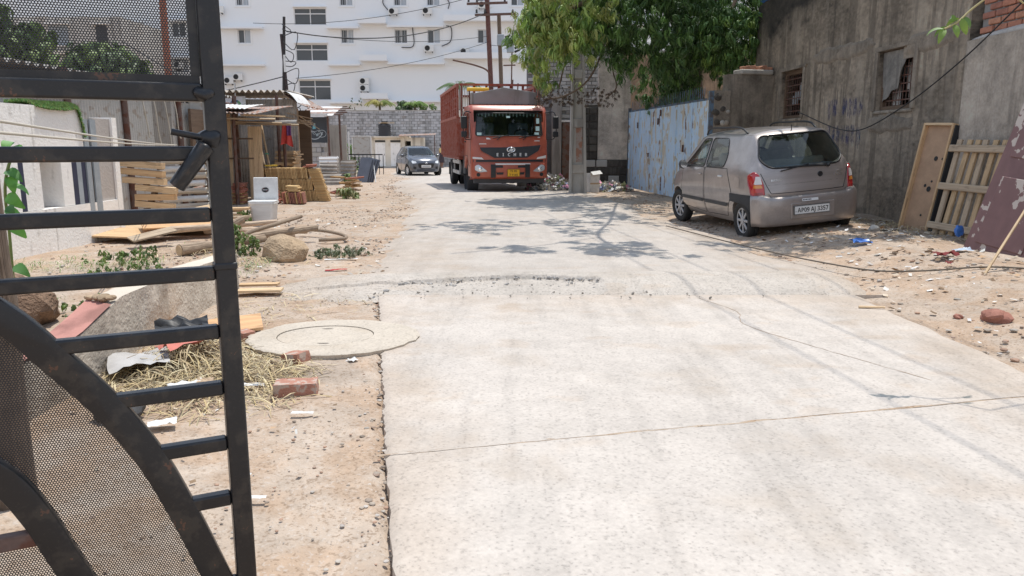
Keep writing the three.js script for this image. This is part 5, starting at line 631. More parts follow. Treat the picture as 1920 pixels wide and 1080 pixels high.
function wheel(parent, x, y, z, r, w, spokes, out, steer = 0, capMat = M.alu) {
  const t = new THREE.Group(); t.name = 'wheel'; t.position.set(x, y, z); t.rotation.y = steer; parent.add(t); const k = r * 0.66, h = w / 2, prof = [[k, -h * 0.9], [r * 0.9, -h], [r * 0.97, -h * 0.8], [r, -h * 0.55], [r, -h * 0.12], [r - 0.012, -h * 0.1], [r - 0.012, h * 0.0], [r, h * 0.02], [r, h * 0.5], [r * 0.97, h * 0.8], [r * 0.9, h], [k, h * 0.9], [k * 0.97, h * 0.4], [k * 0.97, -h * 0.9], [k, -h * 0.9]];
  part(t, 'tyre', new THREE.LatheGeometry(prof.map(([a, b]) => V2(a, b)), 40).rotateZ(Math.PI / 2), M.rubber);
  const rim = part(t, 'rim', mg([new THREE.CylinderGeometry(k * 0.98, k * 0.98, w * 0.3, 32, 1, true), tr(new THREE.CylinderGeometry(k * 0.96, k * 0.96, 0.01, 32), 0, 0, 0)].map((g) => g.rotateZ(Math.PI / 2))), M.plasticGrey);
  const sp = []; for (let i = 0; i < spokes; i++) { const a = i / spokes * 6.2832; sp.push(tr(new RoundedBoxGeometry(0.02, k * 0.72, k * 0.2, 1, 0.006), 0, k * 0.56, 0).rotateX(a)); } sp.push(new THREE.CylinderGeometry(k * 0.24, k * 0.28, 0.035, 20).rotateZ(Math.PI / 2), new THREE.TorusGeometry(k * 0.94, 0.012, 6, 32).rotateY(Math.PI / 2));
  part(rim, 'hubcap', mg(sp).translate(out * h * 0.62, 0, 0), capMat); return t;
}
const plateTex = (txt, bg, fg, w = 512, h = 128, size = 92) => canvasTex(w, h, (c) => { c.fillStyle = bg; c.fillRect(0, 0, w, h); c.strokeStyle = fg; c.lineWidth = 5; c.strokeRect(5, 5, w - 10, h - 10); c.fillStyle = fg; c.font = `bold ${size}px sans-serif`; c.textAlign = 'center'; c.textBaseline = 'middle'; txt.forEach((s, i) => c.fillText(s, w / 2 + (txt.length > 1 ? 0 : 12), h * (i + 0.52) / txt.length, w - 70)); if (txt.length === 1) { c.font = '16px sans-serif'; c.fillText('IND', 26, h * 0.66); } });

{ // the parked hatchback
  const car = thing('parked_car', 'dusty champagne hatchback parked askew against the grey house', 'car', [3.66, 0.045, 11.72], rad(8.6)); car.rotation.order = 'YXZ'; car.rotation.z = 0.088; car.rotation.x = 0.012;
  const paint = phys([0.385, 0.34, 0.315], 0.4, { metalness: 0.5, clearcoat: 0.8, clearcoatRoughness: 0.1, map: TX.soft }), dark = M.plasticGrey;
  const K = [[1.665, 0.34, 0.5, 0.58, 0.45, 0.56, 0.56, 0.6, 0.52], [1.64, 0.3, 0.58, 0.655, 0.5, 0.6, 0.64, 0.67, 0.58], [1.61, 0.27, 0.62, 0.69, 0.55, 0.7, 0.68, 0.82, 0.62], [1.58, 0.26, 0.64, 0.7, 0.57, 0.82, 0.68, 0.94, 0.625], [1.53, 0.25, 0.65, 0.712, 0.58, 0.9, 0.685, 1.02, 0.62], [1.44, 0.24, 0.655, 0.722, 0.58, 0.92, 0.69, 1.14, 0.605], [1.33, 0.23, 0.66, 0.73, 0.58, 0.93, 0.695, 1.27, 0.58], [1.23, 0.22, 0.66, 0.735, 0.58, 0.93, 0.7, 1.37, 0.56], [1.14, 0.2, 0.66, 0.737, 0.58, 0.93, 0.705, 1.412, 0.55], [0.9, 0.19, 0.66, 0.7375, 0.58, 0.93, 0.71, 1.43, 0.55], [0.1, 0.18, 0.66, 0.7375, 0.58, 0.92, 0.71, 1.435, 0.56], [-0.4, 0.18, 0.66, 0.7375, 0.58, 0.9, 0.71, 1.41, 0.55], [-0.6, 0.18, 0.66, 0.735, 0.58, 0.89, 0.705, 1.37, 0.54], [-0.95, 0.18, 0.66, 0.735, 0.58, 0.87, 0.7, 1.13, 0.6], [-1.12, 0.19, 0.66, 0.73, 0.58, 0.83, 0.695, 0.99, 0.64], [-1.25, 0.2, 0.66, 0.72, 0.58, 0.8, 0.68, 0.93, 0.63], [-1.5, 0.22, 0.64, 0.7, 0.56, 0.76, 0.65, 0.87, 0.58], [-1.68, 0.24, 0.58, 0.64, 0.5, 0.66, 0.6, 0.77, 0.52], [-1.77, 0.27, 0.5, 0.56, 0.46, 0.56, 0.53, 0.65, 0.46], [-1.81, 0.32, 0.4, 0.45, 0.44, 0.5, 0.43, 0.54, 0.36]];
  const bend = (x, y, z) => [x, y, z - (z > 1.0 ? 0.11 * Math.pow(Math.abs(x) / 0.7, 2.4) * sst(1.0, 1.5, z) : z < -1.3 ? -0.16 * Math.pow(Math.abs(x) / 0.7, 2.2) * sst(-1.3, -1.75, z) : 0)];
  const shell = new THREE.Mesh(carLoft(K, 0, 1.665, -1.81, bend), paint); shell.updateMatrixWorld();
  const wF = roundPoly([[-0.93, 0.935], [-0.1, 0.945], [-0.1, 1.34], [-0.36, 1.335]], 0.05), wR = roundPoly([[-0.03, 0.945], [0.6, 0.955], [0.63, 1.1], [0.5, 1.345], [-0.03, 1.345]], 0.07), wB = roundPoly([[-0.47, 0.955], [0.47, 0.955], [0.575, 1.06], [0.475, 1.365], [-0.475, 1.365], [-0.575, 1.06]], 0.07);
  const wheelZ = [1.18, -1.18], arch = []; for (const z of wheelZ) for (const s of [-1, 1]) arch.push(tr(new THREE.CylinderGeometry(0.315, 0.315, 0.5, 36), s * 0.68, 0.265, z, 0, 0, Math.PI / 2));
  const cavity = carLoft(K.map((k) => k.slice()), 0.05, 1.46, -1.0, (x, y, z) => [x, Math.max(y, 0.42), z]);
  const body = part(car, 'body', cutOut(shell.geometry, [cavity, ...[wF, wR].map((p) => prismSide(grow(p, -0.012))), prismBack(grow(wB, -0.012), 0.6, 2.5), prismBack(roundPoly([[-0.55, 1.0], [0.55, 1.0], [0.47, 1.33], [-0.47, 1.33]], 0.05), -1.6, -0.4), ...arch]), paint);
  const glass = phys([0.6, 0.68, 0.64], 0.015, { transmission: 1, thickness: 0, ior: 1.52 });
  for (const s of ['L', 'R']) for (const w of [wF, wR]) { const q = part(car, 'side_window', panel(shell, s, w, 0.002), glass); part(q, 'seal', seam(shell, s, w, 0.003, 0.007), M.black); }
  const rw = part(car, 'rear_window', panel(shell, 'B', wB, 0.002, 20, 12), glass); part(rw, 'seal', seam(shell, 'B', wB, 0.004, 0.013), M.black); part(car, 'windscreen', panel(shell, 'F', roundPoly([[-0.56, 0.99], [0.56, 0.99], [0.48, 1.34], [-0.48, 1.34]], 0.05), 0.002), glass);
  // tailgate line, bumper, lamps
  const gate = [[-0.5, 0.63], [0.5, 0.63], [0.545, 0.74], [0.6, 0.93], [0.5, 1.4], [-0.5, 1.4], [-0.6, 0.93], [-0.545, 0.74]]; part(car, 'tailgate_gap', seam(shell, 'B', [[-0.6, 0.9], [-0.545, 0.74], [-0.5, 0.635], [0.5, 0.635], [0.545, 0.74], [0.6, 0.9]], -0.002, 0.006, false), M.black); part(car, 'crease', seam(shell, 'B', [[-0.53, 0.745], [0.53, 0.745]], -0.003, 0.004, false), M.dark);
  const path = new THREE.CatmullRomCurve3([[-0.742, 0, 0.86 + 0.63], [-0.73, 0, 1.5], [-0.66, 0, 1.63], [-0.45, 0, 1.7], [0, 0, 1.725], [0.45, 0, 1.7], [0.66, 0, 1.63], [0.73, 0, 1.5], [0.742, 0, 1.49]].map((p) => new THREE.Vector3(...p))).getPoints(60), prof = [[0.205, -0.09], [0.215, -0.03], [0.26, -0.008], [0.36, 0.006], [0.46, 0.008], [0.54, 0.002], [0.575, -0.008], [0.592, -0.03], [0.598, -0.1]];
  const bump = gridGeo(60, prof.length - 1, (u, v) => { const i = Math.round(u * 60), p = path[i], t = (path[i + 1] || p).clone().sub(path[i - 1] || p).normalize(), [y, o] = prof[Math.round(v * (prof.length - 1))]; return [p.x - t.z * o * -1 * -1, y + 0.035 * sst(0.5, 0.66, Math.abs(p.x)) * v, p.z + t.x * o, i / 30, y]; });
  const bp = part(car, 'rear_bumper', bump, paint); part(bp, 'plate_recess', rb(0.6, 0.2, 0.02, 0.03, 3), paint, [0, 0.4, 1.726]);
  const np = part(bp, 'number_plate', rb(0.5, 0.12, 0.012, 0.005, 1), M.black, [-0.02, 0.41, 1.742]); part(np, 'lettering', new THREE.PlaneGeometry(0.49, 0.11), new THREE.MeshStandardMaterial({ map: plateTex(['AP09 AJ 3357'], '#d9d9d6', '#17171a'), roughness: 0.5 }), [0, 0, 0.0075]); part(bp, 'sticker', new THREE.PlaneGeometry(0.22, 0.035), new THREE.MeshStandardMaterial({ map: canvasTex(256, 48, (c) => { c.fillStyle = '#d6d6d4'; c.fillRect(0, 0, 256, 48); c.fillStyle = '#4a4a52'; for (const [x, w] of [[14, 20], [40, 12], [58, 20], [84, 10], [100, 22], [128, 16]]) c.fillRect(x, 12, w, 22); }), roughness: 0.6 }), [-0.04, 0.535, 1.738], [-0.25, 0, 0]);
  part(car, 'quarter_trim', mg([panel(shell, 'L', [[0.86, 0.62], [1.44, 0.62], [1.5, 0.5], [1.5, 0.24], [1.4, 0.24], [1.3, 0.5], [0.86, 0.5]], 0.012, 16, 14)]), tex(TX.soft, [0.05, 0.05, 0.052], 0.95), undefined, undefined, 'dull black primed patch above the rear wheel');
  for (const s of [-1, 1]) {
    const oz = 1.54, sh = roundPoly([[-0.1, 0.61], [0.075, 0.61], [0.07, 0.75], [0.02, 0.87], [-0.03, 0.92], [-0.09, 0.89], [-0.1, 0.75]], 0.045).map(([x, y]) => [s * (0.636 + x * -0.7), y]);
    const lampM = (c) => phys(c, 0.12, { clearcoat: 1, clearcoatRoughness: 0.05 }), L = part(car, 'tail_lamp', panel(shell, 'B', sh, 0.014, 12, 14), lampM([0.42, 0.012, 0.016])); part(L, 'rim', seam(shell, 'B', sh, 0.002, 0.012), lampM([0.35, 0.01, 0.014]));
    const band = (a, b, m, k) => part(L, k, panel(shell, 'B', [[s * 0.602, a], [s * 0.692, a], [s * (0.69 - 0.03 * (b > 0.84)), b], [s * 0.614, b]], 0.019, 8, 6), m); band(0.765, 0.865, lampM([0.6, 0.57, 0.55]), 'clear_lens'); band(0.715, 0.757, lampM([0.62, 0.22, 0.03]), 'amber_lens'); band(0.625, 0.66, lampM([0.25, 0.008, 0.012]), 'reflector');
    const side = s < 0 ? 'L' : 'R';
    // doors, trims, mirror, rails
    for (const [nm, p, hx] of [['front_door', [[-1.0, 0.3], [-0.09, 0.26], [-0.085, 0.93], [-0.96, 0.92]], -0.22], ['rear_door', [[-0.05, 0.26], [0.68, 0.28], [0.9, 0.62], [0.72, 0.94], [-0.05, 0.935]], 0.52]]) { const d = part(car, nm, panel(shell, side, p, 0.003, 16, 14), paint); part(d, 'gap', seam(shell, side, p, 0.0, 0.005), M.dark); const h = hit(shell, side, hx, 0.83, 0.012); part(d, 'handle', rb(0.022, 0.028, 0.12, 0.01), nm === 'front_door' ? paint : M.alu, [h.x, h.y, h.z]); part(d, 'moulding', panel(shell, side, nm === 'front_door' ? [[-0.98, 0.42], [-0.1, 0.42], [-0.1, 0.47], [-0.98, 0.47]] : [[-0.04, 0.42], [0.74, 0.42], [0.78, 0.47], [-0.04, 0.47]], 0.014, 14, 3), dark); }
    part(car, 'fuel_flap', panel(shell, side, roundPoly([[0.98, 0.7], [1.14, 0.7], [1.14, 0.84], [0.98, 0.84]], 0.03), 0.003, 8, 8), paint);
    const mr = part(car, 'mirror', rock(0.09, 0.75, 0.8, 0.65, 4, 0.1, 3, false), dark, [s * 0.8, 0.96, -0.72]); part(mr, 'arm', rb(0.14, 0.04, 0.05, 0.01), dark, [-s * 0.07, -0.03, 0]); part(mr, 'mirror_glass', new THREE.CircleGeometry(0.055, 16), M.chrome, [0, 0, 0.06]);
    const rail = tube([new THREE.Vector3(s * 0.49, 1.40, 0.95), new THREE.Vector3(s * 0.5, 1.47, 0.8), new THREE.Vector3(s * 0.5, 1.485, 0.2), new THREE.Vector3(s * 0.5, 1.46, -0.35), new THREE.Vector3(s * 0.49, 1.39, -0.45)], 0.014, 30, 6); part(car, 'roof_rail', rail, M.black);
    for (const [z, st] of [[1.18, 0], [-1.18, 0.1]]) wheel(car, s * 0.655, 0.265, z, 0.268, 0.15, 8, s, st, std([0.42, 0.42, 0.43], 0.5, { metalness: 0.5 }));
  }
  const wp = hit(shell, 'B', 0.3, 0.94, 0.02), wp2 = hit(shell, 'B', -0.1, 0.955, 0.02), wp3 = hit(shell, 'B', -0.36, 0.915, 0.02); const wi = part(car, 'wiper', rod(wp, wp2, 0.012, 0.009), M.black); part(wi, 'blade', rod(hit(shell, 'B', 0.02, 0.975, 0.022), wp3, 0.009, 0.007), M.black); part(wi, 'pivot', new THREE.SphereGeometry(0.022, 12, 8), M.black, wp.toArray());
  const lk = hit(shell, 'B', 0.17, 0.835, 0.004); part(car, 'badge', mg([new THREE.TorusGeometry(0.026, 0.01, 8, 20), new THREE.CircleGeometry(0.02, 16)]), M.black, lk.toArray()); part(car, 'antenna', rod(hit(shell, 'B', 0.0, 1.405, 0), new THREE.Vector3(0, 1.48, 1.2), 0.006), M.black);
  for (const [x, y, w, t] of [[-0.42, 0.79, 0.15, 'MARUTI'], [0.44, 0.8, 0.12, 'ALTO'], [0.46, 0.84, 0.1, 'SUZUKI']]) { const g = new TextGeometry(t, { font, size: 0.028, depth: 0.004, curveSegments: 2 }); g.computeBoundingBox(); const gw = g.boundingBox.max.x; g.scale(w / gw, 1, 1).translate(-w / 2, 0, 0); const h = hit(shell, 'B', x, y, 0.004); part(car, 'lettering', g, M.chrome, h.toArray(), [-0.15, x * 0.3, 0]); }
  // cabin
  const seatM = tex(TX.soft, [0.36, 0.34, 0.31], 0.9); for (const s of [-1, 1]) { const st = part(car, 'seat', rb(0.46, 0.14, 0.48, 0.06).translate(s * 0.33, 0.5, -0.1), seatM); part(st, 'backrest', rb(0.44, 0.62, 0.13, 0.06), seatM, [s * 0.33, 0.82, 0.16], [-0.2, 0, 0]); part(st, 'headrest', rb(0.25, 0.17, 0.09, 0.04), seatM, [s * 0.33, 1.2, 0.24]); }
  const rs = part(car, 'rear_seat', rb(1.2, 0.16, 0.45, 0.06).translate(0, 0.52, 0.72), seatM); part(rs, 'backrest', rb(1.2, 0.52, 0.13, 0.05), seatM, [0, 0.77, 0.98], [-0.22, 0, 0]); part(car, 'dashboard', rb(1.25, 0.25, 0.35, 0.08).translate(0, 0.83, -0.8), dark); part(car, 'steering_wheel', new THREE.TorusGeometry(0.185, 0.016, 8, 28), M.black, [0.33, 0.95, -0.5], [0.4, 0, 0]); part(car, 'parcel_shelf', rb(1.1, 0.03, 0.3, 0.01), tex(TX.soft, [0.32, 0.34, 0.38], 0.9), [0, 0.93, 1.22]);
}
{ // grey hatchback on the far road
  const car = thing('hatchback', 'dark grey hatchback on the road left of the truck', 'car', [-5.02, gh(-5, 41.5) - 0.005, 41.6], rad(200));
  const paint = phys([0.1, 0.105, 0.12], 0.3, { metalness: 0.5, clearcoat: 1, clearcoatRoughness: 0.08 });
  const K = [[1.86, 0.4, 0.6, 0.68, 0.55, 0.7, 0.66, 0.82, 0.6], [1.8, 0.32, 0.72, 0.8, 0.6, 0.85, 0.78, 0.98, 0.7], [1.7, 0.28, 0.76, 0.83, 0.62, 0.95, 0.8, 1.14, 0.68], [1.45, 0.24, 0.78, 0.86, 0.64, 1.02, 0.81, 1.4, 0.64], [1.2, 0.2, 0.79, 0.865, 0.64, 1.02, 0.82, 1.49, 0.62], [0.4, 0.19, 0.79, 0.865, 0.64, 0.99, 0.82, 1.53, 0.62], [-0.2, 0.18, 0.79, 0.865, 0.64, 0.97, 0.82, 1.49, 0.61], [-0.5, 0.18, 0.79, 0.865, 0.64, 0.95, 0.82, 1.37, 0.64], [-1.0, 0.18, 0.79, 0.865, 0.64, 0.92, 0.81, 1.05, 0.74], [-1.15, 0.18, 0.79, 0.865, 0.64, 0.9, 0.8, 1.0, 0.74], [-1.55, 0.2, 0.77, 0.84, 0.62, 0.84, 0.78, 0.94, 0.7], [-1.78, 0.22, 0.72, 0.78, 0.55, 0.76, 0.73, 0.86, 0.64], [-1.9, 0.24, 0.66, 0.7, 0.48, 0.66, 0.67, 0.76, 0.56], [-1.96, 0.28, 0.58, 0.6, 0.42, 0.55, 0.58, 0.62, 0.5]];
  const bend = (x, y, z) => [x, y, z + (z < -1.2 ? 0.2 * Math.pow(Math.abs(x) / 0.8, 2.4) * sst(-1.2, -1.8, z) : z > 1.3 ? -0.14 * Math.pow(Math.abs(x) / 0.8, 2.4) * sst(1.3, 1.8, z) : 0)];
  const shell = new THREE.Mesh(carLoft(K, 0, 1.86, -1.96, bend), paint); shell.updateMatrixWorld();
  const wF = roundPoly([[-0.85, 1.0], [0.02, 1.03], [0.02, 1.42], [-0.3, 1.4]], 0.05), wR = roundPoly([[0.1, 1.03], [0.85, 1.07], [0.75, 1.3], [0.5, 1.42], [0.1, 1.42]], 0.06), ws = roundPoly([[-0.68, 1.05], [0.68, 1.05], [0.56, 1.44], [-0.56, 1.44]], 0.06);
  const arch = []; for (const z of [1.22, -1.23]) for (const s of [-1, 1]) arch.push(tr(new THREE.CylinderGeometry(0.345, 0.345, 0.5, 32), s * 0.8, 0.3, z, 0, 0, Math.PI / 2));
  part(car, 'body', cutOut(shell.geometry, [carLoft(K, 0.06, 1.5, -0.9, (x, y, z) => [x, Math.max(y, 0.45), z]), ...[wF, wR].map((p) => prismSide(grow(p, -0.012))), prismBack(grow(ws, -0.012), -2, -0.2), ...arch]), paint);
  const glass = phys([0.55, 0.66, 0.62], 0.02, { transmission: 1, thickness: 0, ior: 1.52 });
  for (const s of ['L', 'R']) for (const w of [wF, wR]) part(car, 'side_window', panel(shell, s, w, 0.002), glass); part(car, 'windscreen', panel(shell, 'F', ws, 0.003, 16, 10), glass); part(car, 'wiper', mg([rod(hit(shell, 'F', 0.5, 1.06, 0.02), hit(shell, 'F', -0.1, 1.1, 0.02), 0.012), rod(hit(shell, 'F', 0, 1.06, 0.02), hit(shell, 'F', -0.5, 1.1, 0.02), 0.012)]), M.black);
  part(car, 'grille', panel(shell, 'F', roundPoly([[-0.44, 0.68], [0.44, 0.68], [0.36, 0.42], [-0.36, 0.42]], 0.08), 0.012, 12, 8), M.black); part(car, 'lower_intake', panel(shell, 'F', roundPoly([[-0.5, 0.36], [0.5, 0.36], [0.46, 0.3], [-0.46, 0.3]], 0.03), 0.01, 12, 5), M.black); part(car, 'badge', new THREE.TorusGeometry(0.05, 0.014, 6, 16), M.chrome, hit(shell, 'F', 0, 0.69, 0.02).toArray());
  const np = part(car, 'number_plate', rb(0.5, 0.13, 0.012, 0.005, 1), M.paper, hit(shell, 'F', 0, 0.52, 0.03).toArray()); part(np, 'characters', bx(0.4, 0.045, 0.004, 0, 0, -0.008), std([0.35, 0.35, 0.36], 0.8));
  for (const s of [-1, 1]) { part(car, 'headlamp', panel(shell, 'F', roundPoly([[s * 0.48, 0.68], [s * 0.68, 0.66], [s * 0.7, 0.76], [s * 0.66, 0.82], [s * 0.5, 0.76]], 0.03), 0.012, 10, 10), phys([0.75, 0.77, 0.78], 0.08, { clearcoat: 1 })); part(car, 'fog_lamp', panel(shell, 'F', roundPoly([[s * 0.5, 0.38], [s * 0.64, 0.38], [s * 0.64, 0.52], [s * 0.5, 0.5]], 0.04), 0.012, 8, 8), M.black); const mr = part(car, 'mirror', rock(0.1, 1.1, 0.7, 0.6, 3, 0.1, 3, false), paint, [s * 0.95, 1.05, -0.62]); part(mr, 'arm', rb(0.14, 0.03, 0.05, 0.01), M.black, [-s * 0.08, -0.03, 0]); const sd = s < 0 ? 'L' : 'R'; for (const p of [[[-0.92, 0.35], [0.05, 0.3], [0.05, 0.98], [-0.9, 0.95]], [[0.08, 0.3], [0.85, 0.34], [1.0, 0.7], [0.9, 1.02], [0.08, 0.99]]]) { const d = part(car, 'door', panel(shell, sd, p, 0.004, 12, 10), paint); part(d, 'gap', seam(shell, sd, p, 0, 0.007), M.dark); const h = hit(shell, sd, p[1][0] - 0.15, 0.88, 0.015); part(d, 'handle', rb(0.03, 0.03, 0.16, 0.01), M.chrome, h.toArray()); } for (const z of [1.22, -1.23]) wheel(car, s * 0.765, 0.3, z, 0.3, 0.18, 10, s, z < 0 ? 0.25 : 0); }
  for (const s of [-1, 1]) { const st = part(car, 'seat', rb(0.5, 0.65, 0.15, 0.06).translate(s * 0.38, 0.85, 0.15), M.plasticGrey); part(st, 'headrest', rb(0.26, 0.18, 0.1, 0.04).translate(s * 0.38, 1.28, 0.2), M.plasticGrey); } part(car, 'dashboard', rb(1.4, 0.25, 0.4, 0.08).translate(0, 0.85, -0.75), M.plasticGrey);
}
lap('60_vehicles');
{ // red lorry with a slatted cargo body, nose toward the camera
  const T = thing('cargo_truck', 'red cargo truck with slatted body parked facing the camera', 'truck', [-0.05, gh(0, 22) + 0.0, 20.75], rad(10)); // local z = forward
  const red = phys([0.45, 0.092, 0.045], 0.45, { clearcoat: 0.5, clearcoatRoughness: 0.25, map: TX.soft }), redBody = tex(TX.rusty, [0.52, 0.19, 0.14], 0.7), redDark = tex(TX.rusty, [0.4, 0.13, 0.1], 0.75);
  const W = 2.06, prof = [[-0.02, 0.42], [0, 0.52], [0, 0.8], [-0.02, 1.0], [-0.05, 1.42], [-0.08, 1.48], [-0.2, 2.1], [-0.25, 2.2], [-0.36, 2.28], [-0.6, 2.31], [-1.6, 2.31], [-1.66, 2.25], [-1.66, 0.62], [-1.56, 0.62], [-1.5, 0.8], [-1.3, 0.93], [-1.0, 0.93], [-0.8, 0.8], [-0.72, 0.6], [-0.7, 0.42]];
  const mkCab = (inset) => { const bv = 0.1, s = shapeOf(prof.map(([z, y]) => { const cz = -0.8, cy = 1.4; return [z + Math.sign(cz - z) * (inset ? inset : bv * 0.55), y + Math.sign(cy - y) * (inset || bv * 0.35)]; })); let g = new THREE.ExtrudeGeometry(s, { depth: W - 2 * bv - 2 * inset, steps: 12, bevelEnabled: !inset, bevelSize: bv * 0.55, bevelThickness: bv, bevelSegments: 5, curveSegments: 4 }); g.translate(0, 0, -(W - 2 * bv - 2 * inset) / 2).rotateY(-Math.PI / 2); const p = g.attributes.position; for (let i = 0; i < p.count; i++) { const x = p.getX(i), z = p.getZ(i); p.setZ(i, z - 0.07 * x * x * sst(-0.7, 0, z)); } g.deleteAttribute('normal'); g.deleteAttribute('uv'); g = mergeVertices(g, 1e-4); g.computeVertexNormals(); g = toCreasedNormals(g, 0.5); return uvm(g); };
  const cabG = mkCab(0), shell = new THREE.Mesh(cabG, red); shell.updateMatrixWorld(); const f = 'B'; // rays along -z meet the nose
  const ws = roundPoly([[-0.9, 1.51], [0.9, 1.51], [0.85, 2.1], [-0.85, 2.1]], 0.07), sw = roundPoly([[-1.35, 1.45], [-0.28, 1.45], [-0.42, 2.12], [-1.35, 2.12]], 0.06);
  const cab = part(T, 'cab', cutOut(mergeVertices(cabG, 1e-4), [bx(1.86, 1.25, 1.3, 0, 1.55, -0.86), prismBack(grow(ws, -0.015), -0.7, 0.5), prismSide(grow(sw, -0.01))]), red);
  const glass = phys([0.55, 0.68, 0.62], 0.015, { transmission: 1, thickness: 0, ior: 1.52 }); const wd = part(T, 'windscreen', panel(shell, f, ws, 0.002, 20, 10), glass); part(wd, 'seal', seam(shell, f, ws, 0.004, 0.014), M.black); for (const [x, y, w, h] of [[-0.8, 1.56, 0.12, 0.07], [0.78, 1.9, 0.08, 0.14], [0.77, 1.7, 0.1, 0.12], [-0.02, 2.0, 0.1, 0.05], [0.74, 1.57, 0.12, 0.06]]) { const q = hit(shell, f, x, y, 0.006); part(wd, 'sticker', bx(w, h, 0.003, 0, 0, 0, -0.18), std([0.55, 0.72, 0.68], 0.6), q.toArray()); }
  for (const s of ['L', 'R']) part(T, 'side_window', panel(shell, s, sw, 0.002), glass);
  // face
  const gr = part(T, 'grille', panel(shell, f, [[-0.8, 1.23], [-0.76, 1.12], [-0.42, 0.94], [0.46, 0.94], [0.78, 1.12], [0.84, 1.27], [0.3, 1.22], [-0.3, 1.22]], 0.012, 24, 10), tex(TX.soft, [0.035, 0.036, 0.04], 0.6)); part(gr, 'trim', seam(shell, f, [[-0.82, 1.25], [-0.78, 1.1], [-0.43, 0.925], [0.47, 0.925], [0.8, 1.1], [0.86, 1.29]], 0.01, 0.012, false), red);
  const tg = new TextGeometry('EICHER', { font, size: 0.085, depth: 0.012, curveSegments: 3 }); tg.computeBoundingBox(); const letters = 'EICHER'.split(''); letters.forEach((ch, i) => { const g = new TextGeometry(ch, { font, size: 0.082, depth: 0.014, curveSegments: 3 }); g.computeBoundingBox(); g.translate(-g.boundingBox.max.x / 2, 0, 0); const p = hit(shell, f, -0.34 + i * 0.154, 0.98, 0.014); part(gr, 'letter', g, M.alu, p.toArray()); });
  const emP = hit(shell, f, 0.03, 1.15, 0.018); const em = part(gr, 'emblem', tr(new THREE.TorusGeometry(0.075, 0.014, 8, 28), 0, 0, 0).scale(1.35, 0.85, 1), M.chrome, emP.toArray()); part(em, 'emblem_wing', tr(ext([[-0.07, -0.03], [0.02, -0.045], [0.075, 0.0], [0.0, 0.045], [-0.03, 0.01]], 0.01), 0, 0, -0.004), M.alu);
  const slot = (n, p, m, off = 0.008, par = T) => part(par, n, panel(shell, f, p, off, 14, 4), m);
  slot('gap', [[-0.98, 0.83], [0.98, 0.83], [0.98, 0.89], [-0.98, 0.89]], M.black, 0.004);
  for (const s of [-1, 1]) slot('white_flash', s < 0 ? [[-0.99, 0.905], [-0.7, 0.895], [-0.76, 0.955], [-0.99, 0.965]] : [[0.99, 0.925], [0.72, 0.9], [0.75, 0.95], [0.99, 1.0]], std([0.7, 0.66, 0.63], 0.6));
  slot('cowl_flash', [[-0.62, 1.42], [-0.5, 1.42], [-0.56, 1.46], [-0.62, 1.46]], M.paper); for (const [x, y, w] of [[-0.72, 1.3, 0.2], [0.74, 1.38, 0.16], [0.8, 1.47, 0.08]]) slot('model_lettering', [[x - w / 2, y - 0.012], [x + w / 2, y - 0.012], [x + w / 2 - 0.01, y + 0.014], [x - w / 2 + 0.01, y + 0.014]], std([0.62, 0.56, 0.52], 0.6));
  const bm = part(T, 'bumper', (() => { const p = [[0.36, -0.2], [0.4, 0.02], [0.46, 0.05], [0.6, 0.055], [0.72, 0.05], [0.79, 0.035], [0.815, 0.0], [0.82, -0.12]]; return gridGeo(40, p.length - 1, (u, v) => { const [y, o] = p[Math.round(v * (p.length - 1))], x = lerp(-1.04, 1.04, u); return [x, y, o - 0.075 * x * x - 0.2 * sst(0.94, 1.04, Math.abs(x)), x, y]; }); })(), red); bm.updateMatrixWorld(); const bs = new THREE.Mesh(bm.geometry, red); bs.updateMatrixWorld();
  const bp = (n, p, m, off = 0.01, nu = 12, nv = 6) => part(bm, n, panel(bs, f, p, off, nu, nv), m);
  bp('chrome_strip', [[-0.4, 0.755], [0.54, 0.755], [0.54, 0.795], [-0.4, 0.795]], std([0.72, 0.66, 0.62], 0.4), 0.014); for (const s of [-1, 1]) { bp('guard', [[s * 0.46 - 0.065, 0.42], [s * 0.46 + 0.065, 0.42], [s * 0.46 + 0.065, 0.77], [s * 0.46 - 0.065, 0.77]], M.black, 0.035, 4, 6); bp('air_slot', [[s * 0.3 - 0.1, 0.68], [s * 0.3 + 0.1, 0.68], [s * 0.3 + 0.1, 0.74], [s * 0.3 - 0.1, 0.74]], M.black); bp('air_slot', [[s * 0.28 - 0.08, 0.5], [s * 0.28 + 0.08, 0.5], [s * 0.28 + 0.1, 0.56], [s * 0.28 - 0.1, 0.56]], M.black); const hl = bp('headlamp', roundPoly([[s * 0.6, 0.58], [s * 0.82, 0.56], [s * 0.94, 0.62], [s * 0.94, 0.73], [s * 0.84, 0.77]], 0.03), phys([0.5, 0.51, 0.52], 0.1, { clearcoat: 1, metalness: 0.3 }), 0.012, 12, 10); const h = hit(bs, f, s * 0.8, 0.65, 0.02); part(hl, 'reflector', new THREE.SphereGeometry(0.055, 14, 10).scale(1, 1, 0.35), M.chrome, h.toArray()); const fg = hit(bs, f, s * 0.85, 0.5, 0.008); part(bm, 'fog_lamp', new THREE.CylinderGeometry(0.05, 0.05, 0.02, 16).rotateX(Math.PI / 2), M.black, fg.toArray()); }
  const pp = hit(bs, f, 0.08, 0.545, 0.02), plt = part(bm, 'number_plate', rb(0.34, 0.2, 0.012, 0.005, 1), M.black, pp.toArray()); part(plt, 'lettering', new THREE.PlaneGeometry(0.335, 0.195), new THREE.MeshStandardMaterial({ map: plateTex(['TS 05', 'T 1145'], '#d7a11f', '#2b2210', 256, 150, 58), roughness: 0.6 }), [0, 0, 0.008]);
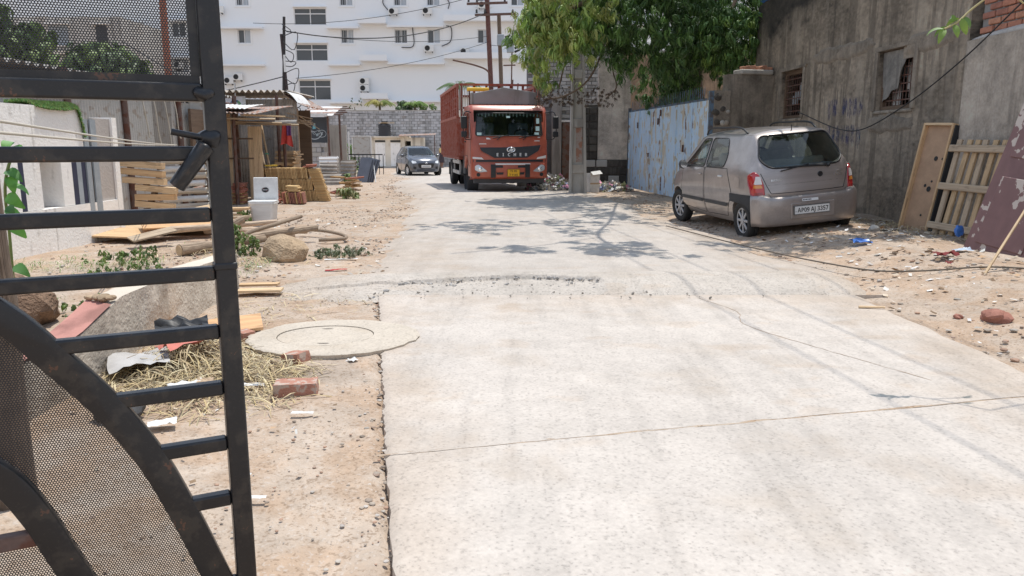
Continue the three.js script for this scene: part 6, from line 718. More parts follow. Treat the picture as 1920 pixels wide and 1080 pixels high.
  part(T, 'under_bumper', bx(1.9, 0.14, 0.2, 0, 0.34, -0.2), M.plasticGrey); for (const x of [-0.45, 0.25]) { const a = hit(shell, f, x, 1.45, 0.03), b = hit(shell, f, x + 0.42, 1.53, 0.02); const w = part(T, 'wiper', rod(a, b, 0.012), M.black); part(w, 'arm', rod(hit(shell, f, x + 0.1, 1.4, 0.03), a.clone().lerp(b, 0.5), 0.01), M.black); }
  for (const s of [-1, 1]) { // mirrors, doors, steps
    const m = part(T, 'mirror', rb(0.16, 0.32, 0.08, 0.03).translate(s * 1.22, 1.85, 0.02), M.black); part(m, 'lower_mirror', rb(0.15, 0.15, 0.07, 0.03).translate(s * 1.22, 1.55, 0.02), M.black); part(m, 'mirror_arm', tube([new THREE.Vector3(s * 1.0, 2.12, -0.3), new THREE.Vector3(s * 1.2, 2.1, -0.02), new THREE.Vector3(s * 1.2, 1.45, -0.02), new THREE.Vector3(s * 1.0, 1.42, -0.25)], 0.014, 20), M.black);
    const sd = s < 0 ? 'L' : 'R', dp = [[-0.25, 0.72], [-0.16, 1.42], [-0.34, 2.16], [-1.4, 2.16], [-1.4, 0.98], [-0.8, 0.98], [-0.62, 0.72]]; const d = part(T, 'door', seam(shell, sd, dp, 0.0, 0.008), M.dark); const hh = hit(shell, sd, -1.25, 1.36, 0.02); part(d, 'handle', rb(0.03, 0.04, 0.16, 0.01), M.black, hh.toArray()); part(T, 'step', bx(0.2, 0.08, 0.42, s * 0.92, 0.45, -0.35), M.plasticGrey);
  }
  // cab inside
  part(T, 'cab_lining', mg([bx(1.85, 1.22, 0.01, 0, 1.55, -1.5), bx(1.85, 0.01, 1.28, 0, 2.168, -0.86), bx(0.01, 0.45, 1.28, 0.924, 1.2, -0.86), bx(0.01, 0.45, 1.28, -0.924, 1.2, -0.86)]), M.plasticGrey); part(T, 'dashboard', rb(1.8, 0.3, 0.35, 0.08).translate(0, 1.33, -0.42), M.plasticGrey); part(T, 'steering_wheel', new THREE.TorusGeometry(0.22, 0.02, 8, 24), M.black, [0.45, 1.55, -0.6], [-0.9, 0, 0]); for (const x of [-0.5, 0.45]) { const s = part(T, 'seat', rb(0.55, 0.75, 0.16, 0.07).translate(x, 1.5, -1.3), tex(TX.soft, [0.16, 0.18, 0.26], 0.9)); part(s, 'headrest', rb(0.3, 0.2, 0.12, 0.05).translate(x, 1.98, -1.32), M.plasticGrey); } part(T, 'windscreen_tassels', mg(Array.from({ length: 18 }, (_, i) => bx(0.03, 0.06 + 0.03 * (i % 3), 0.01, -0.8 + i * 0.093, 2.06, -0.26))), M.bluegrey);
  // carrier board above the cab
  const vb = part(T, 'carrier_board', ext([[-0.82, 2.36], [0.82, 2.36], [0.84, 2.68], [0.0, 2.8], [-0.82, 2.64]], 0.05, [], 0.01).translate(0, 0, -1.0), tex(TX.stained, [0.3, 0.31, 0.31], 0.8)); part(vb, 'board_edge', mg([bx(0.06, 0.34, 0.5, -0.85, 2.5, -1.25), bx(0.06, 0.34, 0.5, 0.87, 2.52, -1.25)]), M.galvDark); for (let i = 0; i < 26; i++) part(vb, 'fringe', bx(0.035, 0.06 + 0.02 * (i % 3), 0.008, -0.8 + i * 0.064, 2.32, -0.92), M.black); part(T, 'carrier_rail', mg([bx(1.9, 0.04, 0.04, 0, 2.345, -0.95), bx(0.04, 0.4, 0.04, -0.95, 2.52, -0.98), bx(0.04, 0.45, 0.04, 0.97, 2.55, -0.98)]), M.rustDark);
  // cargo body
  const z0 = -1.9, z1 = -7.3, bw = 1.17; part(T, 'floor', bx(2.3, 0.12, z0 - z1, 0, 0.92, (z0 + z1) / 2), redDark);
  for (const s of [-1, 1]) { part(T, 'side_panel', bx(0.03, 1.1, z0 - z1, s * (bw - 0.02), 1.5, (z0 + z1) / 2), redBody); for (let i = 0; i <= 26; i++) part(T, 'rib', bx(0.05, 1.12, 0.07, s * (bw + 0.01), 1.5, lerp(z0 - 0.04, z1 + 0.04, i / 26)), redBody); for (let i = 0; i <= 9; i++) part(T, 'stake', bx(0.06, 0.92, 0.09, s * bw, 2.5, lerp(z0 - 0.05, z1 + 0.05, i / 9)), redBody); for (const y of [2.05, 2.93]) part(T, 'side_rail', bx(0.08, 0.08, z0 - z1, s * bw, y, (z0 + z1) / 2), redBody); for (const y of [2.3, 2.6]) part(T, 'slat', bx(0.03, 0.05, z0 - z1 - 0.1, s * (bw - 0.01), y, (z0 + z1) / 2), redDark); }
  part(T, 'headboard', bx(2.26, 1.1, 0.05, 0, 1.5, z0 + 0.01), redBody); for (let i = 0; i < 7; i++) part(T, 'head_stake', bx(0.06, 0.9, 0.06, -1.05 + i * 0.35, 2.5, z0 + 0.0), redDark); for (const y of [2.3, 2.62, 2.94]) part(T, 'head_rail', bx(2.24, 0.06, 0.05, 0, y, z0 + 0.06), redBody); part(T, 'yellow_bar', rb(0.62, 0.1, 0.12, 0.03).translate(-0.62, 2.8, z0 + 0.2), std([0.85, 0.55, 0.05], 0.6)); part(T, 'tail_board', bx(2.26, 1.1, 0.05, 0, 1.5, z1), redDark);
  for (let i = 0; i < 5; i++) part(T, 'rope', tube([new THREE.Vector3(-1.1 + i * 0.06, 2.9, z0 + 0.1), new THREE.Vector3(-1.12 + i * 0.07, 2.4, z0 + 0.14), new THREE.Vector3(-1.1 + i * 0.06, 1.9 - 0.1 * i, z0 + 0.12)], 0.012, 14), M.rope);
  // chassis
  part(T, 'chassis', mg([bx(0.09, 0.22, 6.8, -0.4, 0.7, -3.8), bx(0.09, 0.22, 6.8, 0.4, 0.7, -3.8), bx(0.9, 0.14, 0.14, 0, 0.42, -1.15), bx(0.9, 0.18, 0.18, 0, 0.42, -5.2)]), M.dark); part(T, 'fuel_tank', rb(0.45, 0.42, 0.9, 0.08).translate(-0.8, 0.6, -2.7), M.plasticGrey);
  for (const s of [-1, 1]) { const g = part(T, 'side_guard', mg([bx(0.04, 0.1, 1.9, s * 1.1, 0.78, -3.1), bx(0.04, 0.1, 1.9, s * 1.1, 0.48, -3.1), bx(0.04, 0.4, 0.06, s * 1.08, 0.63, -2.3), bx(0.04, 0.4, 0.06, s * 1.08, 0.63, -3.9)]), M.galv); part(T, 'mudguard', (() => { const q = new THREE.CylinderGeometry(0.5, 0.5, 0.3, 24, 1, true, Math.PI, Math.PI); return q.rotateZ(Math.PI / 2).rotateX(0).translate(s * 0.9, 0.44, -1.15); })(), M.plasticGrey); wheel(T, s * 0.86, 0.41, -1.15, 0.41, 0.22, 8, s, 0.05, M.galvDark); for (const k of [0, 1]) wheel(T, s * (0.96 - k * 0.27), 0.41, -5.2, 0.41, 0.22, 8, s, 0, M.galvDark); part(T, 'mudflap', bx(0.4, 0.4, 0.015, s * 0.88, 0.5, -5.75), M.rubber); part(T, 'cab_shield', bx(0.05, 0.5, 0.55, s * 1.0, 0.72, -1.75), M.plasticGrey); }
}
{ // woman standing behind the grey car
  const P = thing('person', 'person in a dark dress with a yellow blouse standing beyond the grey hatchback', 'person', [-5.0, gh(-5, 56), 55.6], rad(-60));
  const field_ = (bones, res, size, k) => { const mc = new MarchingCubes(res, new THREE.MeshBasicMaterial(), false, false, 60000); mc.isolation = 0; const n = res, f = mc.field; for (let z = 0; z < n; z++) for (let y = 0; y < n; y++) for (let x = 0; x < n; x++) { const p = [(x / n * 2 - 1) * size, (y / n * 2 - 1) * size, (z / n * 2 - 1) * size]; let s = 0; for (const [a, b, r0, r1] of bones) { const ab = [b[0] - a[0], b[1] - a[1], b[2] - a[2]], ap = [p[0] - a[0], p[1] - a[1], p[2] - a[2]], t = clamp((ab[0] * ap[0] + ab[1] * ap[1] + ab[2] * ap[2]) / Math.max(1e-9, ab[0] ** 2 + ab[1] ** 2 + ab[2] ** 2)), d = Math.hypot(ap[0] - ab[0] * t, ap[1] - ab[1] * t, ap[2] - ab[2] * t) - lerp(r0, r1, t); s += Math.exp(-k * d); } f[z * n * n + y * n + x] = Math.log(Math.max(s, 1e-30)) / k; } mc.update(); const g = new THREE.BufferGeometry(), m = mc.count; g.setAttribute('position', new THREE.Float32BufferAttribute(Array.from(mc.positionArray.slice(0, m * 3)).map((v) => v * size), 3)); g.setAttribute('normal', new THREE.Float32BufferAttribute(Array.from(mc.normalArray.slice(0, m * 3)).map((v) => v), 3)); return g; };
  const hand = (w, d) => { const b = [[w, [w[0] + d[0] * 0.08, w[1] + d[1] * 0.08, w[2] + d[2] * 0.08], 0.028, 0.032]]; for (let i = 0; i < 4; i++) { const o = (i - 1.5) * 0.018, a = [w[0] + d[0] * 0.09, w[1] + d[1] * 0.09, w[2] + d[2] * 0.09 + o]; b.push([a, [a[0] + d[0] * (0.07 - 0.01 * Math.abs(i - 1.3)), a[1] + d[1] * 0.07, a[2] + o * 0.3], 0.009, 0.008]); } b.push([[w[0] + d[0] * 0.03, w[1] + d[1] * 0.03, w[2] - 0.025], [w[0] + d[0] * 0.08, w[1] + d[1] * 0.08, w[2] - 0.055], 0.011, 0.009]); return b; };
  const skin = [[[0, 1.42, 0.02], [0, 1.5, 0], [0.06][0], 0.055], [[0, 1.3, 0], [0, 1.05, 0], 0.14, 0.13], [[-0.08, 0.85, 0], [-0.08, 0.45, 0.01], 0.1, 0.07], [[-0.08, 0.45, 0.01], [-0.09, 0.08, 0.03], 0.06, 0.04], [[-0.09, 0.05, 0.02], [-0.1, 0.03, -0.14], 0.04, 0.03], [[0.08, 0.85, 0], [0.09, 0.45, -0.05], 0.1, 0.07], [[0.09, 0.45, -0.05], [0.1, 0.08, 0.02], 0.06, 0.04], [[0.1, 0.05, 0.02], [0.12, 0.03, -0.14], 0.04, 0.03], [[-0.17, 1.38, 0], [-0.27, 1.12, 0.02], 0.055, 0.045], [[-0.27, 1.12, 0.02], [-0.22, 0.9, -0.12], 0.042, 0.032], ...hand([-0.22, 0.88, -0.13], [0.1, -1, -0.2]), [[0.17, 1.38, 0], [0.36, 1.2, 0.04], 0.055, 0.045], [[0.36, 1.2, 0.04], [0.24, 1.04, -0.1], 0.042, 0.032], ...hand([0.23, 1.03, -0.11], [-0.9, -0.1, -0.3])];
  const head = [[[0, 1.58, 0], [0, 1.52, -0.02], 0.09, 0.065], [[0, 1.56, -0.08], [0, 1.535, -0.105], 0.016, 0.02], [[0, 1.49, -0.06], [0, 1.48, -0.07], 0.03, 0.022], [[-0.085, 1.55, 0.0], [-0.09, 1.53, 0.0], 0.014, 0.012], [[0.085, 1.55, 0], [0.09, 1.53, 0], 0.014, 0.012]];
  const sh = (b) => b.map(([a, c, r, q]) => [[a[0], a[1] - 0.85, a[2]], [c[0], c[1] - 0.85, c[2]], r, q]); const sm = std([0.24, 0.12, 0.075], 0.6);
  const body = part(P, 'body', mg([field_(sh(skin), 96, 0.95, 60), field_(head.map(([a, c, r, q]) => [[a[0], a[1] - 1.53, a[2]], [c[0], c[1] - 1.53, c[2]], r, q]), 40, 0.17, 90).translate(0, 0.68, 0)]).translate(0, 0.85, 0), sm);
  const g = gridGeo(36, 26, (u, v) => { const a = u * 6.2832, y = lerp(1.1, 0.4, v), w = 0.155 + 0.1 * v + 0.012 * Math.sin(a * 9) * v; return [Math.cos(a) * w, y, Math.sin(a) * w * 0.8 , u, v]; }); part(P, 'skirt', g, std([0.05, 0.035, 0.04], 0.9)); part(P, 'blouse', gridGeo(32, 14, (u, v) => { const a = u * 6.2832, y = lerp(1.43, 1.09, v), w = lerp(0.1, 0.19, sst(0, 0.2, v)) - 0.03 * v; return [Math.cos(a) * w * 1.1, y, Math.sin(a) * w * 0.8, u, v]; }), std([0.62, 0.46, 0.2], 0.9)); part(P, 'hair', rock(0.1, 1, 1, 1.05, 3, 0.08, 3, false).translate(0, 1.6, 0.035), std([0.015, 0.012, 0.012], 0.6));
  for (const s of [-1, 1]) { part(P, 'eye', new THREE.SphereGeometry(0.011, 8, 6), M.black, [s * 0.033, 1.56, -0.082]); part(P, 'sleeve', rod(new THREE.Vector3(s * 0.15, 1.4, 0), new THREE.Vector3(s * 0.25 + (s > 0 ? 0.03 : 0), 1.24, 0.02), 0.068, 0.06, 12), std([0.62, 0.46, 0.2], 0.9)); }
}
lap('61_truck');
// ---------- plants ----------
function leafGeo(L, w, droop, seg = 4, fold = 0.25, tip = 1) {     // blade along +z, drooping, folded along its rib
  const pos = [], idx = [], uv = []; for (let i = 0; i <= seg; i++) { const t = i / seg, ww = w * Math.pow(Math.sin(Math.PI * Math.pow(t, tip) * 0.96 + 0.04), 0.8) / 2, a = droop * t * t, y = -Math.sin(a) * L * t, z = Math.cos(a) * L * t; for (const s of [-1, 0, 1]) { pos.push(s * ww, y + Math.abs(s) * ww * fold, z); uv.push(s * 0.5 + 0.5, t); } }
  for (let i = 0; i < seg; i++) for (const k of [0, 1]) { const a = i * 3 + k, b = a + 1, c = a + 3, d = c + 1; idx.push(a, b, d, a, d, c); }
  const g = new THREE.BufferGeometry(); g.setAttribute('position', new THREE.Float32BufferAttribute(pos, 3)); g.setAttribute('uv', new THREE.Float32BufferAttribute(uv, 2)); g.setIndex(idx); g.computeVertexNormals(); return g;
}
function rosette(n, L, w) { const gs = []; for (let i = 0; i < n; i++) { const g = leafGeo(L * R(0.75, 1.1), w * R(0.8, 1.15), R(0.7, 1.5), 3); g.rotateX(R(-0.15, 0.75)); g.rotateY(i / n * 6.2832 * 1.618 * 2 + R(-0.3, 0.3)); g.translate(0, -i * 0.006, 0); gs.push(g.toNonIndexed()); } return mergeGeometries(gs); }
const white1 = (t = 0.32, r = 0.55) => phys([1, 1, 1], r, { transmission: t, thickness: 0 });
function fillLobe(ms, cs, [X, Y, D, rx, ry, rz], n, pal, sc = 1) {
  for (let i = 0; i < n; i++) { let x, y, z, r; do { x = R(-1, 1); y = R(-1, 1); z = R(-1, 1); r = Math.hypot(x, y, z); } while (r > 1 || r < 0.1); const k = lerp(0.5, 1.0, Math.pow(rnd(), 0.6)) / r; const bump = 0.8 + 0.45 * fb(x * 2 + X * 3, y * 2 + z * 2 + D, 7, 3);
    x *= k * bump; y *= k * bump; z *= k * bump; if (fb(X + x * rx * 1.4, Y * 2 + y * ry * 1.4 + z * rz * 1.1, 19, 3) < 0.4) continue;
    ms.push(mtx(X + x * rx, Y + y * ry, -D + z * rz, R(-0.5, 0.5) + z * 0.4, R(0, 6.28), R(-0.5, 0.5) - x * 0.4, R(0.75, 1.2) * sc)); const c = pick(pal), v = R(0.75, 1.25); cs.push(C(c[0] * v, c[1] * v, c[2] * v)); }
}
{
  const Tr = thing('mango_tree', 'big spreading tree with long drooping leaves behind the blue gate', 'tree', [0, 0, 0]);
  part(Tr, 'trunk', mg([rod(V(5.1, -0.1, 21.2), V(4.7, 3.4, 20.6), 0.24, 0.17, 14, 0.1), rod(V(4.7, 3.4, 20.6), V(3.2, 4.9, 18.6), 0.15, 0.09, 10, 0.1), rod(V(4.7, 3.3, 20.6), V(5.1, 5.6, 19.6), 0.13, 0.08, 10, 0.1)]), M.barkDark);
  const limb = (pts, r) => part(Tr, 'limb', tube(pts.map((p) => V(...p)), r, 26, 7), M.barkDark);
  limb([[3.2, 4.85, 18.7], [2.2, 4.6, 17.8], [1.3, 4.1, 17.3], [0.6, 3.8, 17.0]], 0.05); limb([[3.3, 4.9, 18.7], [3.0, 5.6, 16.5], [2.6, 6.1, 13.6], [2.2, 6.2, 11.5], [2.4, 6.0, 9.6]], 0.026); limb([[2.9, 5.8, 15.5], [1.6, 6.1, 13.4], [0.4, 6.2, 12.2]], 0.016); limb([[2.6, 6.1, 13.6], [3.9, 6.0, 12.4], [4.6, 5.9, 10.6]], 0.018); limb([[2.2, 6.15, 11.4], [1.2, 6.0, 10.4], [0.3, 5.9, 9.8]], 0.014); limb([[5.0, 5.4, 19.7], [5.2, 4.8, 18.8], [4.9, 4.0, 18.4]], 0.045); limb([[2.2, 4.6, 17.8], [2.1, 3.6, 17.9], [1.75, 2.7, 18.3], [1.2, 2.35, 18.8], [0.75, 2.3, 19.0]], 0.022); limb([[2.1, 3.6, 17.9], [2.35, 2.9, 18.6], [2.5, 2.55, 19.2], [2.3, 2.35, 19.4]], 0.016); limb([[1.3, 4.1, 17.3], [1.2, 3.2, 17.6], [1.05, 2.5, 17.8]], 0.018);
  const ros = [rosette(12, 0.22, 0.036), rosette(10, 0.25, 0.038), rosette(9, 0.19, 0.032)];
  const dk = [[0.08, 0.17, 0.035], [0.11, 0.21, 0.045], [0.06, 0.13, 0.03], [0.14, 0.26, 0.055]], lt = [[0.36, 0.48, 0.11], [0.27, 0.4, 0.08], [0.44, 0.5, 0.14], [0.16, 0.27, 0.06], [0.37, 0.4, 0.12]];  // left lobes take paler lt: sunlight painted into leaf colour, shade into dk
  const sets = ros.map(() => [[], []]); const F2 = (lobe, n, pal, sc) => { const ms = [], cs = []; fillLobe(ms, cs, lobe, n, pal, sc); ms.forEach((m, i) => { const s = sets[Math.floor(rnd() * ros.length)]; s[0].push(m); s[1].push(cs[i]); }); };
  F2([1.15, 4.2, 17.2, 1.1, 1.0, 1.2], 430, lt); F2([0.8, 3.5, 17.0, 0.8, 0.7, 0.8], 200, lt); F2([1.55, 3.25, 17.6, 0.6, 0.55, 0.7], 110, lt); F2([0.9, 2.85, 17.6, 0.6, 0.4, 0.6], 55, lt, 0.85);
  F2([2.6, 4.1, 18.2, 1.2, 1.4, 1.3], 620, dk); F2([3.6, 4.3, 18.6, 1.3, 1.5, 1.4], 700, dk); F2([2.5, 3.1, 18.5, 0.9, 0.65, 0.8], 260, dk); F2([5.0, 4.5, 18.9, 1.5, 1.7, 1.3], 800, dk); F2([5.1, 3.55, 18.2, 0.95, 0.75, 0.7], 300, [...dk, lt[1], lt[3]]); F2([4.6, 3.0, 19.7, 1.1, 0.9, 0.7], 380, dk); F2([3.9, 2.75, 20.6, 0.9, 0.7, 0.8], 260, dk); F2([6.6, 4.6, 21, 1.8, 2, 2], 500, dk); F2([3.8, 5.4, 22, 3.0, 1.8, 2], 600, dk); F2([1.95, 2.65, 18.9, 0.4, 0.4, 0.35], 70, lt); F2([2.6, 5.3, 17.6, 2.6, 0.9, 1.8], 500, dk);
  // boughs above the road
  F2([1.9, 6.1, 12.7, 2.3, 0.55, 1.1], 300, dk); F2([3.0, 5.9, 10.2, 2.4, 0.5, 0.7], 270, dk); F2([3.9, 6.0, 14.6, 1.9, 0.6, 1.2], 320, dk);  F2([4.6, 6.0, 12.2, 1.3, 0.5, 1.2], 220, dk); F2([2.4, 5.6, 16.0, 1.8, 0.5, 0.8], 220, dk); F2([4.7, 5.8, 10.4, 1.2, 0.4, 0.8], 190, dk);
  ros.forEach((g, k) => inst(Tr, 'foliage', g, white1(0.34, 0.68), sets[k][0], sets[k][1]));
  const dry = [], dc = []; for (let i = 0; i < 150; i++) { const t = rnd(), p = V(lerp(0.6, 2.5, t) + R(-0.15, 0.15), 2.35 + R(-0.18, 0.25), lerp(18.9, 19.3, t) + R(-0.2, 0.2)); dry.push(mtx(p.x, p.y, p.z, R(-1, 1), R(0, 6), R(-1, 1), R(0.3, 0.5))); const v = R(0.5, 1.2); dc.push(C(0.11 * v, 0.075 * v, 0.05 * v)); } inst(Tr, 'dry_leaves', ros[2], white1(0.1, 0.9), dry, dc);
}
{ // twig with broad leaves close at the top right
  const P = thing('leafy_twig', 'light green leafy twig hanging into view before the brick courses', 'twig', [0, 0, 0]); part(P, 'stem', tube([V(2.62, 2.35, 3.9), V(2.38, 2.0, 4.0), V(2.27, 1.9, 4.02), V(2.2, 1.84, 4.0), V(2.14, 1.81, 4.0)], 0.005, 26, 6), tex(TX.soft, [0.4, 0.34, 0.16], 0.8)); const lm = leafMat([0.2, 0.32, 0.05], 0.4), lm2 = leafMat([0.12, 0.24, 0.04], 0.4), lg = leafGeo(0.085, 0.036, 0.5, 6, 0.2, 0.85); for (const [x, y, D, ry, rx, rz, s] of [[2.14, 1.81, 4.0, -1.8, 0.4, 0, 1], [2.145, 1.81, 4.0, -0.6, 1.0, 0.3, 0.95], [2.16, 1.82, 4.0, -2.4, -0.3, 0.2, 0.9], [2.18, 1.83, 4.0, 0.6, 0.9, 0, 0.8], [2.2, 1.85, 4.0, -1.2, -0.7, 0.5, 1], [2.21, 1.86, 4.0, -2.2, -0.5, 0.2, 0.9], [2.23, 1.87, 4.02, 0.9, 1.1, 0, 1.0], [2.22, 1.86, 4.0, 0.2, 1.2, 0.6, 1.05], [2.19, 1.83, 4.0, -0.1, 0.8, 0.5, 0.85], [2.52, 1.93, 4.0, 1.8, 0.4, 0, 0.9], [2.5, 2.08, 3.95, 1.4, 0.6, 0, 0.8]]) part(P, 'leaf', lg, rnd() < 0.6 ? lm : lm2, [x, y, -D], [rx, ry, rz]).scale.setScalar(s * 0.95);
  part(P, 'branch', tube([V(4.9, 5.85, 10.4), V(5.2, 5.4, 8.0), V(4.4, 3.9, 4.9), V(2.62, 2.35, 3.9)], 0.005, 30, 6), tex(TX.soft, [0.3, 0.25, 0.14], 0.9)); part(P, 'side_stem', tube([V(2.38, 2.0, 4.0), V(2.46, 1.97, 4.0), V(2.52, 1.93, 4.0)], 0.004, 12, 5), tex(TX.soft, [0.4, 0.34, 0.16], 0.8));
}
{ // creeper by the brown post
  const P = thing('creeper', 'bright green creeper with pointed leaves climbing beside the brown post', 'creeper', [0, 0, 0]); part(P, 'stem', tube([V(-2.0, 0.6, 3.05), V(-1.97, 0.9, 3.02), V(-1.95, 1.1, 3.0), V(-1.9, 1.24, 3.0)], 0.006, 20, 5), tex(TX.soft, [0.2, 0.26, 0.08], 0.8)); const lg = leafGeo(0.1, 0.065, 0.6, 6, 0.15, 0.6), lm = leafMat([0.12, 0.33, 0.05], 0.45), lm2 = leafMat([0.07, 0.22, 0.035], 0.45); for (const [x, y, ry, rx] of [[-1.89, 1.24, 0.9, 0.5], [-1.9, 1.26, 0.2, 0.2], [-1.88, 1.23, 1.8, 0.3], [-1.94, 1.15, 1.2, 0.4], [-1.92, 1.13, 0.4, 0.8], [-1.93, 1.09, 1.7, 0.5], [-1.95, 1.06, 0.8, 0.9], [-1.93, 1.02, 0.3, 0.9], [-1.95, 1.0, 1.5, 0.6], [-1.94, 0.95, 0.9, 1.0], [-1.95, 0.78, 1.1, 0.5]]) part(P, 'leaf', lg, rnd() < 0.6 ? lm : lm2, [x, y, -3.0 + R(-0.03, 0.03)], [rx, ry, R(-0.3, 0.3)]).scale.setScalar(R(0.6, 0.85));
}
function bush(name, label, x, D, r, h, n, pal, geo, y0 = gh(x, D), group, cat = 'plant') { // upright leafy plant: a few stems and many leaves
  const P = thing(name, label, cat, [x, y0, D], 0, group), ms = [], cs = []; for (let k = 0; k < 4; k++) part(P, 'stem', rod(new THREE.Vector3(0, -0.02, 0), new THREE.Vector3(R(-r, r) * 0.5, h * R(0.6, 0.95), R(-r, r) * 0.5), 0.012 * h, 0.006 * h, 5), tex(TX.soft, [0.16, 0.14, 0.07], 0.9));
  for (let i = 0; i < n; i++) { const a = R(0, 6.28), q = Math.sqrt(rnd()) * r, y = R(0.12, 1) * h; ms.push(mtx(Math.cos(a) * q * (1.15 - 0.4 * y / h), y, Math.sin(a) * q, R(-0.6, 0.5), R(0, 6.28), R(-0.4, 0.4), R(0.7, 1.2))); const c = pick(pal), v = R(0.7, 1.25); cs.push(C(c[0] * v, c[1] * v, c[2] * v)); } inst(P, 'leaves', geo, white1(0.3, 0.6), ms, cs); return P;
}
const gp = [[0.14, 0.22, 0.045], [0.2, 0.28, 0.07], [0.09, 0.15, 0.035]], smallLeaf = rosette(5, 0.06, 0.022), midLeaf = rosette(7, 0.16, 0.05), bigLeaf = rosette(7, 0.42, 0.13);
bush('weed', 'tall weed growing in front of the thick log', -3.15, 8.75, 0.1, 0.34, 34, gp, smallLeaf); bush('weed', 'low green weeds at the foot of the white wall', -4.1, 8.1, 0.4, 0.12, 60, gp, smallLeaf); bush('weed', 'weed patch beside the drain wall top', -3.6, 7.2, 0.4, 0.1, 45, gp, smallLeaf); bush('weed', 'sparse weeds on the bank nearest the gate', -3.0, 5.6, 0.4, 0.09, 50, gp, smallLeaf); bush('weed', 'weeds between the drain wall and the brown clod', -2.75, 4.9, 0.2, 0.09, 30, gp, smallLeaf);
bush('weed', 'small leafy weed left of the boulder', -2.9, 8.5, 0.13, 0.24, 34, gp, smallLeaf); bush('weed', 'wilted grey green weeds right of the boulder', -1.95, 8.75, 0.34, 0.1, 90, [[0.22, 0.25, 0.15], [0.3, 0.3, 0.2], [0.14, 0.18, 0.08]], smallLeaf); bush('weed', 'weed sprouting at the end of the tile stack', -3.85, 18.2, 0.22, 0.26, 30, [[0.26, 0.34, 0.12], [0.36, 0.36, 0.18]], midLeaf); bush('weed', 'small green weed left of the white bin', -4.35, 12.6, 0.2, 0.2, 60, gp, smallLeaf); bush('weed', 'tiny weed at the corner of the cement sheets', -5.65, 26.8, 0.12, 0.4, 26, gp, midLeaf);
bush('shrub', 'light green shrub behind the black railing', -8.2, 40.5, 0.5, 1.7, 110, [[0.2, 0.33, 0.08], [0.14, 0.26, 0.06]], midLeaf); bush('shrub', 'thin grey green shrub rising above the stall roof', -12.0, 61, 0.9, 5.2, 90, [[0.13, 0.18, 0.08], [0.2, 0.24, 0.13]], midLeaf); bush('shrub', 'dark bush over the block wall left of the palm', -8.1, 61, 1.0, 5.0, 160, [[0.06, 0.1, 0.04], [0.1, 0.16, 0.06]], bigLeaf); bush('shrub', 'round green bush over the block wall beside the cream wall', -6.6, 61, 0.9, 4.8, 130, gp, bigLeaf); bush('shrub', 'small plant beside the black water tank', -10.2, 57.2, 0.35, 2.2, 60, gp, midLeaf);
function palm(label, x, D, y, n, L, pal) { const P = thing('palm', label, 'palm', [x, gh(x, D), D]); part(P, 'trunk', rod(new THREE.Vector3(0, 0, 0), new THREE.Vector3(0, y, 0), 0.12, 0.09, 8), M.barkDark); const lf = leafGeo(0.5, 0.05, 0.8, 3); for (let k = 0; k < n; k++) { const a = k / n * 6.283 + R(-0.2, 0.2), up = R(0.5, 1.1), pts = Array.from({ length: 7 }, (_, i) => { const t = i / 6; return new THREE.Vector3(Math.cos(a) * L * t, y + L * (up * t - 1.15 * t * t * up), Math.sin(a) * L * t); }), gs = [tube(pts, 0.015, 14, 4).toNonIndexed()], cv = new THREE.CatmullRomCurve3(pts); for (let i = 2; i < 26; i++) for (const s of [-1, 1]) { const q = cv.getPoint(i / 26), g = leafGeo(0.5 * (1 - i / 40), 0.05, 0.9, 2).toNonIndexed(); g.rotateY(-a + s * 1.0 + (s > 0 ? 0.35 : Math.PI * 0 - 0.35) + Math.PI / 2 ).translate(q.x, q.y, q.z); gs.push(g); } part(P, 'frond', mergeGeometries(gs.map((g) => { g.deleteAttribute('uv'); return uvm(g); })), leafMat(pick(pal), 0.35)); } }
palm('feathery palm behind the rear of the truck', -4.1, 63, 6.1, 10, 1.9, [[0.1, 0.2, 0.06], [0.16, 0.24, 0.08]]); palm('yellowing palm rising above the block wall', -10.0, 60, 4.7, 9, 1.2, [[0.4, 0.36, 0.08], [0.26, 0.32, 0.08]]); palm('young green palm above the block wall by the dark bush', -7.4, 60.5, 4.7, 8, 1.0, [[0.2, 0.32, 0.06]]);
for (const [x, D, y, r, l] of [[-23.3, 36, 6.2, 2.3, 'round green tree seen through the perforated sheet at its left'], [-16.8, 33, 4.6, 1.5, 'smaller green tree seen through the perforated sheet near its right']]) { const P = thing('garden_tree', l, 'tree', [x, -0.3, D]); part(P, 'trunk', rod(new THREE.Vector3(0, 0, 0), new THREE.Vector3(0.1, y, 0), 0.16, 0.1, 8, 0.1), M.barkDark); const ms = [], cs = []; fillLobe(ms, cs, [0, y, 0, r, r * 0.8, r], 500, gp, 1.6); inst(P, 'foliage', bigLeaf, white1(0.3), ms, cs); }
lap('70');
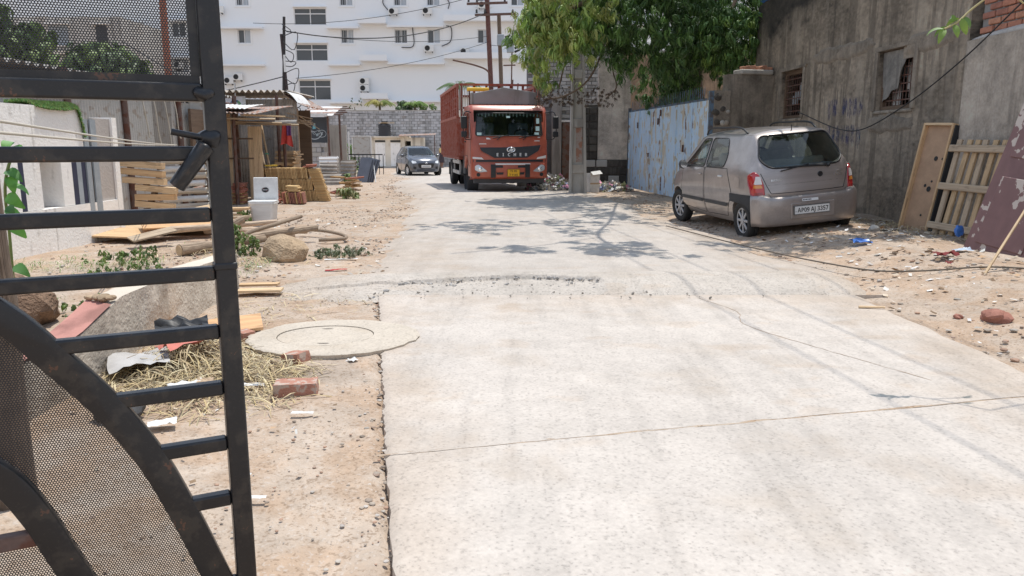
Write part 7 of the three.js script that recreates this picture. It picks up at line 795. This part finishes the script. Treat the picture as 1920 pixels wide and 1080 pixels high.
// ---------- timber and doors leaning on the right wall ----------
{
  const base = (x, D) => gh(x, D) - 0.04;
  const Dr = thing('door_leaf', 'tan wooden panel with raised rim leaning against the house wall', 'door panel', [5.24, base(5.1, 10.1), 10.02], rad(-80)); Dr.rotation.order = 'YXZ'; Dr.rotation.x = -0.16; Dr.rotation.z = -0.03; // local z faces the lane
  part(Dr, 'board', bx(0.5, 1.36, 0.02, 0, 0.7, 0), tex(TX.soft, [0.46, 0.3, 0.19], 0.85)); for (const s of [-1, 1]) part(Dr, 'rim', plank(0.03, 1.38, 0.09).translate(s * 0.255, 0.7, 0.02), M.wood); part(Dr, 'rim', plank(0.48, 0.03, 0.09).translate(0, 1.378, 0.02), M.woodPale); part(Dr, 'rim', plank(0.48, 0.03, 0.09).translate(0, 0.015, 0.02), M.wood); part(Dr, 'gap_shade', bx(0.02, 1.36, 0.11, 0.282, 0.69, -0.01), M.dark); for (const [x, y, r] of [[0.05, 0.95, 0.03], [0.17, 0.95, 0.016], [-0.02, 0.6, 0.02], [0.06, 0.56, 0.035], [0.08, 0.66, 0.014], [0.04, 0.22, 0.014]]) part(Dr, 'knob_hole', new THREE.CylinderGeometry(r, r, 0.008, 14).rotateX(Math.PI / 2), M.dark, [x, y, 0.013]);  // black strip along the panel side stands in for shade in the gap
  const Pl = thing('pallet', 'slatted wooden pallet frame leaning beside the tan panel', 'pallet', [5.2, base(5.1, 9.2), 8.98], rad(-82)); Pl.rotation.order = 'YXZ'; Pl.rotation.x = -0.2; Pl.rotation.z = -0.01;
  for (let i = 0; i < 7; i++) part(Pl, 'slat', plank(0.075, 1.18, 0.025), i % 3 ? tex(TX.wood, [0.52, 0.41, 0.28], 0.9, TX.woodB, 0.004) : M.woodGrey, [-0.42 + i * 0.14, 0.6, R(-0.006, 0.006)], [0, 0, R(-0.02, 0.02)]); for (const y of [0.14, 0.62, 1.08]) part(Pl, 'cross_board', rb(1.08, 0.085, 0.035, 0.012).translate(0, y, 0.035), M.woodGrey);
  const Gl = solo('rubber_glove', rock(0.06, 0.8, 1.1, 0.5, 3, 0.5, 3), M.bluebag, 'crumpled blue rag caught on the pallet board', 'rag', [5.0, gh(4.9, 8.6) + 0.13, 8.62]);
  const Bd = thing('old_door', 'large maroon door with peeling paint leaning at the right edge', 'door', [4.83, base(4.7, 8.1), 7.72], rad(-78)); Bd.rotation.order = 'YXZ'; Bd.rotation.x = -0.26; Bd.rotation.z = -0.1;
  const pm = tex(TX.peel, [1, 1, 1], 0.6); part(Bd, 'leaf', rb(0.85, 2.0, 0.04, 0.008).translate(0.05, 1.0, 0), pm); for (const [y, h] of [[0.45, 0.7], [1.4, 0.8]]) part(Bd, 'panel', rb(0.6, h, 0.02, 0.008).translate(0.05, y, 0.024), pm); part(Bd, 'bare_edge', plank(0.05, 0.8, 0.05).translate(0.46, 1.55, 0.0), M.wood);
  const St = thing('stick', 'yellowish stick leaning by the maroon door at the frame edge', 'stick'); part(St, 'shaft', rod(V(4.05, gh(4.05, 6.55) - 0.02, 6.55), V(4.75, 0.95, 6.95), 0.012, 0.012, 7, 0.1), M.woodPale);
}
// ---------- bricks, stones, scraps that can be told apart ----------
const brick = (label, x, D, ry, m = M.oldbrick, s = 1, rz = 0) => solo('brick', (() => { let g = new THREE.BoxGeometry(0.215 * s, 0.08, 0.105, 14, 7, 8); g.deleteAttribute('uv'); g.deleteAttribute('normal'); g = mergeVertices(g, 1e-5); const p = g.attributes.position; for (let i = 0; i < p.count; i++) { const X = p.getX(i), Y = p.getY(i), Z = p.getZ(i), e = [Math.abs(X) / (0.1075 * s), Math.abs(Y) / 0.04, Math.abs(Z) / 0.0525].filter((q) => q > 0.93).length, n = fb(X * 22 + x * 9, Y * 22 + Z * 25 + D, 3, 3), q = 1 - (e > 1 ? 0.2 * Math.max(0, n - 0.32) : 0.08 * (n - 0.5)); p.setXYZ(i, X * q, Y * (e > 1 ? q : 1 - 0.1 * (n - 0.5)), Z * q); } g.computeVertexNormals(); return uvm(toCreasedNormals(g, 0.6)); })(), m, label, 'brick', [x, gh(x, D) + 0.026, D], [0.04, ry, rz]);
brick('whole red brick lying on the dirt in front of the straw', -1.1, 3.78, 0.14); brick('broken red half brick against the manhole slab', -1.25, 4.33, -0.5, M.oldbrick, 0.6, 0.15);  brick('brick chip at the foot of the gate stile', -1.72, 4.85, 0.8, M.oldbrick, 0.4);
const stone = (label, x, D, r, m, s, fl = 0.7) => solo('stone', rock(r, 1.2, fl, 1, s, 0.4, 3), m, label, 'stone', [x, gh(x, D) + r * 0.4, D], [0, s, 0]);
stone('maroon stone at the right road edge', 3.36, 5.25, 0.085, M.terra2, 5); stone('small brown stone beside the maroon one', 3.2, 5.42, 0.03, M.terra2, 8); stone('grey stone under the rear of the parked car', 4.55, 9.7, 0.07, M.cement, 7); stone('brown clod heap behind the brown post', -3.35, 5.05, 0.3, tex(TX.bark, [0.26, 0.18, 0.13], 1, TX.dirtB, 0.03), 9, 0.8); stone('dark lump of tar under the curved gate bars', -1.82, 3.42, 0.09, M.plasticGrey, 3, 0.6); stone('pebble on the slab beside the manhole', -0.62, 4.07, 0.014, M.plasticGrey, 2);
const scrap = (name, label, cat, x, D, w, h, amp, mat, ry, y = 0.012) => solo(name, crumple(w, h, amp, x * 7 + D * 3, 9), mat, label, cat, [x, gh(x, D) + y, D], [R(-0.06, 0.06), ry, R(-0.06, 0.06)]);
scrap('paper_scrap', 'folded white paper on the dirt below the lowest gate bars', 'paper', -1.56, 3.28, 0.12, 0.09, 0.035, M.paper, 0.4); scrap('paper_scrap', 'white paper strip left of the brick', 'paper', -1.34, 3.86, 0.1, 0.05, 0.02, M.paper, 0.2); scrap('paper_scrap', 'thin white chip in front of the brick', 'paper', -0.98, 3.45, 0.1, 0.03, 0.01, M.paper, 0.1); scrap('paper_scrap', 'small white scrap beside the road edge near the manhole', 'paper', -0.92, 4.32, 0.05, 0.05, 0.03, M.paper, 0.6); scrap('paper_scrap', 'white strip lying low near the frame bottom', 'paper', -0.92, 2.57, 0.09, 0.02, 0.008, M.paper, 0.05); scrap('paper_scrap', 'white strip above the strip near the frame bottom', 'paper', -1.03, 2.76, 0.08, 0.02, 0.008, M.paper, 0.05);
scrap('cement_bag', 'flattened grey cement bag in the straw by the drain wall', 'bag', -2.06, 4.12, 0.3, 0.34, 0.08, tex(TX.soft, [0.5, 0.48, 0.46], 0.9), 0.5, 0.05); scrap('pink_wrapper', 'torn salmon pink wrapper standing in the straw', 'wrapper', -1.83, 4.28, 0.2, 0.34, 0.16, M.pinkrag, -0.7, 0.07); scrap('pink_wrapper', 'dark maroon fold of wrapper behind the pink one', 'wrapper', -1.77, 4.42, 0.1, 0.3, 0.12, tex(TX.soft, [0.26, 0.09, 0.09], 0.9), -0.8, 0.09); scrap('blue_net', 'tangle of bright blue netting beside the gate stile', 'netting', -1.9, 4.84, 0.2, 0.16, 0.09, M.bluebag, 0.3, 0.03); scrap('black_bag', 'black plastic bag against the drain wall', 'bag', -2.02, 4.62, 0.3, 0.2, 0.2, std([0.015, 0.015, 0.016], 0.5), 0.4, 0.05); scrap('foil_wrapper', 'silvery wrapper in the straw under the gate bars', 'wrapper', -1.63, 3.72, 0.16, 0.1, 0.06, M.plasticWhite, 0.6, 0.03); scrap('orange_peel_scrap', 'orange paper scrap in the straw under the gate bars', 'paper', -1.55, 3.76, 0.08, 0.08, 0.06, M.card, 0.3, 0.04);
scrap('blue_bag', 'blue plastic bag lying on the dirt behind the parked car', 'bag', 3.9, 8.6, 0.22, 0.14, 0.08, M.bluebag, 0.2, 0.02); scrap('red_rag', 'dark red torn rag on the right bank', 'rag', 4.15, 7.35, 0.22, 0.14, 0.09, tex(TX.soft, [0.2, 0.03, 0.03], 0.9), 0.3, 0.013); scrap('red_rag', 'small dark red scrap below the torn rag', 'rag', 4.0, 7.0, 0.07, 0.06, 0.04, tex(TX.soft, [0.2, 0.03, 0.03], 0.9), 0.8); scrap('red_thread', 'bright red thread on the dirt above the hump', 'thread', -1.75, 7.6, 0.22, 0.05, 0.02, M.redrag, 0.1); scrap('red_thread', 'red thread beside the slab corner', 'thread', -1.2, 5.32, 0.14, 0.03, 0.012, M.redrag, 0.3); scrap('plastic_scrap', 'pale blue plastic bit at the foot of the maroon door', 'plastic', 4.55, 7.75, 0.2, 0.1, 0.05, tex(TX.soft, [0.5, 0.6, 0.72], 0.5), 0.3); scrap('plastic_scrap', 'white plastic strip right of the boulder', 'plastic', -1.85, 8.3, 0.35, 0.04, 0.02, M.plasticWhite, 0.1); scrap('plastic_scrap', 'grey flat board scrap under the car tail', 'board', 4.75, 9.75, 0.3, 0.12, 0.02, M.cement, 0.4);
for (const [x, D, x1, D1, l] of [[2.62, 5.72, 2.8, 5.68, 'thin stick lying on the slab near its right edge'], [-1.3, 6.55, -1.18, 6.82, 'short pale stick beside the broken hump'], [-1.75, 3.52, -1.45, 3.62, 'pale stick pointing out of the straw']]) { const o = thing('stick', l, 'stick'); part(o, 'shaft', rod(V(x, gh(x, D) + 0.04, D), V(x1, gh(x1, D1) + 0.045, D1), 0.011, 0.008, 6, 0.1), M.woodPale); }
// rubbish by the concrete pole
{ const B = thing('carton', 'white open carton standing by the concrete pole', 'carton', [2.12, gh(2.1, 20.6), 20.7], 0.5); for (const [w, h, d, x, y, z] of [[0.3, 0.5, 0.012, 0, 0.27, 0.13], [0.3, 0.5, 0.012, 0, 0.27, -0.13], [0.012, 0.5, 0.25, -0.15, 0.27, 0], [0.012, 0.5, 0.25, 0.15, 0.27, 0]]) part(B, 'side', bx(w, h, d, x, y, z), M.paper, undefined, [0, 0, -0.12]); part(B, 'flap', bx(0.3, 0.012, 0.14, 0.06, 0.53, 0.2, 0.6), M.paper); part(B, 'tape', bx(0.302, 0.04, 0.004, 0.03, 0.25, 0.139, 0, 0, -0.12), M.card); B.rotation.z = 0.1;
  const heap = (cx, cD, rx, rd, h, n) => { const ms = [], cs = []; for (let i = 0; i < n; i++) { const a = R(0, 6.28), q = Math.sqrt(rnd()), x = cx + Math.cos(a) * q * rx, D = cD + Math.sin(a) * q * rd; ms.push(mtx(x, gh(x, D) + R(0, 1) * h * (1 - q * q) + 0.02, -D, R(-1, 1), R(0, 6), R(-1, 1), R(0.05, 0.22), R(0.1, 0.25), R(0.05, 0.2))); cs.push(pick([C(0.72, 0.71, 0.69), C(0.6, 0.6, 0.6), C(0.5, 0.42, 0.33), C(0.65, 0.3, 0.4), C(0.25, 0.23, 0.21), C(0.4, 0.45, 0.25), C(0.7, 0.68, 0.6), C(0.3, 0.35, 0.5)])); } return [ms, cs]; };
  const pg = crumple(1, 1, 0.7, 5, 6); const A = heap(1.2, 22.0, 0.8, 0.7, 0.42, 260), E = heap(2.6, 21.6, 0.75, 0.6, 0.22, 150); inst(scene, 'rubbish', pg, std([1, 1, 1], 0.8), [...A[0], ...E[0]], [...A[1], ...E[1]]).userData.label = 'mixed rubbish heaped round the concrete pole'; }
// straw, gravel, dead leaves
{ const st = leafGeo(0.2, 0.007, 0.5, 3, 0), ms = [], cs = []; const put = (cx, cD, rx, rd, h, n) => { for (let i = 0; i < n; i++) { const a = R(0, 6.28), q = Math.pow(rnd(), 0.6), x = cx + Math.cos(a) * q * rx, D = cD + Math.sin(a) * q * rd; if (x < lowwallX + 0.04 && D > 2.5 && D < 8.7 && x > -2.6) continue; ms.push(mtx(x, gh(x, D) + 0.008 + R(0, 1) * h * (1 - q), -D, R(-0.35, 0.3), R(0, 6.28), R(-0.3, 0.3), R(0.4, 1.3))); const v = R(0.6, 1.25); cs.push(pick([C(0.52 * v, 0.4 * v, 0.2 * v), C(0.6 * v, 0.5 * v, 0.3 * v), C(0.4 * v, 0.3 * v, 0.17 * v)])); } };
  put(-1.85, 4.25, 0.42, 0.55, 0.16, 2300); put(-1.45, 4.1, 0.4, 0.4, 0.09, 1100); put(-1.5, 3.7, 0.45, 0.3, 0.03, 450); put(-2.6, 8.1, 0.5, 0.4, 0.05, 350); put(-3.4, 8.6, 0.9, 0.7, 0.05, 450); put(-1.6, 6.2, 0.6, 0.8, 0.02, 200); put(5.1, 9.9, 0.4, 1.6, 0.06, 500); put(4.6, 11.5, 0.9, 1.8, 0.03, 250); put(-2.2, 5.3, 0.5, 0.5, 0.03, 200);
  inst(scene, 'straw', st, white1(0.15, 0.8), ms, cs).userData.label = 'dry yellow straw strewn on the dirt'; }
{ const bl = leafGeo(0.09, 0.007, 0.9, 3, 0.1), ms = [], cs = []; for (let i = 0; i < 5200; i++) { const D = R(4.2, 9.2), x = R(-5.15, -2.5); if (fb(x * 1.6, D * 1.6, 201, 3) < 0.5 + 0.12 * rnd()) continue; ms.push(mtx(x, gh(x, D), -D, R(-1.5, -0.6), R(0, 6.28), R(-0.3, 0.3), R(0.5, 1.3))); const v = R(0.7, 1.2); cs.push(pick([C(0.14 * v, 0.24 * v, 0.05 * v), C(0.2 * v, 0.28 * v, 0.07 * v), C(0.38 * v, 0.34 * v, 0.16 * v)])); } inst(scene, 'grass', bl, white1(0.3, 0.7), ms, cs).userData.label = 'thin grass between the low wall and the white wall'; }
{ const pb = rock(1, 1, 0.6, 1, 3, 0.3, 1), ms = [], cs = [], cols = [[0.42, 0.35, 0.28], [0.36, 0.26, 0.2], [0.46, 0.41, 0.35], [0.3, 0.24, 0.19], [0.42, 0.27, 0.19], [0.5, 0.45, 0.4]];
  const put = (n, fx, fD, s0, s1) => { for (let i = 0; i < n; i++) { const D = fD(), x = fx(D); if (D < 6.3 && x > slabL(D) && x < slabR(D)) continue; const s = lerp(s0, s1, Math.pow(rnd(), 3)); ms.push(mtx(x, gh(x, D) + s * 0.15, -D, 0, R(0, 6), 0, s, s * R(0.6, 1), s)); const c = pick(cols), v = R(0.8, 1.2); cs.push(C(c[0] * v, c[1] * v, c[2] * v)); } };
  put(900, (D) => R(-2.2, slabL(D)), () => R(1.9, 6.4), 0.0025, 0.01); put(170, (D) => slabL(D) - Math.pow(rnd(), 2) * 0.12, () => R(1.9, 6.1), 0.004, 0.016); put(2600, (D) => R(-4, -0.9), () => R(6.3, 16), 0.006, 0.022); put(1500, (D) => R(farL(D) - 0.5, farL(D) + 0.9), () => R(7, 26), 0.006, 0.025); put(2400, (D) => R(2.6, 5.4), () => R(3.6, 13), 0.004, 0.026); put(900, (D) => R(2.2, 4), () => R(10, 20), 0.008, 0.03); put(700, () => R(-6, -2.4), () => R(4, 10), 0.006, 0.025); put(1200, (D) => R(-7, 2), () => R(18, 40), 0.01, 0.04); put(260, (D) => R(0, 1) < 0.5 ? R(-1, 3) : R(-1, 1), () => R(6.4, 14), 0.003, 0.012);
  inst(scene, 'gravel', pb, tex(TX.soft, [1, 1, 1], 0.95), ms, cs).userData.label = 'small stones scattered over the dirt'; 
  const ch = crumple(1, 1, 0.3, 8, 2), m2 = [], c2 = []; const pc = (n, fx, fD, s0, s1) => { for (let i = 0; i < n; i++) { const D = fD(), x = fx(D), s = R(s0, s1); m2.push(mtx(x, gh(x, D) + 0.012, -D, R(-0.4, 0.4), R(0, 6), R(-0.4, 0.4), s, s, s * R(0.3, 1))); const v = R(0.6, 1.1); c2.push(pick([C(0.75 * v, 0.73 * v, 0.68 * v), C(0.6 * v, 0.5 * v, 0.38 * v), C(0.3 * v, 0.2 * v, 0.12 * v), C(0.7 * v, 0.68 * v, 0.66 * v), C(0.45 * v, 0.3 * v, 0.18 * v), C(0.35, 0.32, 0.28)])); } };
  pc(380, () => R(3.4, 5.4), () => R(6.2, 11.5), 0.015, 0.07); pc(150, () => R(2.9, 4.6), () => R(4.2, 7), 0.012, 0.05); pc(150, () => R(-3.6, -1.2), () => R(6.4, 12), 0.015, 0.06); pc(60, () => R(-2.1, -0.8), () => R(2.6, 4.6), 0.01, 0.035); pc(90, () => R(-4.5, 2), () => R(12, 24), 0.03, 0.09); pc(200, () => R(3.2, 5.2), () => R(9, 15), 0.02, 0.08); pc(40, () => R(-0.6, 2.6), () => R(6.6, 13), 0.01, 0.03);
  inst(scene, 'litter_chips', ch, std([1, 1, 1], 0.9), m2, c2).userData.label = 'tiny chips of wood and paper on the ground'; }
// ---------- wires ----------
const wireT = (label, a, b, s, r = 0.012) => solo('wire', tube(sag(a, b, s, 10), r, 30, 4), M.wire, label, 'wire', undefined, undefined, 'overhead wires');
wireT('left wire strung from the concrete pole over the road', V(1.15, 6.75, 20.0), V(4.3, 6.9, -7), 0.35, 0.007); wireT('middle wire strung from the concrete pole over the road', V(1.7, 6.85, 20.0), V(4.9, 6.9, -7), 0.3, 0.007); wireT('right wire strung from the concrete pole over the road', V(2.25, 6.75, 20.0), V(5.7, 6.7, -7), 0.4, 0.007); wireT('slanting wire crossing the top of the tree', V(1.75, 3.95, 19.7), V(6.0, 6.4, 13), 0.1, 0.01); wireT('second slanting wire just under the first', V(1.75, 3.85, 19.7), V(6.2, 6.2, 13), 0.16, 0.01);
wireT('thick cable from the thin poles toward the rail pole', V(-9.5, 5.92, 34), V(-1.4, 8.6, 46), 0.75, 0.025); wireT('thin cable below the thick one to the rail pole', V(-9.5, 5.9, 34), V(-1.35, 7.3, 46), 0.35, 0.013); wireT('lower cable rising to the rail pole', V(-9.2, 4.0, 34), V(-1.3, 7.0, 46), 0.3, 0.013); wireT('cable from the thin poles down to the tin roof at left', V(-9.6, 4.1, 34), V(-15.5, 2.4, 30), 0.1, 0.02); wireT('crossing cable sloping down behind the gate stile', V(-14.5, 5.0, 30), V(-8.8, 2.1, 27), 0.05, 0.02); wireT('low cable along the block wall', V(-9.4, 2.9, 40), V(-3.2, 3.4, 50), 0.25, 0.013);
wireT('cable off the rail pole toward the tree', V(-1.2, 6.8, 46), V(2.2, 5.2, 26), 0.3, 0.013); wireT('upper line off the cross arm leaving at the top', V(-0.9, 9.4, 46), V(6, 13, 30), 0.3, 0.016); wireT('line from the cross arm over the white building', V(-2.3, 9.4, 46), V(-16, 8.6, 50), 0.5, 0.016);
solo('wire', tube([V(5.36, 1.84, 14.86), V(5.38, 1.48, 12.9), V(5.4, 1.47, 12.2), V(5.42, 1.8, 10.87), V(5.44, 2.26, 9.67), V(5.42, 2.75, 8.59), V(5.42, 3.3, 7.4)], 0.009, 60, 5), M.wire, 'slack black cable looping across the house wall', 'wire'); solo('wire', tube([V(2.3, 0.05, 11.5), V(2.75, 0.06, 9.2), V(3.1, 0.09, 7.6), V(3.35, 0.12, 6.9), V(3.7, 0.15, 6.75), V(4.2, 0.19, 6.7), V(4.9, 0.2, 6.2)], 0.008, 60, 5), tex(TX.soft, [0.16, 0.13, 0.1], 0.9), 'brown cable trailing along the right road edge', 'wire');
lap('80');
scene.traverse((o) => { if (o.isMesh) { o.castShadow = true; o.receiveShadow = true; } });
renderer.render(scene, camera);
